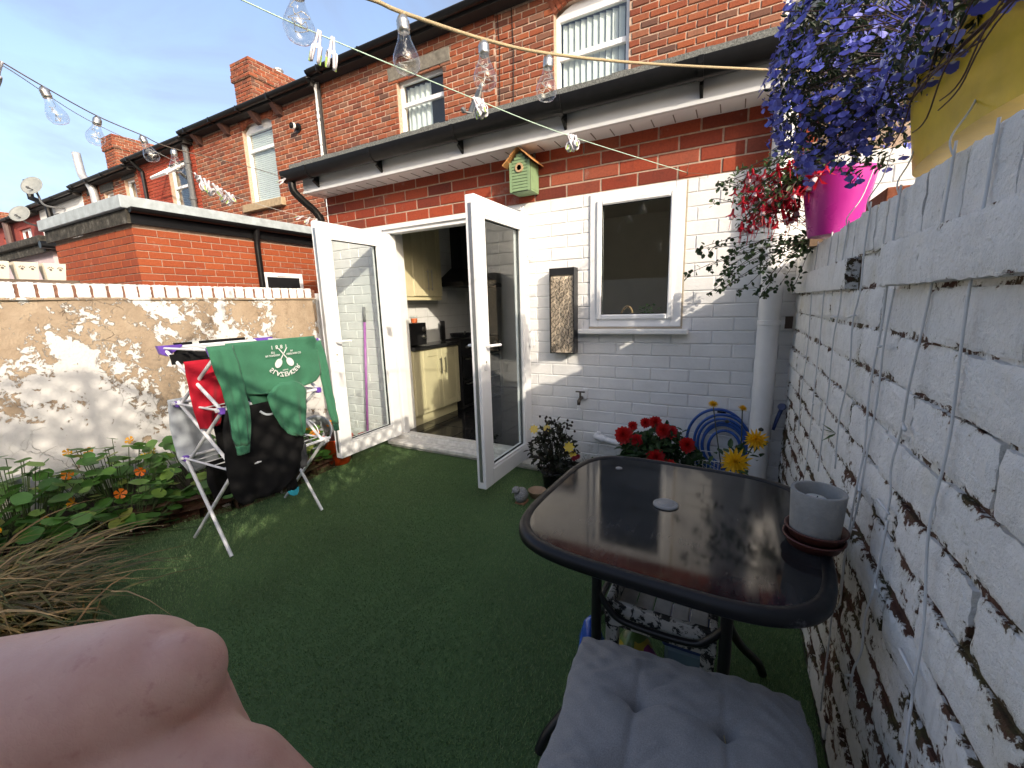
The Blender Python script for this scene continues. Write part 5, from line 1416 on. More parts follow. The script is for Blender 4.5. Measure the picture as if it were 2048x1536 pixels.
cloth('charcoal_sock', [(.54, 1.47, 1.54), (.46, 1.475, 1.54), (.40, 1.485, 1.53)], XF + .012, DGREY, 'charcoal sock on the airer low front rail beside the turquoise-toed sock', 'sock', fold=.003, seed=23, nz=12)
# ------------------------------------------------------------------ bird box, wall light, tap, hose
BH = thing('bird_box', (-1.405, 2.93, 2.13), 'sage green slatted bird box with orange wooden roof on the red bricks', 'bird box')
SAGE = simple('sage_green_paint', (.20, .30, .16), .65, .1, 20, .2, 80)
bx0, bx1, by0, by1 = -1.482, -1.322, 2.845, 2.995
part('side', MB().bbox(bx0, bx0 + .012, by0 + .012, by1, 2.125, 2.305, .002), SAGE, BH)
part('side', MB().bbox(bx1 - .012, bx1, by0 + .012, by1, 2.125, 2.305, .002), SAGE, BH)
part('floor', MB().bbox(bx0 + .001, bx1 - .001, by0 + .012, by1, 2.112, 2.125, .002), SAGE, BH)
part('back', MB().prism([(bx0 + .012, 2.126), (bx1 - .012, 2.126), (bx1 - .012, 2.305), (-1.402, 2.375), (bx0 + .012, 2.305)], 'y', by1 - .01, by1 - .001), SAGE, BH)
part('front_panel', MB().prism([(bx0, 2.112), (bx1, 2.112), (bx1, 2.305), (-1.402, 2.378), (bx0, 2.305)], 'y', by0 + .004, by0 + .012), simple('dark_slat_gap', (.04, .06, .035), .8), BH)
for x in (bx0, bx1 - .018):
    part('trim', MB().box(x, x + .018, by0 - .003, by0 + .0035, 2.112, 2.31), SAGE, BH)
for i in range(12):
    z = 2.116 + i * .0205
    half = .062 if z < 2.295 else max(.006, .062 * (2.375 - z) / .08)
    part('slat', MB().bbox(-1.402 - half, -1.402 + half, by0 - .002, by0 + .0035, z, z + .0175, .0015), SAGE, BH)
part('entrance_ring', MB().lathe([(.018, 0), (.018, .008), (.031, .008), (.031, 0)], (-1.402, by0 - .002, 2.268), 24, (0, -1, 0)), simple('pale_wood', (.45, .3, .17), .7, .15, 30), BH)
part('entrance_hole', MB().lathe([(0, .0045), (.0185, .0045)], (-1.402, by0 - .0, 2.268), 20, (0, -1, 0)), simple('hole_black', (.005, .005, .005), 1), BH)
CED = simple('orange_cedar_shingle', (.52, .25, .09), .7, .2, 40, .3, 120)
for s_ in (-1, 1):
    for i in range(4):
        t0, t1 = i * .24, i * .24 + .3
        def rp(t, off): return (-1.402 + s_ * .118 * t, 2.392 - .108 * t + off)
        a_, b_ = rp(t0, .0 + .0), rp(t1, .004)
        o_ = .0035 * (i % 2)
        part('shingle', MB().prism([(a_[0], a_[1] + .003), (b_[0], b_[1] + .003), (b_[0], b_[1] + .013), (a_[0], a_[1] + .011)], 'y', by0 - .028 - o_, by1 - .004), CED, BH)
part('hanger', MB().box(-1.36, -1.345, by1 - .006, by1 + .003, 2.36, 2.41), simple('zinc', (.3, .32, .3), .5, metal=.7), BH)

WL = thing('wall_light', (-1.115, 2.95, .96), 'tall black wall light with pierced shell pattern on the white wall', 'wall light')
LX0, LX1, LZ0, LZ1 = -1.212, -1.022, .955, 1.572
part('casing', MB().box(LX0, LX0 + .006, 2.905, 2.99, LZ0, LZ1).box(LX1 - .006, LX1, 2.905, 2.99, LZ0, LZ1).box(LX0 + .006, LX1 - .006, 2.906, 2.99, LZ0, LZ0 + .006).box(LX0 + .006, LX1 - .006, 2.98, 2.99, LZ0 + .006, LZ1).box(LX0 + .006, LX1 - .006, 2.906, 2.912, LZ1 - .05, LZ1), BLACK_METAL, WL)
part('diffuser', MB().box(LX0 + .007, LX1 - .007, 2.918, 2.921, LZ0 + .007, LZ1 - .05), simple('pale_copper_diffuser', (.80, .66, .50), .45, .18, 7), WL)  # base colour brightened to offset the screen's shade, no glow
# pierced screen: fans of bars over a dark lattice
scr = MB(); sr = random.Random(17)
yS = 2.9085
cols, rws = 5, 15
cw = (LX1 - LX0 - .016) / cols; rh = (LZ1 - LZ0 - .065) / rws
def bar(p, q, w_):
    d = Vector((q[0] - p[0], 0, q[1] - p[1]))
    if d.length < 1e-5: return
    n2 = Vector((-d.z, 0, d.x)).normalized() * w_
    a, b = Vector((p[0], yS, p[1])), Vector((q[0], yS, q[1]))
    scr.add([a - n2, a + n2, b + n2, b - n2], [(0, 1, 2, 3)])
for i in range(cols):
    for j in range(rws):
        cx = LX0 + .008 + (i + .5) * cw; cz = LZ0 + .008 + (j + .5 + (.5 if i % 2 else 0)) * rh
        if cz > LZ1 - .06: continue
        base = sr.choice([-.6, .5, 2.6, 3.7, .1, 2.9]); pv = (cx - math.cos(base) * cw * .45, cz - math.sin(base) * rh * .45)
        pr_ = None
        for k_ in range(8):
            a = base - .95 + k_ * 1.9 / 7
            ln = cw * .98
            e_ = (pv[0] + math.cos(a) * ln, pv[1] + math.sin(a) * ln)
            e_ = (min(max(e_[0], LX0 + .006), LX1 - .006), min(max(e_[1], LZ0 + .006), LZ1 - .05))
            bar((pv[0] + math.cos(a) * ln * .15, pv[1] + math.sin(a) * ln * .15), e_, .0009)
            if pr_: bar(pr_, e_, .0015)
            pr_ = e_
part('pierced_screen', scr, BLACK_METAL, WL)

TP = thing('garden_tap', (-.985, 2.97, .6), 'tarnished brass garden tap with white outlet on the white wall', 'tap')
BRASS = simple('tarnished_brass', (.12, .10, .08), .5, .4, 60, metal=.6)
part('body', MB().tube([(-.985, 3.0, .615), (-.985, 2.93, .615), (-.985, 2.905, .605), (-.985, 2.90, .575)], [.013, .012, .014, .012], 10), BRASS, TP, True)
part('flange', MB().lathe([(.03, 0), (.028, .008), (.015, .012)], (-.985, 3.0, .615), 14, (0, -1, 0)), SOIL, TP)
part('spindle', MB().tube([(-.985, 2.935, .62), (-.985, 2.935, .665)], .008, 8), BRASS, TP)
part('handle', MB().tube([(-1.02, 2.935, .668), (-.95, 2.935, .668)], .006, 8), BRASS, TP)
part('outlet', MB().lathe([(.013, 0), (.014, .01), (.009, .012), (.009, .03), (.012, .031)], (-.985, 2.90, .535), 12), WHITE, TP)
part('backplate', MB().tube([(-.965, 2.99, .68), (-.965, 2.985, .61)], .02, 8), SOIL, TP)

HS = thing('hose_reel', (-.04, 2.93, .2), 'coiled blue garden hose hung on the white wall beside the soil pipe', 'hose')
HB_ = simple('blue_hose_rubber', (.012, .075, .30), .38, .15, 30)
hr_ = random.Random(2)
for i in range(6):
    rx, rz = .172 - i * .014 + hr_.uniform(-.01, .01), .205 - i * .016 + hr_.uniform(-.012, .012)
    cx, cz = -.035 + hr_.uniform(-.02, .02) + i * .006, .40 - i * .006
    y_ = 2.945 - .012 * (i % 3) - hr_.uniform(0, .02)
    part('coil', MB().tube([(cx + rx * math.cos(a), y_ + .008 * math.sin(2 * a + i), cz + rz * math.sin(a)) for a in [k_ * math.pi / 24 for k_ in range(49)]], .0095, 8, cap=False), HB_, HS, True)
part('bracket', MB().box(-.06, -.01, 2.955, 2.999, .59, .60), BLACK_METAL, HS)
GN = thing('hose_nozzle', (.262, 2.9, .55), 'blue hose gun hanging between soil pipe and flaking wall', 'hose nozzle')
part('body', MB().tube([(.285, 2.9, .66), (.268, 2.9, .60), (.25, 2.88, .53)], [.012, .011, .008], 8), simple('navy_plastic', (.02, .04, .13), .4), GN, True)
part('dial', MB().lathe([(.010, -.008), (.021, -.008), (.021, .012), (.010, .012)], (.287, 2.895, .675), 16, (-.5, -1, .2)), simple('navy_plastic_dial', (.02, .04, .13), .4), GN)
WB = thing('wire_basket', (-.08, 2.72, .2), 'white wire basket rack standing in front of the hose', 'wire basket')
for i in range(13):
    x = -.20 + i * .021
    part('wire', MB().tube([(x, 2.66 + .03 * i / 12, .22), (x, 2.66 + .03 * i / 12, .36)], .0016, 5), WHITE, WB)
for z in (.225, .355, .30):
    part('wire', MB().tube([(-.205, 2.66, z), (.055, 2.69, z)], .0024, 5), WHITE, WB)
part('side', MB().tube([(-.205, 2.66, .355), (-.205, 2.85, .355), (.055, 2.85, .355), (.055, 2.69, .355)], .0024, 5), WHITE, WB)
for x in (-.2, .05):
    part('leg', MB().tube([(x, 2.67, .22), (x, 2.67, .0)], .004, 6), WHITE, WB)
    part('leg', MB().tube([(x, 2.84, .355), (x, 2.84, .0)], .004, 6), WHITE, WB)

# ------------------------------------------------------------------ broom, bucket, trug
BRM = thing('broom', (-3.2, 2.93, 0), 'broom with lilac pink handle leaning on the wall behind the left door', 'broom')
part('handle', MB().tube([(-3.215, 2.90, .06), (-3.18, 2.965, 1.20)], .0125, 10), simple('lilac_plastic', (.42, .14, .42), .4), BRM, True)
part('grip', MB().tube([(-3.18, 2.965, 1.20), (-3.177, 2.97, 1.345)], .014, 10), simple('grey_grip', (.2, .2, .21), .5), BRM, True)
part('head', MB().bbox(-3.32, -3.10, 2.86, 2.94, .055, .085, .008), simple('red_broom_head', (.35, .04, .03), .4), BRM)
bm_ = MB(); rb = random.Random(5)
for _ in range(260):
    x, y = rb.uniform(-3.31, -3.11), rb.uniform(2.865, 2.935)
    bm_.add([(x - .001, y, .056), (x + .001, y, .056), (x + rb.gauss(0, .008), y + rb.gauss(0, .008), .003)], [(0, 1, 2)])
part('bristles', bm_, simple('dark_bristle', (.05, .04, .04), .8), BRM, kind='stuff')
TBK = thing('plastic_tub', (-3.05, 2.36, .0), 'translucent grey plastic tub turned on its side beside the left door', 'tub')
part('body', MB().lathe([(0, 0), (.10, 0), (.105, .01), (.135, .20), (.145, .205), (.145, .215), (.13, .21), (.10, .015), (0, .012)], (-3.12, 2.33, .22), 28, (.45, -.75, .55)), simple('cloudy_plastic', (.40, .43, .46), .3, .05, 8, Transmission__Weight=.35), TBK, True)
part('handle', MB().tube([(-3.12 + .14 * math.cos(a), 2.2 - .02, .33 + .1 * math.sin(a)) for a in [k_ * math.pi / 8 for k_ in range(9)]], .004, 6), WHITE, TBK)
solo('red_trug', MB().lathe([(0, 0), (.09, 0), (.13, .22), (.137, .225), (.137, .235), (.124, .23), (.085, .01), (0, .008)], (-2.995, 2.36, .01), 26), simple('orange_red_plastic', (.55, .06, .012), .35), (-2.995, 2.36, .01), 'orange red plastic bucket standing beside the left door', 'bucket', smooth=True)

# ------------------------------------------------------------------ leaf and flower tools
def leaf_pts(p, d, up, L, W, curl=.15):
    d = Vector(d).normalized(); s_ = d.cross(Vector(up)); s_ = s_.normalized() if s_.length > 1e-4 else Vector((1, 0, 0)); n2 = s_.cross(d)
    p = Vector(p)
    return [p, p + d * L * .3 + s_ * W * .42 + n2 * L * curl * .2, p + d * L * .65 + s_ * W * .4 + n2 * L * curl * .1, p + d * L - n2 * L * curl, p + d * L * .65 - s_ * W * .4 + n2 * L * curl * .1, p + d * L * .3 - s_ * W * .42 + n2 * L * curl * .2]
LF = [(0, 1, 2), (0, 2, 3), (0, 3, 4), (0, 4, 5)]
def rdir(r, up=0.0):
    v = Vector((r.gauss(0, 1), r.gauss(0, 1), r.gauss(0, 1) + up))
    return v.normalized()

# nasturtiums: round leaves on stalks, trumpet flowers
nm = MB(); nn_ = 14
nv = [(0, 0, .0)] + [(math.cos(a) * .5 * (1 + .04 * math.sin(5 * a)), math.sin(a) * .5 * (1 + .04 * math.sin(5 * a)), .045 + .03 * math.sin(3 * a + 1)) for a in [2 * math.pi * k_ / nn_ for k_ in range(nn_)]]
nm.add(nv, [(0, 1 + k_, 1 + (k_ + 1) % nn_) for k_ in range(nn_)])
NLM = N('nasturtium_leaf'); ro = NLM.rand(); oc_ = NLM.obj()
ang = NLM.n('Math'); ang.operation = 'ARCTAN2'; sx_ = NLM.sep(oc_); NLM.set(ang.inputs[0], sx_[1]); NLM.set(ang.inputs[1], sx_[0])
vein = NLM.ramp(NLM.math('ABSOLUTE', NLM.math('SINE', NLM.math('MULTIPLY', ang.outputs[0], 4.5))), (.0, 1.0), (.10, 0.0))
ncol = NLM.ramp(ro, (0, (.045, .13, .025)), (.4, (.075, .20, .04)), (.75, (.115, .26, .055)), (.92, (.19, .32, .07)), (1, (.32, .29, .07)))
ncol = NLM.mix(NLM.math('MULTIPLY', vein, .3), ncol, (.16, .26, .10))
NLM.p(Base__Color=ncol, Roughness=.42)
_tl = NLM.n('BsdfTranslucent', Color=ncol); _ms = NLM.n('MixShader', Fac=.3)
NLM.t.links.new(NLM.b.outputs[0], _ms.inputs[1]); NLM.t.links.new(_tl.outputs[0], _ms.inputs[2]); NLM.t.links.new(_ms.outputs[0], NLM.out.inputs['Surface'])
nme = nm.mesh('leaf', smooth=True); nme.materials.append(NLM.m)
fm_ = MB()
for k_ in range(5):
    a = 2 * math.pi * k_ / 5
    d = Vector((math.cos(a), math.sin(a), .45)); s_ = Vector((-math.sin(a), math.cos(a), 0))
    fm_.add([(0, 0, 0), tuple(d * .18 + s_ * .08), tuple(d * .45 + s_ * .22), tuple(d * .52 + s_ * .08), tuple(d * .5 - s_ * .1), tuple(d * .43 - s_ * .22), tuple(d * .18 - s_ * .08)], [(0, 1, 2, 3, 4, 5, 6)])
fm_.lathe([(.0, -.5), (.03, -.3), (.06, 0)], (0, 0, 0), 6)
def petal_mesh(name, mb, cols, rough=.5):
    k = N(name); rnd = k.rand(); oc2 = k.obj()
    ln = k.n('VectorMath'); ln.operation = 'LENGTH'; k.set(ln.inputs[0], oc2)
    c = k.ramp(rnd, *[(i / max(1, len(cols) - 1), q) for i, q in enumerate(cols)])
    k.p(Base__Color=c, Roughness=rough)
    tl = k.n('BsdfTranslucent', Color=c); ms = k.n('MixShader', Fac=.35)
    k.t.links.new(k.b.outputs[0], ms.inputs[1]); k.t.links.new(tl.outputs[0], ms.inputs[2]); k.t.links.new(ms.outputs[0], k.out.inputs['Surface'])
    me = mb.mesh(name, smooth=False); me.materials.append(k.m); return me
nf_or = petal_mesh('nasturtium_flower', fm_, [(.75, .22, .01), (.8, .40, .02), (.72, .12, .01)])
nf_ye = petal_mesh('nasturtium_flower_yellow', fm_, [(.78, .52, .03), (.80, .60, .12)])
def nasturtium(cx, cy, rx, ry, h, n, nfl, label, seed, fmesh=None, tall=0.0):
    r = random.Random(seed)
    T_ = thing('nasturtium', (cx, cy, .1), label, 'plant', 'nasturtium plants in the raised bed')
    st = MB()
    for i in range(n):
        while True:
            a, b = r.uniform(-1, 1), r.uniform(-1, 1)
            if a * a + b * b <= 1: break
        x, y = cx + a * rx, cy + b * ry
        x = max(x, LX + .05)
        z = .10 + h * (1 - .55 * (a * a + b * b)) * r.uniform(.35, 1.05)
        if a > .7: z *= .65
        s_ = r.uniform(.05, .11)
        o = inst('leaf', nme, T_, (x, y, z), (r.gauss(0, .28) , r.gauss(.18, .28), r.uniform(0, 6.28)), (s_, s_, s_))
        bx, by = cx + a * rx * .5, cy + b * ry * .5
        st.tube([(bx, by, .08), ((bx + x) / 2, (by + y) / 2, z * .6), (x, y, z)], .0022, 4, cap=False)
    part('stalks', st, simple('pale_stalk', (.05, .085, .025), .6) if 'pale_stalk' not in bpy.data.materials else bpy.data.materials['pale_stalk'], T_)
    for i in range(nfl):
        a, b = r.uniform(-.9, .9), r.uniform(-.9, .9)
        x, y = cx + a * rx, cy + b * ry
        z = .13 + h * (1 - .5 * (a * a + b * b)) * r.uniform(.6, 1.1)
        s_ = r.uniform(.045, .065)
        d = Vector((1.0, -.8, .5)) + Vector((r.gauss(0, .5), r.gauss(0, .5), r.gauss(0, .3)))
        inst('flower', fmesh or nf_or, T_, (x, y, z), d.to_track_quat('Z', 'Y').to_euler(), (s_, s_, s_))
    return T_
nasturtium(-3.55, .10, .38, .36, .46, 95, 6, 'nasturtium with orange flowers, bushy, beside the tan ornamental grass', 41)
nasturtium(-3.52, .60, .40, .34, .46, 115, 6, 'nasturtium with orange flowers filling the bed against the shaded wall', 42)
nasturtium(-3.52, 1.05, .38, .32, .44, 110, 4, 'nasturtium of broad round leaves trailing over the bare bed edging', 43)
nasturtium(-3.46, 1.48, .38, .28, .42, 95, 4, 'nasturtium with pale yellow flowers left of the clothes airer', 44, nf_ye)
nasturtium(-3.56, 1.95, .32, .28, .42, 80, 3, 'nasturtium climbing the sunlit wall behind the airer', 45)
nasturtium(-3.12, 2.2, .2, .26, .26, 60, 10, 'nasturtium with bright orange flowers beside the red bucket', 46)
nasturtium(-3.22, .35, .2, .4, .30, 80, 3, 'nasturtium spilling low over the bed edging beside the ornamental grass', 47)
nasturtium(-3.16, .95, .16, .34, .24, 60, 2, 'nasturtium of low leaves hugging the bare bed edging', 48)
nasturtium(-3.05, 1.45, .15, .22, .24, 34, 1, 'nasturtium straggling between the airer legs', 49)
# trailing runner over the edging
RNR = thing('nasturtium_runner', (-3.1, 1.2, .05), 'single nasturtium runner trailing from the bed onto the turf', 'plant')
part('stem', MB().tube(spline([(-3.25, .9, .14), (-3.12, 1.0, .08), (-3.0, 1.1, .02), (-2.85, 1.28, .015), (-2.8, 1.42, .03)], 6), .003, 5), bpy.data.materials['pale_stalk'], RNR)
for (x, y, z, s_) in ((-3.1, 1.02, .09, .075), (-3.02, 1.12, .06, .08), (-3.16, .92, .13, .085), (-2.84, 1.3, .03, .05)):
    inst('leaf', nme, RNR, (x, y, z), (rng.gauss(0, .3), .5, rng.uniform(0, 6)), (s_, s_, s_))

# ornamental grass in the near left
OG = thing('ornamental_grass', (-2.25, .22, 0), 'tan and green ornamental grass clump arching over the turf', 'grass clump')
og = MB(); r = random.Random(77)
for i in range(1000):
    b = Vector((-2.68 + r.gauss(0, .17), .22 + r.gauss(0, .14), .0))
    a = r.gauss(.25, .95); L = r.uniform(.32, .72)
    d = Vector((math.cos(a), math.sin(a), 0)); s_ = Vector((-d.y, d.x, 0)); w_ = r.uniform(.003, .0085)
    lean = r.uniform(.45, 1.0); hgt = L * r.uniform(.55, .8)
    pts = []
    n3 = 6
    for k_ in range(n3 + 1):
        t = k_ / n3
        pts.append(b + d * (L * lean * t ** 1.5) + Vector((0, 0, hgt * (1.75 * t - 1.15 * t * t) * .9 + .02)))
    vs_ = []
    for k_, p in enumerate(pts):
        w2 = w_ * (1 - (k_ / n3) ** 2.2) + .0003
        vs_ += [p - s_ * w2, p + s_ * w2 + Vector((0, 0, w2 * .6))]
    og.add(vs_, [(2 * k_, 2 * k_ + 1, 2 * k_ + 3, 2 * k_ + 2) for k_ in range(n3)])
part('blades', og, leaf_mat('tan_sedge_blade', [(.05, .075, .015), (.18, .13, .035), (.26, .15, .06), (.07, .09, .02), (.42, .28, .13), (.06, .05, .02), (.12, .13, .03)], .5, .3), OG, kind='stuff')

# ------------------------------------------------------------------ dahlias and bedding along the house wall
def dahlia_mesh(name, npet, cols, layers=5, spiky=False):
    mb = MB()
    for l in range(layers):
        t = l / (layers - 1)
        el = .05 + 1.15 * t
        k_n = int(npet * (1 - .45 * t))
        ln = .5 * (1 - .42 * t)
        for k_ in range(k_n):
            a = 2 * math.pi * (k_ + .5 * (l % 2)) / k_n + rng.uniform(-.06, .06)
            d = Vector((math.cos(a) * math.cos(el), math.sin(a) * math.cos(el), math.sin(el))); s_ = Vector((-math.sin(a), math.cos(a), 0)); u_ = s_.cross(d)
            w_ = (.055 if spiky else .105) * (1 - .3 * t); L_ = ln * rng.uniform(.9, 1.08)
            c0 = Vector((0, 0, .02 * l))
            mb.add([c0, c0 + d * L_ * .4 + s_ * w_ - u_ * .03, c0 + d * L_ * .8 + s_ * w_ * (.55 if spiky else .9) - u_ * .02, c0 + d * L_ , c0 + d * L_ * .8 - s_ * w_ * (.55 if spiky else .9) - u_ * .02, c0 + d * L_ * .4 - s_ * w_ - u_ * .03], [(0, 1, 2, 3), (0, 3, 4, 5)])
    return petal_mesh(name, mb, cols, .5)
RED_D = dahlia_mesh('red_dahlia_flower', 14, [(.42, .008, .008), (.55, .014, .012), (.48, .01, .02)])
YEL_D = dahlia_mesh('yellow_dahlia_flower', 15, [(.80, .52, .03), (.82, .46, .02)], spiky=True)
DAISY = petal_mesh('yellow_daisy_flower', (lambda m: ([m.add([(0, 0, 0), tuple(Vector((math.cos(a), math.sin(a), .1)) * .3 + Vector((-math.sin(a), math.cos(a), 0)) * .13), tuple(Vector((math.cos(a), math.sin(a), .05)) * .5), tuple(Vector((math.cos(a), math.sin(a), .1)) * .3 - Vector((-math.sin(a), math.cos(a), 0)) * .13)], [(0, 1, 2, 3)]) for a in [2 * math.pi * q_ / 8 for q_ in range(8)]], m)[1])(MB()), [(.80, .58, .05), (.82, .62, .16)])
def bush(parent, cx, cy, z0, rx, ry, h, n, L, mat, seed, stems=14, name='foliage', up=.5):
    r = random.Random(seed); mb = MB(); st = MB()
    for i in range(stems):
        a = r.uniform(0, 6.28); q = r.uniform(.2, 1)
        tip = (cx + math.cos(a) * rx * q, cy + math.sin(a) * ry * q, z0 + h * r.uniform(.6, 1))
        st.tube([(cx + r.gauss(0, .02), cy + r.gauss(0, .02), z0), (cx + math.cos(a) * rx * q * .4, cy + math.sin(a) * ry * q * .4, z0 + h * .5), tip], [.004, .003, .0015], 4, cap=False)
    for i in range(n):
        while True:
            a, b, c_ = r.uniform(-1, 1), r.uniform(-1, 1), r.uniform(-1, 1)
            if .12 < a * a + b * b + c_ * c_ <= 1: break
        k_ = 1 + .22 * math.sin(5 * a + seed) * math.cos(4 * c_)
        p = (cx + a * rx * k_, cy + b * ry * k_, z0 + h * .55 + c_ * h * .48 * k_)
        l_ = L * r.uniform(.6, 1.25)
        mb.add(leaf_pts(p, rdir(r, up * .3) + Vector((a, b, 0)) * .6, rdir(r, 1.5), l_, l_ * .55), LF)
    part(name, mb, mat, parent, kind='stuff')
    part('stems', st, bpy.data.materials.get('dark_stem') or simple('dark_stem', (.035, .04, .02), .7), parent)
DGREEN = leaf_mat('dahlia_leaf', [(.015, .042, .014), (.028, .07, .02), (.045, .10, .03)])
DARKL = leaf_mat('bronze_leaf', [(.014, .018, .010), (.03, .024, .016), (.022, .035, .014), (.045, .03, .02)])
RDH = thing('red_dahlia', (-.42, 2.68, 0), 'bushy dahlia covered in round red flowers against the white wall', 'plant')
part('pot', MB().lathe([(0, 0), (.10, 0), (.13, .18), (.137, .18), (.137, .2), (.12, .2), (.10, .17), (0, .17)], (-.42, 2.68, 0.002), 24), simple('terracotta_pot', (.32, .12, .06), .8, .15, 10), RDH, True)
bush(RDH, -.40, 2.68, .14, .24, .16, .37, 1150, .058, DGREEN, 3)
for (x, y, z, s_) in ((-.372, 2.545, .372, .088), (-.582, 2.60, .478, .085), (-.535, 2.64, .535, .045), (-.50, 2.6, .455, .06), (-.40, 2.66, .565, .062), (-.345, 2.62, .53, .07), (-.30, 2.64, .52, .06), (-.205, 2.60, .462, .07), (-.298, 2.54, .335, .066), (-.47, 2.72, .54, .05), (-.52, 2.54, .30, .05)):
    d = Vector((-x * .4 + .1, -1, .55)) + rdir(rng) * .25
    s_ *= 1.5
    inst('flower', RED_D, RDH, (x, y, z), d.to_track_quat('Z', 'Y').to_euler(), (s_, s_, s_))
YDP = thing('yellow_daisy_plant', (-1.09, 2.66, 0), 'dark-leaved bedding dahlia with small yellow daisy flowers beside the door', 'plant')
part('pot', MB().lathe([(0, 0), (.075, 0), (.09, .12), (.095, .12), (.095, .135), (.08, .135), (0, .12)], (-1.09, 2.66, .002), 20), simple('black_plant_pot', (.02, .02, .02), .5), YDP, True)
bush(YDP, -1.09, 2.66, .03, .165, .13, .44, 640, .045, DARKL, 5, 26)
for (x, y, z, s_) in ((-1.215, 2.60, .445, .055), (-1.125, 2.62, .455, .048), (-.945, 2.58, .355, .06), (-.93, 2.62, .29, .045), (-.96, 2.64, .33, .04)):
    s_ *= 1.35
    inst('flower', DAISY, YDP, (x, y, z), (Vector((.2, -1, .5)) + rdir(rng) * .3).to_track_quat('Z', 'Y').to_euler(), (s_, s_, s_))
sb = MB()
for i in range(26):
    a = rng.uniform(-.15, .15); z = rng.uniform(.42, .52)
    sb.lathe([(0, 0), (.008, .004), (.009, .012), (.004, .019), (0, .02)], (-1.05 + a, 2.64 + rng.uniform(-.08, .08), z), 6); 
part('seed_heads', sb, simple('dry_seed_head', (.03, .022, .018), .8), YDP)
MDP = thing('maroon_bedding', (-.74, 2.62, 0), 'low bedding plant with small maroon flowers between the two dahlias', 'plant')
bush(MDP, -.74, 2.62, .0, .16, .10, .30, 240, .035, leaf_mat('bedding_leaf', [(.03, .07, .025), (.06, .12, .04), (.10, .14, .06)]), 8)
MAR = dahlia_mesh('maroon_flower', 10, [(.16, .006, .012), (.25, .012, .03)], 3)
for i in range(8):
    inst('flower', MAR, MDP, (-.74 + rng.uniform(-.15, .16), 2.56 + rng.uniform(-.05, .03), rng.uniform(.22, .31)), (rng.gauss(.9, .3), 0, rng.uniform(-.6, .6)), (.042,) * 3)
YTD = thing('yellow_dahlia', (.06, 2.5, 0), 'tall dahlia with spiky yellow flowers beside the soil pipe', 'plant')
part('pot', MB().lathe([(0, 0), (.09, 0), (.115, .17), (.12, .17), (.12, .185), (.1, .185), (0, .16)], (.05, 2.52, .002), 22), bpy.data.materials['terracotta_pot'], YTD, True)
stm = MB()
heads = [((.055, 2.40, .465), .125, Vector((-.15, -1, .45))), ((.142, 2.44, .588), .095, Vector((-.1, -1, .4))), ((-.078, 2.66, .71), .05, Vector((.1, -.5, 1))), ((.075, 2.70, .69), .045, Vector((.3, -.3, .9)))]
for (p, s_, d) in heads:
    stm.tube(spline([(.05 + rng.uniform(-.03, .03), 2.52, .15), ((p[0] + .05) / 2 + rng.uniform(-.02, .02), (p[1] + 2.52) / 2, (p[2] + .15) / 2 + .03), (p[0], p[1] + .01, p[2] - .01)], 5), .0035, 5)
    inst('flower', YEL_D, YTD, p, d.to_track_quat('Z', 'Y').to_euler(), (s_ * 1.3,) * 3)
part('stems', stm, bpy.data.materials['dark_stem'], YTD)
lv_ = MB(); r = random.Random(15)
for i in range(70):
    t = r.random(); p = (.05 + r.gauss(0, .075), 2.50 + r.gauss(0, .07), .18 + .36 * t)
    lv_.add(leaf_pts(p, rdir(r, .1), (0, 0, 1), r.uniform(.04, .075), r.uniform(.025, .04)), LF)
part('foliage', lv_, DGREEN, YTD, kind='stuff')
bud = MB()
for (x, y, z) in ((.16, 2.46, .63), (.0, 2.6, .62)):
    bud.lathe([(0, 0), (.012, .006), (.012, .016), (0, .024)], (x, y, z), 8)
part('buds', bud, simple('dark_bud', (.03, .03, .02), .7), YTD)

# ------------------------------------------------------------------ planters on the right wall
YP = thing('lobelia_planter', (.36, 1.15, 1.55), 'yellow metal planter spilling a mass of blue lobelia over the wall', 'planter')
YELM = simple('yellow_enamel', (.60, .42, .02), .38, .14, 14, .08, 40)
def tub_shell(cx, cy, z0, z1, a0, b0, a1, b1, n=48, wall=.004):
    lv = []
    for (a, b, z) in ((0.01, 0.01, z0), (a0, b0, z0), (a0 + (a1 - a0) * .97, b0 + (b1 - b0) * .97, z1 - .012), (a1 + .006, b1 + .006, z1 - .01), (a1 + .006, b1 + .006, z1), (a1 - wall, b1 - wall, z1), (a0, b0, z0 + .02), (.01, .01, z0 + .02)):
        lv.append((superellipse(cx, cy, a, b, n, 2.6), z))
    return ring_loft(lv)
smooth_by_angle(part('pot', tub_shell(.43, 1.165, 1.60, 1.77, .095, .315, .115, .345), YELM, YP), 40)
# lobelia flower: two small upper, three broad lower petals
lm = MB()
for a, w_, l_ in ((-.75, .17, .5), (0, .19, .55), (.75, .17, .5)):
    d = Vector((math.sin(a), -math.cos(a), .12)); s_ = Vector((math.cos(a), math.sin(a), 0))
    lm.add([(0, 0, 0), tuple(d * l_ * .45 + s_ * w_ * .7), tuple(d * l_ * .85 + s_ * w_), tuple(d * l_), tuple(d * l_ * .85 - s_ * w_), tuple(d * l_ * .45 - s_ * w_ * .7)], [(0, 1, 2, 3, 4, 5)])
for a in (2.6, -2.6):
    d = Vector((math.sin(a), -math.cos(a), .3)); s_ = Vector((math.cos(a), math.sin(a), 0))
    lm.add([(0, 0, 0), tuple(d * .22 + s_ * .07), tuple(d * .36), tuple(d * .22 - s_ * .07)], [(0, 1, 2, 3)])
LOB = N('lobelia_petal'); lr = LOB.rand(); lo = LOB.obj()
lnn = LOB.n('VectorMath'); lnn.operation = 'LENGTH'; LOB.set(lnn.inputs[0], lo)
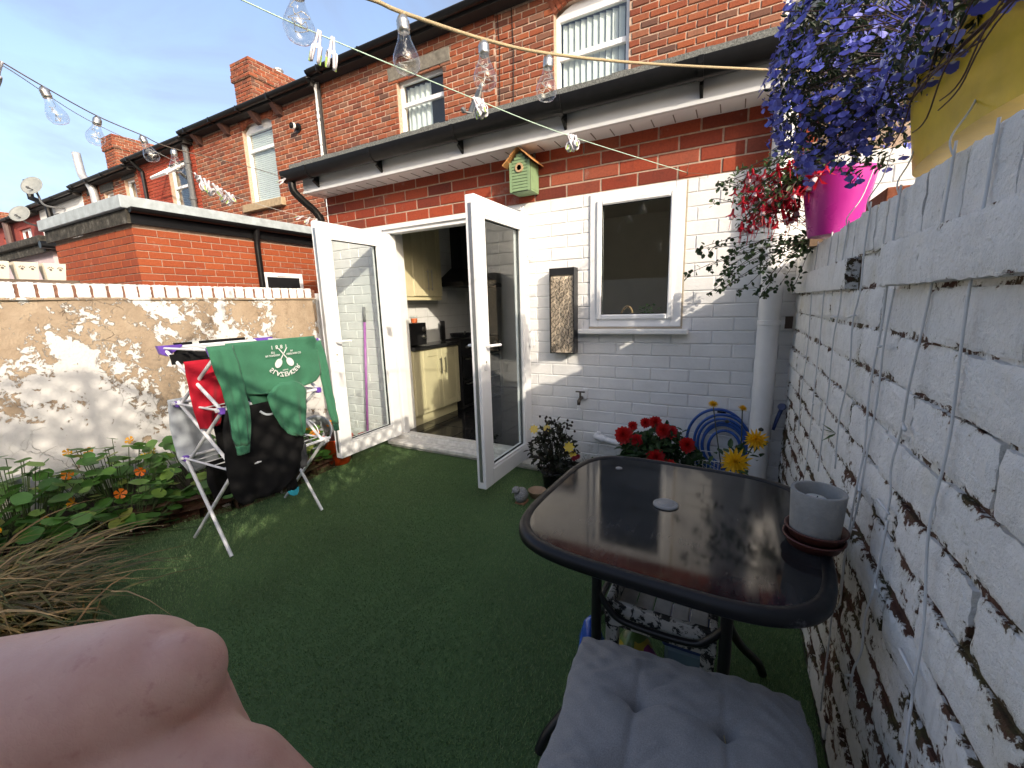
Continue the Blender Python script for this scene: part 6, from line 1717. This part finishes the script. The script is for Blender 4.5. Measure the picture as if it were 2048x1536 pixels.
lc = LOB.mix(LOB.ramp(lnn.outputs['Value'], (.10, 1.0), (.16, 0.0)), LOB.ramp(lr, (0, (.07, .075, .40)), (.5, (.10, .115, .52)), (.85, (.16, .19, .62)), (1, (.30, .36, .74))), (.65, .68, .85))
LOB.p(Base__Color=lc, Roughness=.5)
_tl = LOB.n('BsdfTranslucent', Color=lc); _ms = LOB.n('MixShader', Fac=.35)
LOB.t.links.new(LOB.b.outputs[0], _ms.inputs[1]); LOB.t.links.new(_tl.outputs[0], _ms.inputs[2]); LOB.t.links.new(_ms.outputs[0], LOB.out.inputs['Surface'])
lme = lm.mesh('flower'); lme.materials.append(LOB.m)
r = random.Random(101)
fol = MB(); stm = MB(); extra = MB(); cnt = 0
EL = ((Vector((.205, 1.60, 1.94)), Vector((.155, .20, .24)), 900), (Vector((.33, 1.12, 1.80)), Vector((.085, .46, .075)), 520), (Vector((.31, 1.62, 1.80)), Vector((.10, .17, .15)), 90))
lob = []
def mound(k_, r):
    c_, e_, n_ = EL[k_]
    u = rdir(r)
    lump = 1 + .10 * math.sin(7 * u.x + 3) * math.sin(6 * u.z + 1) + .06 * math.sin(11 * u.y)
    return c_, Vector((u.x * e_.x, u.y * e_.y, u.z * e_.z)) * lump, u
for k_ in (0, 1, 2):
    for i in range(EL[k_][2]):
        c_, v_, u = mound(k_, r)
        if k_ == 1 and u.x > .4: continue
        if k_ == 0 and (u.x > .85): continue
        lob.append((c_ + v_ * r.uniform(.86, 1.05), u + Vector((-.5, -.5, .1)), 0))
for i in range(5200):
    k_ = r.choice((0, 0, 0, 0, 1, 1, 2))
    c_, v_, u = mound(k_, r)
    p = c_ + v_ * r.uniform(.45, .98)
    if p.z < 1.60: continue
    l_ = r.uniform(.014, .03)
    fol.add(leaf_pts(p, rdir(r), rdir(r, 1), l_, l_ * .38), LF)
for i in range(80):
    k_ = 0 if r.random() < .75 else 1
    c_, v_, u = mound(k_, r); q_ = Vector((.42, 1.3, 1.78))
    stm.tube([q_, q_.lerp(c_ + v_, .6) + Vector((0, 0, .04)), c_ + v_ * 1.04], .0012, 4, cap=False)
r.shuffle(lob)
lob.sort(key=lambda q: (q[0] - Vector((0, 0, 1.32))).length)
for (p, out, ty) in lob:
    s_ = r.uniform(.024, .038)
    d = out.normalized() + rdir(r) * .6
    rot = d.to_track_quat('Z', 'Y').to_euler()
    if cnt < 300: inst('flower', lme, YP, p, rot, (s_, s_, s_)); cnt += 1
    else:
        m_ = Matrix.LocRotScale(p, rot, (s_, s_, s_)); extra.add([tuple(m_ @ v.co) for v in lme.vertices], [tuple(q.vertices) for q in lme.polygons])
lobI = N('lobelia_petal_rest'); lci = lobI.ramp(lobI.n('NewGeometry').outputs['Random Per Island'], (0, (.055, .06, .34)), (.6, (.09, .10, .48)), (1, (.15, .18, .60)))
lobI.p(Base__Color=lci, Roughness=.5)
part('rest_of_flowers', extra, lobI.m, YP, kind='stuff')
part('foliage', fol, leaf_mat('lobelia_leaf', [(.012, .025, .010), (.022, .045, .016), (.04, .035, .018)]), YP, kind='stuff')
part('stems', stm, simple('purple_brown_stem', (.05, .025, .022), .7), YP)
tw = MB()
for i in range(9):
    y0 = r.uniform(.95, 1.3); z0 = r.uniform(1.64, 1.76)
    tw.tube(spline([(.31, y0 + .15, z0 + r.uniform(-.03, .05)), (.29, y0, z0 + r.uniform(-.04, .04)), (.28, y0 - .12, z0 + r.uniform(-.05, .05)), (.30, y0 - .3, z0 + r.uniform(-.06, .08))], 5), r.uniform(.0009, .002), 5)
part('bare_twigs', tw, simple('dark_red_twig', (.045, .018, .016), .7), YP)

FP = thing('fuchsia_pot', (.33, 2.18, 1.55), 'glossy magenta metal pot of red and white fuchsia on the wall top', 'potted plant')
PINK = N('magenta_enamel'); PINK.p(Base__Color=PINK.mix(PINK.ramp(PINK.noise(30, 7, .7), (.6, 0.0), (.75, .45)), (.46, .022, .27), (.30, .06, .18)), Roughness=PINK.ramp(PINK.noise(18, 5, .6), (.3, .22), (.7, .42)), Metallic=.1)
ribs = MB(); nrb = 64; lv = []
for (rr_, z) in ((.001, 1.556), (.082, 1.556), (.084, 1.56), (.118, 1.775), (.123, 1.78), (.123, 1.79), (.114, 1.79), (.08, 1.575), (.001, 1.575)):
    lv.append(([(.33 + rr_ * (1 + (.012 if k_ % 2 else 0)) * math.cos(2 * math.pi * k_ / nrb), 2.16 + rr_ * (1 + (.012 if k_ % 2 else 0)) * math.sin(2 * math.pi * k_ / nrb)) for k_ in range(nrb)], z))
smooth_by_angle(part('pot', ring_loft(lv), PINK.m, FP), 30)
FGREEN = leaf_mat('fuchsia_leaf', [(.02, .05, .015), (.04, .09, .025), (.08, .13, .04)])
fl_ = MB(); fs_ = MB(); r = random.Random(55)
fl_heads = []
for i in range(60):
    a = r.uniform(0, 6.28); q = r.uniform(.05, .2)
    st_ = Vector((.33, 2.16, 1.78)); e_ = Vector((.17 + r.gauss(-.04, .09), 2.25 + r.gauss(.0, .12), 1.76 + r.uniform(-.12, .10)))
    md = st_.lerp(e_, .5) + Vector((0, 0, r.uniform(.04, .10)))
    pts = spline([st_, md, e_], 6); fs_.tube(pts, .0018, 4, cap=False)
    for p in pts[2:]:
        for _ in range(3):
            l_ = r.uniform(.016, .032)
            fl_.add(leaf_pts(p + rdir(r) * .012, rdir(r), rdir(r, 1), l_, l_ * .5), LF)
    for _ in range(2): fl_heads.append(e_.lerp(md, r.random() * .5) + Vector((r.gauss(0, .015), r.gauss(0, .015), -.01)))
part('foliage', fl_, FGREEN, FP, kind='stuff'); part('stems', fs_, bpy.data.materials['purple_brown_stem'], FP)
# fuchsia bloom: red tube and four swept sepals over a white skirt, hanging
fu = MB()
fu.lathe([(.0, .0), (.05, -.05), (.06, -.2), (.09, -.3)], (0, 0, 0), 8)
for k_ in range(4):
    a = k_ * math.pi / 2 + .4; d = Vector((math.cos(a), math.sin(a), 0)); s_ = Vector((-math.sin(a), math.cos(a), 0))
    b = d * .07 + Vector((0, 0, -.28))
    fu.add([tuple(b + s_ * .05), tuple(b + d * .22 + s_ * .09 + Vector((0, 0, -.12))), tuple(b + d * .46 + Vector((0, 0, -.12))), tuple(b + d * .22 - s_ * .09 + Vector((0, 0, -.12))), tuple(b - s_ * .05)], [(0, 1, 2, 3, 4)])
fu.tube([(0, 0, -.3), (.01, 0, -1.0)], .012, 4); fu.tube([(0, 0, -.3), (-.03, .02, -.85)], .010, 4)
fum = petal_mesh('fuchsia_flower', fu, [(.50, .006, .02), (.58, .01, .035), (.42, .006, .03)], .4)
sk = MB(); sk.lathe([(.06, -.28), (.10, -.40), (.11, -.48), (.08, -.53), (.0, -.46)], (0, 0, 0), 8)
skm = sk.mesh('skirt', smooth=True); skm.materials.append(simple('pale_pink_petal', (.75, .62, .66), .5))
fl_heads += [Vector((.245, 2.07, 1.80)), Vector((.26, 2.02, 1.775)), Vector((.235, 2.12, 1.77)), Vector((.23, 2.10, 1.79)), Vector((.27, 1.98, 1.80)), Vector((.22, 2.18, 1.785))]
for p in fl_heads:
    s_ = r.uniform(.07, .105); rt = (r.gauss(0, .25), r.gauss(0, .25), r.uniform(0, 6))
    o = inst('flower', fum, FP, p, rt, (s_, s_, s_))
    if r.random() < .5: continue
    k2 = bpy.data.objects.new('skirt', skm); COL.objects.link(k2); k2.parent = o
# trailing ivy from behind the pot, over the soil pipe
IV = thing('trailing_ivy', (.25, 2.6, 1.55), 'thin trailing ivy hanging over the soil pipe collar below the fuchsia', 'ivy')
il = MB(); ist = MB(); r = random.Random(66)
for i in range(26):
    s0 = Vector((.34, 2.45 + r.uniform(-.1, .15), 1.57)); e_ = Vector((.12 + r.gauss(-.05, .12), 2.55 + r.gauss(0, .12), 1.52 + r.uniform(-.17, .12)))
    if i < 4: e_ = Vector((.0 + r.uniform(-.14, .05), 2.5, 1.84 + r.uniform(-.06, .08)))
    pts = spline([s0, s0.lerp(e_, .5) + Vector((0, 0, r.uniform(.0, .07))), e_, e_ + Vector((r.gauss(-.02, .02), 0, -.03))], 6)
    ist.tube(pts, .0014, 4, cap=False)
    for p in pts[3:]:
        for _ in range(2 if i > 3 else 1):
            l_ = r.uniform(.016, .03); il.add(leaf_pts(p + rdir(r) * .01, rdir(r, -.4), rdir(r, 1), l_, l_ * .8), LF)
part('leaves', il, leaf_mat('ivy_leaf', [(.015, .04, .014), (.03, .07, .025), (.06, .10, .04)]), IV, kind='stuff'); part('stems', ist, bpy.data.materials['purple_brown_stem'], IV)
# loose broken brick and behind-coping bits seen between the pots
solo('loose_brick', MB().bbox(.36, .46, 1.62, 1.83, 1.552, 1.617, .004).xf(Matrix()), OLD_BRICK, (.41, 1.72, 1.552), 'loose red brick lying on the wall top between the two pots', 'brick')

# unseen climber, added so its leaves break up the trellis's lattice shade
CL = thing('added_climber', (.42, -1.6, 1.55), 'unseen leafy climber added on the trellis to break up its shade', 'climber')
cl_ = MB(); r = random.Random(5)
for (cy_, cz_, ry_, rz_, n_) in ((-1.15, 1.95, .55, .38, 1300), (-1.9, 2.3, .6, .6, 1300), (-2.5, 2.1, .7, .5, 1300), (.3, 1.72, .3, .16, 200), (-.45, 1.75, .35, .2, 350), (-2.6, 2.9, .5, .3, 400), (-3.0, 1.8, .4, .3, 300)):
    for i in range(n_):
        p = (.42 + r.gauss(0, .05), cy_ + r.gauss(0, .45) * ry_, cz_ + r.gauss(0, .45) * rz_); l_ = r.uniform(.04, .08)
        cl_.add(leaf_pts(p, rdir(r), rdir(r), l_, l_ * .7), LF)
part('leaves', cl_, DGREEN, CL, kind='stuff')
part('stem', MB().tube(spline([(.45, -1.6, 1.5), (.43, -1.3, 1.9), (.43, -.6, 1.8), (.43, .3, 1.75)], 6), .008, 6), bpy.data.materials['dark_stem'], CL)
# ------------------------------------------------------------------ lines, bulbs and pegs
ROPE = simple('jute_rope', (.42, .33, .20), .9, .3, 300, .6, 500)
WIREB = simple('brown_twisted_flex', (.22, .17, .13), .7, .2, 60)
BULBG = thin_glass('bulb_glass', (.93, .93, .92), 0.02, .09)
CAPS = simple('silver_screw_cap', (.55, .54, .50), .3, .1, 60, metal=.9)
FIL = simple('led_wire', (.75, .73, .68), .35, .1, 60, metal=.4)
bp = [(.0, -.112), (.012, -.111), (.022, -.107), (.0285, -.098), (.0305, -.088), (.0285, -.075), (.022, -.060), (.0155, -.046), (.013, -.034), (.0128, -.026)]
bmesh_glass = MB().lathe(bp, n=24).mesh('glass', smooth=True); bmesh_glass.materials.append(BULBG)
cap_p = [(.0135, -.030)] + [(.0135 + (.0012 if k_ % 2 else -.0004), -.026 + k_ * .0032) for k_ in range(7)] + [(.011, -.002), (.006, .004), (0, .005)]
bmesh_cap = MB().lathe(cap_p, n=20).mesh('cap', smooth=True); bmesh_cap.materials.append(CAPS)
def fil_mesh(seed):
    r = random.Random(seed); mb = MB()
    pts = [Vector((0, 0, -.028))]
    for k_ in range(16): pts.append(Vector((r.gauss(0, .009), r.gauss(0, .009), -.045 - .05 * (k_ / 16) + r.gauss(0, .006))))
    mb.tube(spline(pts, 4), .0007, 4, cap=False)
    for p in pts[3:]: mb.lathe([(0, -.0022), (.0022, 0), (0, .0022)], p, 6)
    me = mb.mesh('led_strand'); me.materials.append(FIL); return me
fils = [fil_mesh(i) for i in range(4)]
def bulb(p, i, label, group, tilt=(0, 0, 0), s_=1.0):
    B_ = thing('light_bulb', p, label, 'light bulb', group)
    for nme_, me in (('glass', bmesh_glass), ('cap', bmesh_cap), ('led_strand', fils[i % 4])):
        o = bpy.data.objects.new(nme_, me); COL.objects.link(o); o.parent = B_
    B_.rotation_euler = tilt; B_.scale = (s_, s_, s_)
    return B_
rope_pts = [(-.95, .45, 2.03), (-.867, .629, 1.995), (-.818, .675, 1.98), (-.732, .788, 1.975), (-.695, .841, 1.967), (-.612, 1.051, 1.991), (-.504, 1.228, 2.009), (-.291, 1.562, 2.073), (.089, 2.075, 2.175), (.30, 2.4, 2.25)]
RP = solo('rope', MB().tube(spline(rope_pts, 8), .0042, 8), ROPE, (-.6, 1.0, 2.0), 'thick beige jute rope strung across the yard with bulbs', 'rope', smooth=True)
fz_ = MB(); r = random.Random(12); sp_r = spline(rope_pts, 60)
for i in range(900):
    p = sp_r[r.randrange(len(sp_r))]; d = rdir(r); q = p + d * .004; e_ = q + rdir(r) * r.uniform(.002, .006)
    fz_.add([q, q + Vector((.0003, 0, .0003)), e_], [(0, 1, 2)])
part('fuzz', fz_, ROPE, RP, kind='stuff')
part('end_bracket', MB().box(.28, .34, 2.36, 2.44, 1.54, 2.27), TW, RP)
GB = 'clear bulbs of the string lights'
for i, (p, lb) in enumerate((((-.822, .673, 1.975), 'clear bulb with silver cap high on the jute rope, against the sky'), ((-.697, .841, 1.96), 'clear bulb on the jute rope in front of the roof gutter and lintel'), ((-.612, 1.051, 1.984), 'clear bulb on the jute rope over the bare old brickwork'), ((-.506, 1.228, 2.002), 'clear bulb on the jute rope beside the vertical blinds window'))):
    bulb(p, i, lb, GB, (rng.gauss(0, .06), rng.gauss(0, .06), rng.uniform(0, 6)))
ls = [(-1.92, .40, 2.09), (-1.992, .491, 2.1), (-2.104, .575, 2.125), (-2.175, .685, 2.115), (-2.345, .885, 2.125), (-2.502, 1.095, 2.151), (-2.669, 1.301, 2.182), (-3.0, 1.909, 2.30), (-3.70, 2.68, 2.52)]
solo('light_flex', MB().tube(spline(ls, 8), .0024, 6), WIREB, (-2.4, 1.0, 2.1), 'thin brown flex of string lights running to the kitchen gutter end', 'cable', smooth=True)
for i, (p, lb, s_) in enumerate((((-2.178, .685, 2.11), 'clear bulb on the brown flex, alone in the open sky', 1.0), ((-2.347, .885, 2.12), 'clear bulb on the brown flex just left of the far chimney', 1.0), ((-2.504, 1.095, 2.146), 'clear bulb on the brown flex in front of the far chimney end', 1.0), ((-2.671, 1.301, 2.177), 'clear bulb on the brown flex in front of the open window', 1.0))):
    bulb(p, i + 2, lb, GB, (rng.gauss(.12, .1), rng.gauss(-.15, .1), rng.uniform(0, 6)), s_)
MINT = simple('mint_clothes_line', (.45, .62, .50), .5, .1, 40)
solo('washing_line', MB().tube(spline([(-1.29, .6, 2.16), (-1.263, .848, 2.174), (-1.197, 1.055, 2.167), (-.979, 1.615, 2.144), (-.76, 2.107, 2.119), (-.31, 2.985, 2.094)], 8), .0022, 6), MINT, (-1, 1.5, 2.15), 'mint green washing line tied to a hook above the kitchen window', 'washing line', smooth=True)
HK = MB(); HK.tube(spline([(-.31, 3.0, 2.09), (-.31, 2.965, 2.09), (-.31, 2.96, 2.105), (-.31, 2.975, 2.115)], 5), .003, 6); HK.tube(spline([(-.31, 2.97, 2.09), (-.26, 2.975, 2.08), (-.2, 2.985, 2.066), (-.195, 2.99, 2.05)], 5), .0015, 5)
HK.tube(spline([(-.31, 2.97, 2.095), (-.305, 2.95, 2.12), (-.30, 2.955, 2.15)], 5), .0013, 5)
solo('line_hook', HK, simple('rusty_hook', (.16, .09, .06), .7), (-.31, 2.98, 2.09), 'small rusty hook and string end at the top of the white bricks', 'hook')
l2 = [(-2.0, .45, 2.08), (-2.167, .591, 2.14), (-2.672, .967, 2.21), (-3.077, 1.45, 2.255), (-3.318, 1.724, 2.262), (-3.569, 2.103, 2.235), (-3.66, 2.723, 2.20), (-3.615, 2.93, 2.19)]
solo('washing_line', MB().tube(spline(l2, 8), .0018, 5), simple('faded_line', (.5, .5, .46), .6), (-3.0, 1.5, 2.2), 'faded washing line running to the black downpipe above the left door', 'washing line', smooth=True)
# pegs: two looped arms with a green grip
PEGW = simple('lilac_white_peg', (.56, .54, .58), .45, .08, 40); PEGG = simple('lime_peg_grip', (.34, .52, .10), .5)
pega = MB()
for s_ in (-1, 1):
    pts = []
    for k_ in range(15):
        t = k_ / 14
        pts.append((s_ * (.0025 + .006 * t), 0, .006 - .075 * t))
    pega.tube(pts, [.0035] * 6 + [.0042] * 9, 6, flat=1.6)
    lp = [(s_ * .0105 + .0, .012 * math.sin(a), -.062 - .020 * math.cos(a) + .012) for a in [2 * math.pi * k_ / 12 for k_ in range(13)]]
    pega.tube(lp, .0028, 5, cap=False)
pegm = pega.mesh('arms', smooth=True); pegm.materials.append(PEGW)
pegg = MB()
for s_ in (-1, 1): pegg.tube([(s_ * .0118, .0, -.048), (s_ * .0122, 0, -.062), (s_ * .012, 0, -.072)], .0032, 6)
peggm = pegg.mesh('grip'); peggm.materials.append(PEGG)
spm = MB(); spm.lathe([(.003, -.002), (.0045, -.002), (.0045, .002), (.003, .002)], (0, 0, -.03), 10, (0, 1, 0)); spmm = spm.mesh('spring'); spmm.materials.append(CAPS)
def peg(p, rot, label, group, s_=1.0):
    s_ *= 1.25
    P_ = thing('clothes_peg', p, label, 'clothes peg', group)
    for n_, me in (('arms', pegm), ('grip', peggm), ('spring', spmm)):
        o = bpy.data.objects.new(n_, me); COL.objects.link(o); o.parent = P_
    P_.rotation_euler = rot; P_.scale = (s_, s_, s_)
def along(a, b, t): return tuple(Vector(a).lerp(Vector(b), t))
A_, B_ = (-1.263, .848, 2.174), (-1.197, 1.055, 2.167)
for i in range(2):
    peg(along((-1.200, 1.045, 2.17), (-1.188, 1.085, 2.168), i), (.1, rng.gauss(.15, .1), .9 + i * .3), 'lilac white peg, one of a pair on the mint line against the sky', 'pegs paired on the mint line', .95)
for i in range(4):
    peg((-.985 + i * .006, 1.60 + i * .012, 2.146), (rng.gauss(0, .25), (i - 1.5) * .3, .6 + i * .5), 'lilac white peg bunched on the mint line above the kitchen gutter', 'pegs bunched mid mint line', .8)
for i in range(4):
    peg((-.765 + i * .008, 2.095 + i * .013, 2.121), (rng.gauss(0, .25), (i - 1.5) * .32, .6 + i * .5), 'lilac white peg bunched on the mint line right of the bird box', 'pegs bunched by the bird box', .8)
for i in range(10):
    t = i / 9
    q = Vector(l2[4]).lerp(Vector(l2[5]), t)
    peg(tuple(q), (rng.gauss(0, .5), rng.gauss(.2, .5), rng.uniform(0, 3)), 'lilac white peg in the long row on the faded line before the arched window', 'pegs rowed on the faded line', 1.0)
for i, t in enumerate((.25, .55, .9)):
    q = Vector(l2[6]).lerp(Vector(l2[7]), t)
    peg(tuple(q), (rng.gauss(0, .6), rng.gauss(.3, .5), rng.uniform(0, 3)), 'white peg at the end of the faded line over the left door', 'pegs above the left door', .8)
peg((-2.11, .575, 2.122), (.3, .5, 1.2), 'lilac white peg on the faded line where it meets the brown flex', None, 1.0)
peg((-3.69, 2.67, 2.51), (.3, .9, 1.2), 'grey peg clipped to the kitchen gutter end', None, .9)

# ------------------------------------------------------------------ white light cable draped down the right wall
CB = thing('light_cable', (.30, 1.3, .8), 'white icicle-light cable hanging in loops down the flaking wall', 'cable')
CBM = simple('white_cable', (.58, .59, .60), .45, .06, 30)
def drop(pts, w_=.0022, stubs=()):
    q = [(RX - .012 - .004 * (i % 2), y, z) for i, (y, z) in enumerate(pts)]
    part('strand', MB().tube(spline(q, 6), w_, 6), CBM, CB, True)
    for (y, z, dy, dz) in stubs:
        part('bulb_stub', MB().tube([(RX - .013, y, z), (RX - .018, y + dy * .7, z + dz * .7), (RX - .02, y + dy, z + dz)], [.0022, .0034, .0034], 6), CBM, CB, True)
drop([(.99, 1.56), (.985, 1.42), (1.005, 1.30), (1.02, 1.15), (1.04, 1.06), (1.05, .98), (1.045, .92), (1.04, .87)], .0022, [(1.0, 1.41, .055, .004), (1.035, 1.075, -.04, -.004), (1.035, .885, .05, .008)])
drop([(1.04, .87), (1.035, .80), (1.06, .70), (1.075, .62), (1.08, .53), (1.10, .46), (1.115, .40)], .0024, [(1.055, .72, -.035, .004), (1.105, .44, .03, -.03)])
drop([(.86, 1.55), (.85, 1.30), (.845, 1.1), (.85, .95), (.825, .80), (.81, .70), (.82, .66), (.80, .56), (.80, .40)], .0022, [(.815, .695, .055, .012)])
drop([(1.245, 1.55), (1.235, 1.40), (1.25, 1.25), (1.26, 1.10), (1.255, .95), (1.26, .85), (1.29, .74), (1.285, .62), (1.30, .52)], .0024, [(1.252, 1.2, -.05, .006), (1.258, .86, -.04, -.006)])
drop([(1.195, 1.33), (1.20, 1.22), (1.21, 1.08), (1.215, .95), (1.25, .80), (1.28, .66), (1.29, .50), (1.33, .44), (1.345, .32), (1.33, .22), (1.34, .1)], .0022, [(1.32, .45, .05, 0.0), (1.335, .25, -.03, .006)])
drop([(1.48, 1.56), (1.47, 1.44), (1.48, 1.33), (1.50, 1.24), (1.49, 1.10), (1.52, .96), (1.52, .80)], .0022, [(1.49, 1.265, .05, -.008)])
drop([(1.72, 1.55), (1.73, 1.42), (1.71, 1.30), (1.73, 1.18), (1.74, 1.0), (1.73, .85), (1.76, .7)], .0022, [(1.72, 1.25, .06, 0)])
drop([(1.98, 1.55), (1.99, 1.35), (2.0, 1.15), (1.98, .95), (2.0, .75), (1.99, .6)], .0022, [(1.99, .9, -.05, .005)])
drop([(2.28, 1.55), (2.29, 1.35), (2.28, 1.1), (2.30, .85), (2.29, .7)], .0022, [(2.29, 1.05, .05, 0)])
# strands running up over the coping to the pots
for (y, z, y2) in ((1.48, 1.56, 1.62), (1.72, 1.55, 1.80), (1.245, 1.55, 1.42), (.99, 1.56, 1.1)):
    part('strand', MB().tube(spline([(RX - .014, y, z - .02), (RX - .016, y + .01, z + .01), (RX + .02, (y + y2) / 2, z + .07), (RX + .05, y2, z + .16)], 5), .0016, 6), CBM, CB, True)

# ------------------------------------------------------------------ ornaments by the door
SO = thing('stone_bird', (-1.20, 2.33, 0), 'speckled grey stone bird ornament on the turf by the open door', 'ornament')
GRAN = simple('speckled_granite', (.24, .24, .235), .8, .7, 160, .5, 200)
part('body', lumpy(-1.20, 2.34, .06, .045, .058, .052, 3, amp=.03), GRAN, SO, True)
part('head', lumpy(-1.215, 2.30, .108, .027, .03, .026, 4, amp=.03), GRAN, SO, True)
part('beak', MB().tube([(-1.225, 2.275, .106), (-1.23, 2.258, .10)], [.007, .001], 6), GRAN, SO)
part('base', MB().bbox(-1.235, -1.165, 2.31, 2.39, .0, .016, .004), simple('terracotta_base', (.3, .15, .08), .8), SO)
solo('saucer', MB().lathe([(0, .0), (.045, .0), (.062, .045), (.066, .05), (.06, .05), (.045, .01), (0, .008)], (-1.14, 2.47, .002), 24), simple('pale_terracotta', (.36, .24, .15), .8, .15, 20), (-1.14, 2.47, 0), 'pale terracotta bowl behind the stone bird', 'bowl', smooth=True)

# ------------------------------------------------------------------ hand of the person seated on this side of the yard
HN_ = MB()
def capsule(mb, a, b, ra, rb, n=20, m=6):
    a, b = Vector(a), Vector(b); ax = (b - a); L_ = ax.length; prof = []
    for k_ in range(m + 1):
        t = math.pi / 2 * k_ / m; prof.append((ra * math.sin(t), -ra * math.cos(t)))
    for k_ in range(m + 1):
        t = math.pi / 2 * k_ / m; prof.append((rb * math.cos(t), L_ + rb * math.sin(t)))
    mb.lathe(prof, a, n, ax)
HD_ = []
def Hc(a, b, ra, rb): capsule(HN_, a, b, ra, rb)
# joints in world metres
W_ = Vector((-0.4249, -0.0676, 1.0636)); WR = Vector((-0.3220, 0.0150, 1.1130)); MD = Vector((-0.2533, 0.0622, 1.1357)); K1 = Vector((-0.2293, 0.0764, 1.1479))
Hc(Vector((-0.5190, -0.1514, 0.9864)), W_, .05, .046)           # forearm to wrist
Hc(Vector((-0.5849, -0.3332, 0.8930)), Vector((-0.5190, -0.1514, 0.9864)), .055, .05)      # elbow
Hc(W_, WR, .046, .052); Hc(WR, MD, .052, .037); Hc(MD, K1, .035, .0205)
TH0, TH1, TH2 = Vector((-0.2331, 0.0536, 1.0993)), Vector((-0.1989, 0.0764, 1.0943)), Vector((-0.1691, 0.0907, 1.0599))
Hc(TH0, TH1, .042, .0265); Hc(TH1, TH2, .0265, .022); Hc(TH2, Vector((-0.1567, 0.0977, 1.0350)), .021, .017)   # thumb side
K2, K3, K4 = Vector((-0.2748, 0.0799, 1.1103)), Vector((-0.3017, 0.0865, 1.0840)), Vector((-0.3260, 0.0884, 1.0618))
for K_ in (K2, K3, K4): Hc(WR, K_, .034, .016)
fing = ((K1, Vector((-0.2341, 0.0880, 1.1012)), Vector((-0.2094, 0.0920, 1.0582)), Vector((-0.2083, 0.0783, 1.0455)), .014), (K2, Vector((-0.2603, 0.0967, 1.0613)), Vector((-0.2429, 0.0888, 1.0190)), Vector((-0.2537, 0.0656, 1.0073)), .0135), (K3, Vector((-0.2850, 0.1057, 1.0409)), Vector((-0.2704, 0.0972, 1.0026)), Vector((-0.2799, 0.0713, 0.9914)), .013), (K4, Vector((-0.3119, 0.1018, 1.0195)), Vector((-0.2975, 0.0942, 0.9913)), Vector((-0.3059, 0.0710, 0.9848)), .011))
for (a, b, c_, d, r_) in fing:
    Hc(a, b, r_ * 1.2, r_); Hc(b, c_, r_, r_ * .92); Hc(c_, d, r_ * .92, r_ * .8)
SKIN = N('pale_pink_skin'); f1 = SKIN.noise(70, 5, .65); f2 = SKIN.noise(320, 3, .6)
sc_ = SKIN.ramp(SKIN.noise(28, 5, .6), (.3, (.58, .30, .225)), (.55, (.66, .37, .285)), (.75, (.70, .42, .325)))
sc_ = SKIN.mix(SKIN.ramp(f1, (.58, 0.0), (.70, .55)), sc_, (.47, .19, .15))
SKIN.p(Base__Color=sc_, Roughness=.5)
SKIN.b.inputs['Subsurface Weight'].default_value = .25
SKIN.b.inputs['Subsurface Radius'].default_value = (.012, .004, .0025)
SKIN.b.inputs['Subsurface Scale'].default_value = .6
mpk = SKIN.n('Mapping'); SKIN.set(mpk.inputs['Vector'], SKIN.pos()); mpk.inputs['Scale'].default_value = (60, 180, 120); mpk.inputs['Rotation'].default_value = (.3, .5, .6)
vsk = SKIN.n('TexVoronoi', Scale=1.0); vsk.feature = 'DISTANCE_TO_EDGE'
mps = SKIN.n('Mapping'); SKIN.set(mps.inputs['Vector'], SKIN.pos()); mps.inputs['Scale'].default_value = (330, 520, 420); mps.inputs['Rotation'].default_value = (.4, .2, .5)
SKIN.set(vsk.inputs['Vector'], mps.outputs[0])
f2 = SKIN.math('ADD', f2, SKIN.math('MULTIPLY', SKIN.ramp(vsk.outputs['Distance'], (.0, 0.0), (.14, 1.0)), .8))
SKIN.bump(SKIN.math('ADD', f2, SKIN.math('MULTIPLY', SKIN.noise(1.0, 4, .6, mpk.outputs[0]), 1.2)), .12, .0014)
hb = Vector((W_.x, W_.y, W_.z))
ho = link('person_hand', HN_.mesh('person_hand', hb), SKIN.m, loc=hb)
tag(ho, 'bare pale hand, loosely closed with raised knuckle, held out over the turf', 'hand')
rm = ho.modifiers.new('remesh', 'REMESH'); rm.mode = 'VOXEL'; rm.voxel_size = .0022; rm.use_smooth_shade = True
smm = ho.modifiers.new('smooth', 'SMOOTH'); smm.factor = .6; smm.iterations = 16
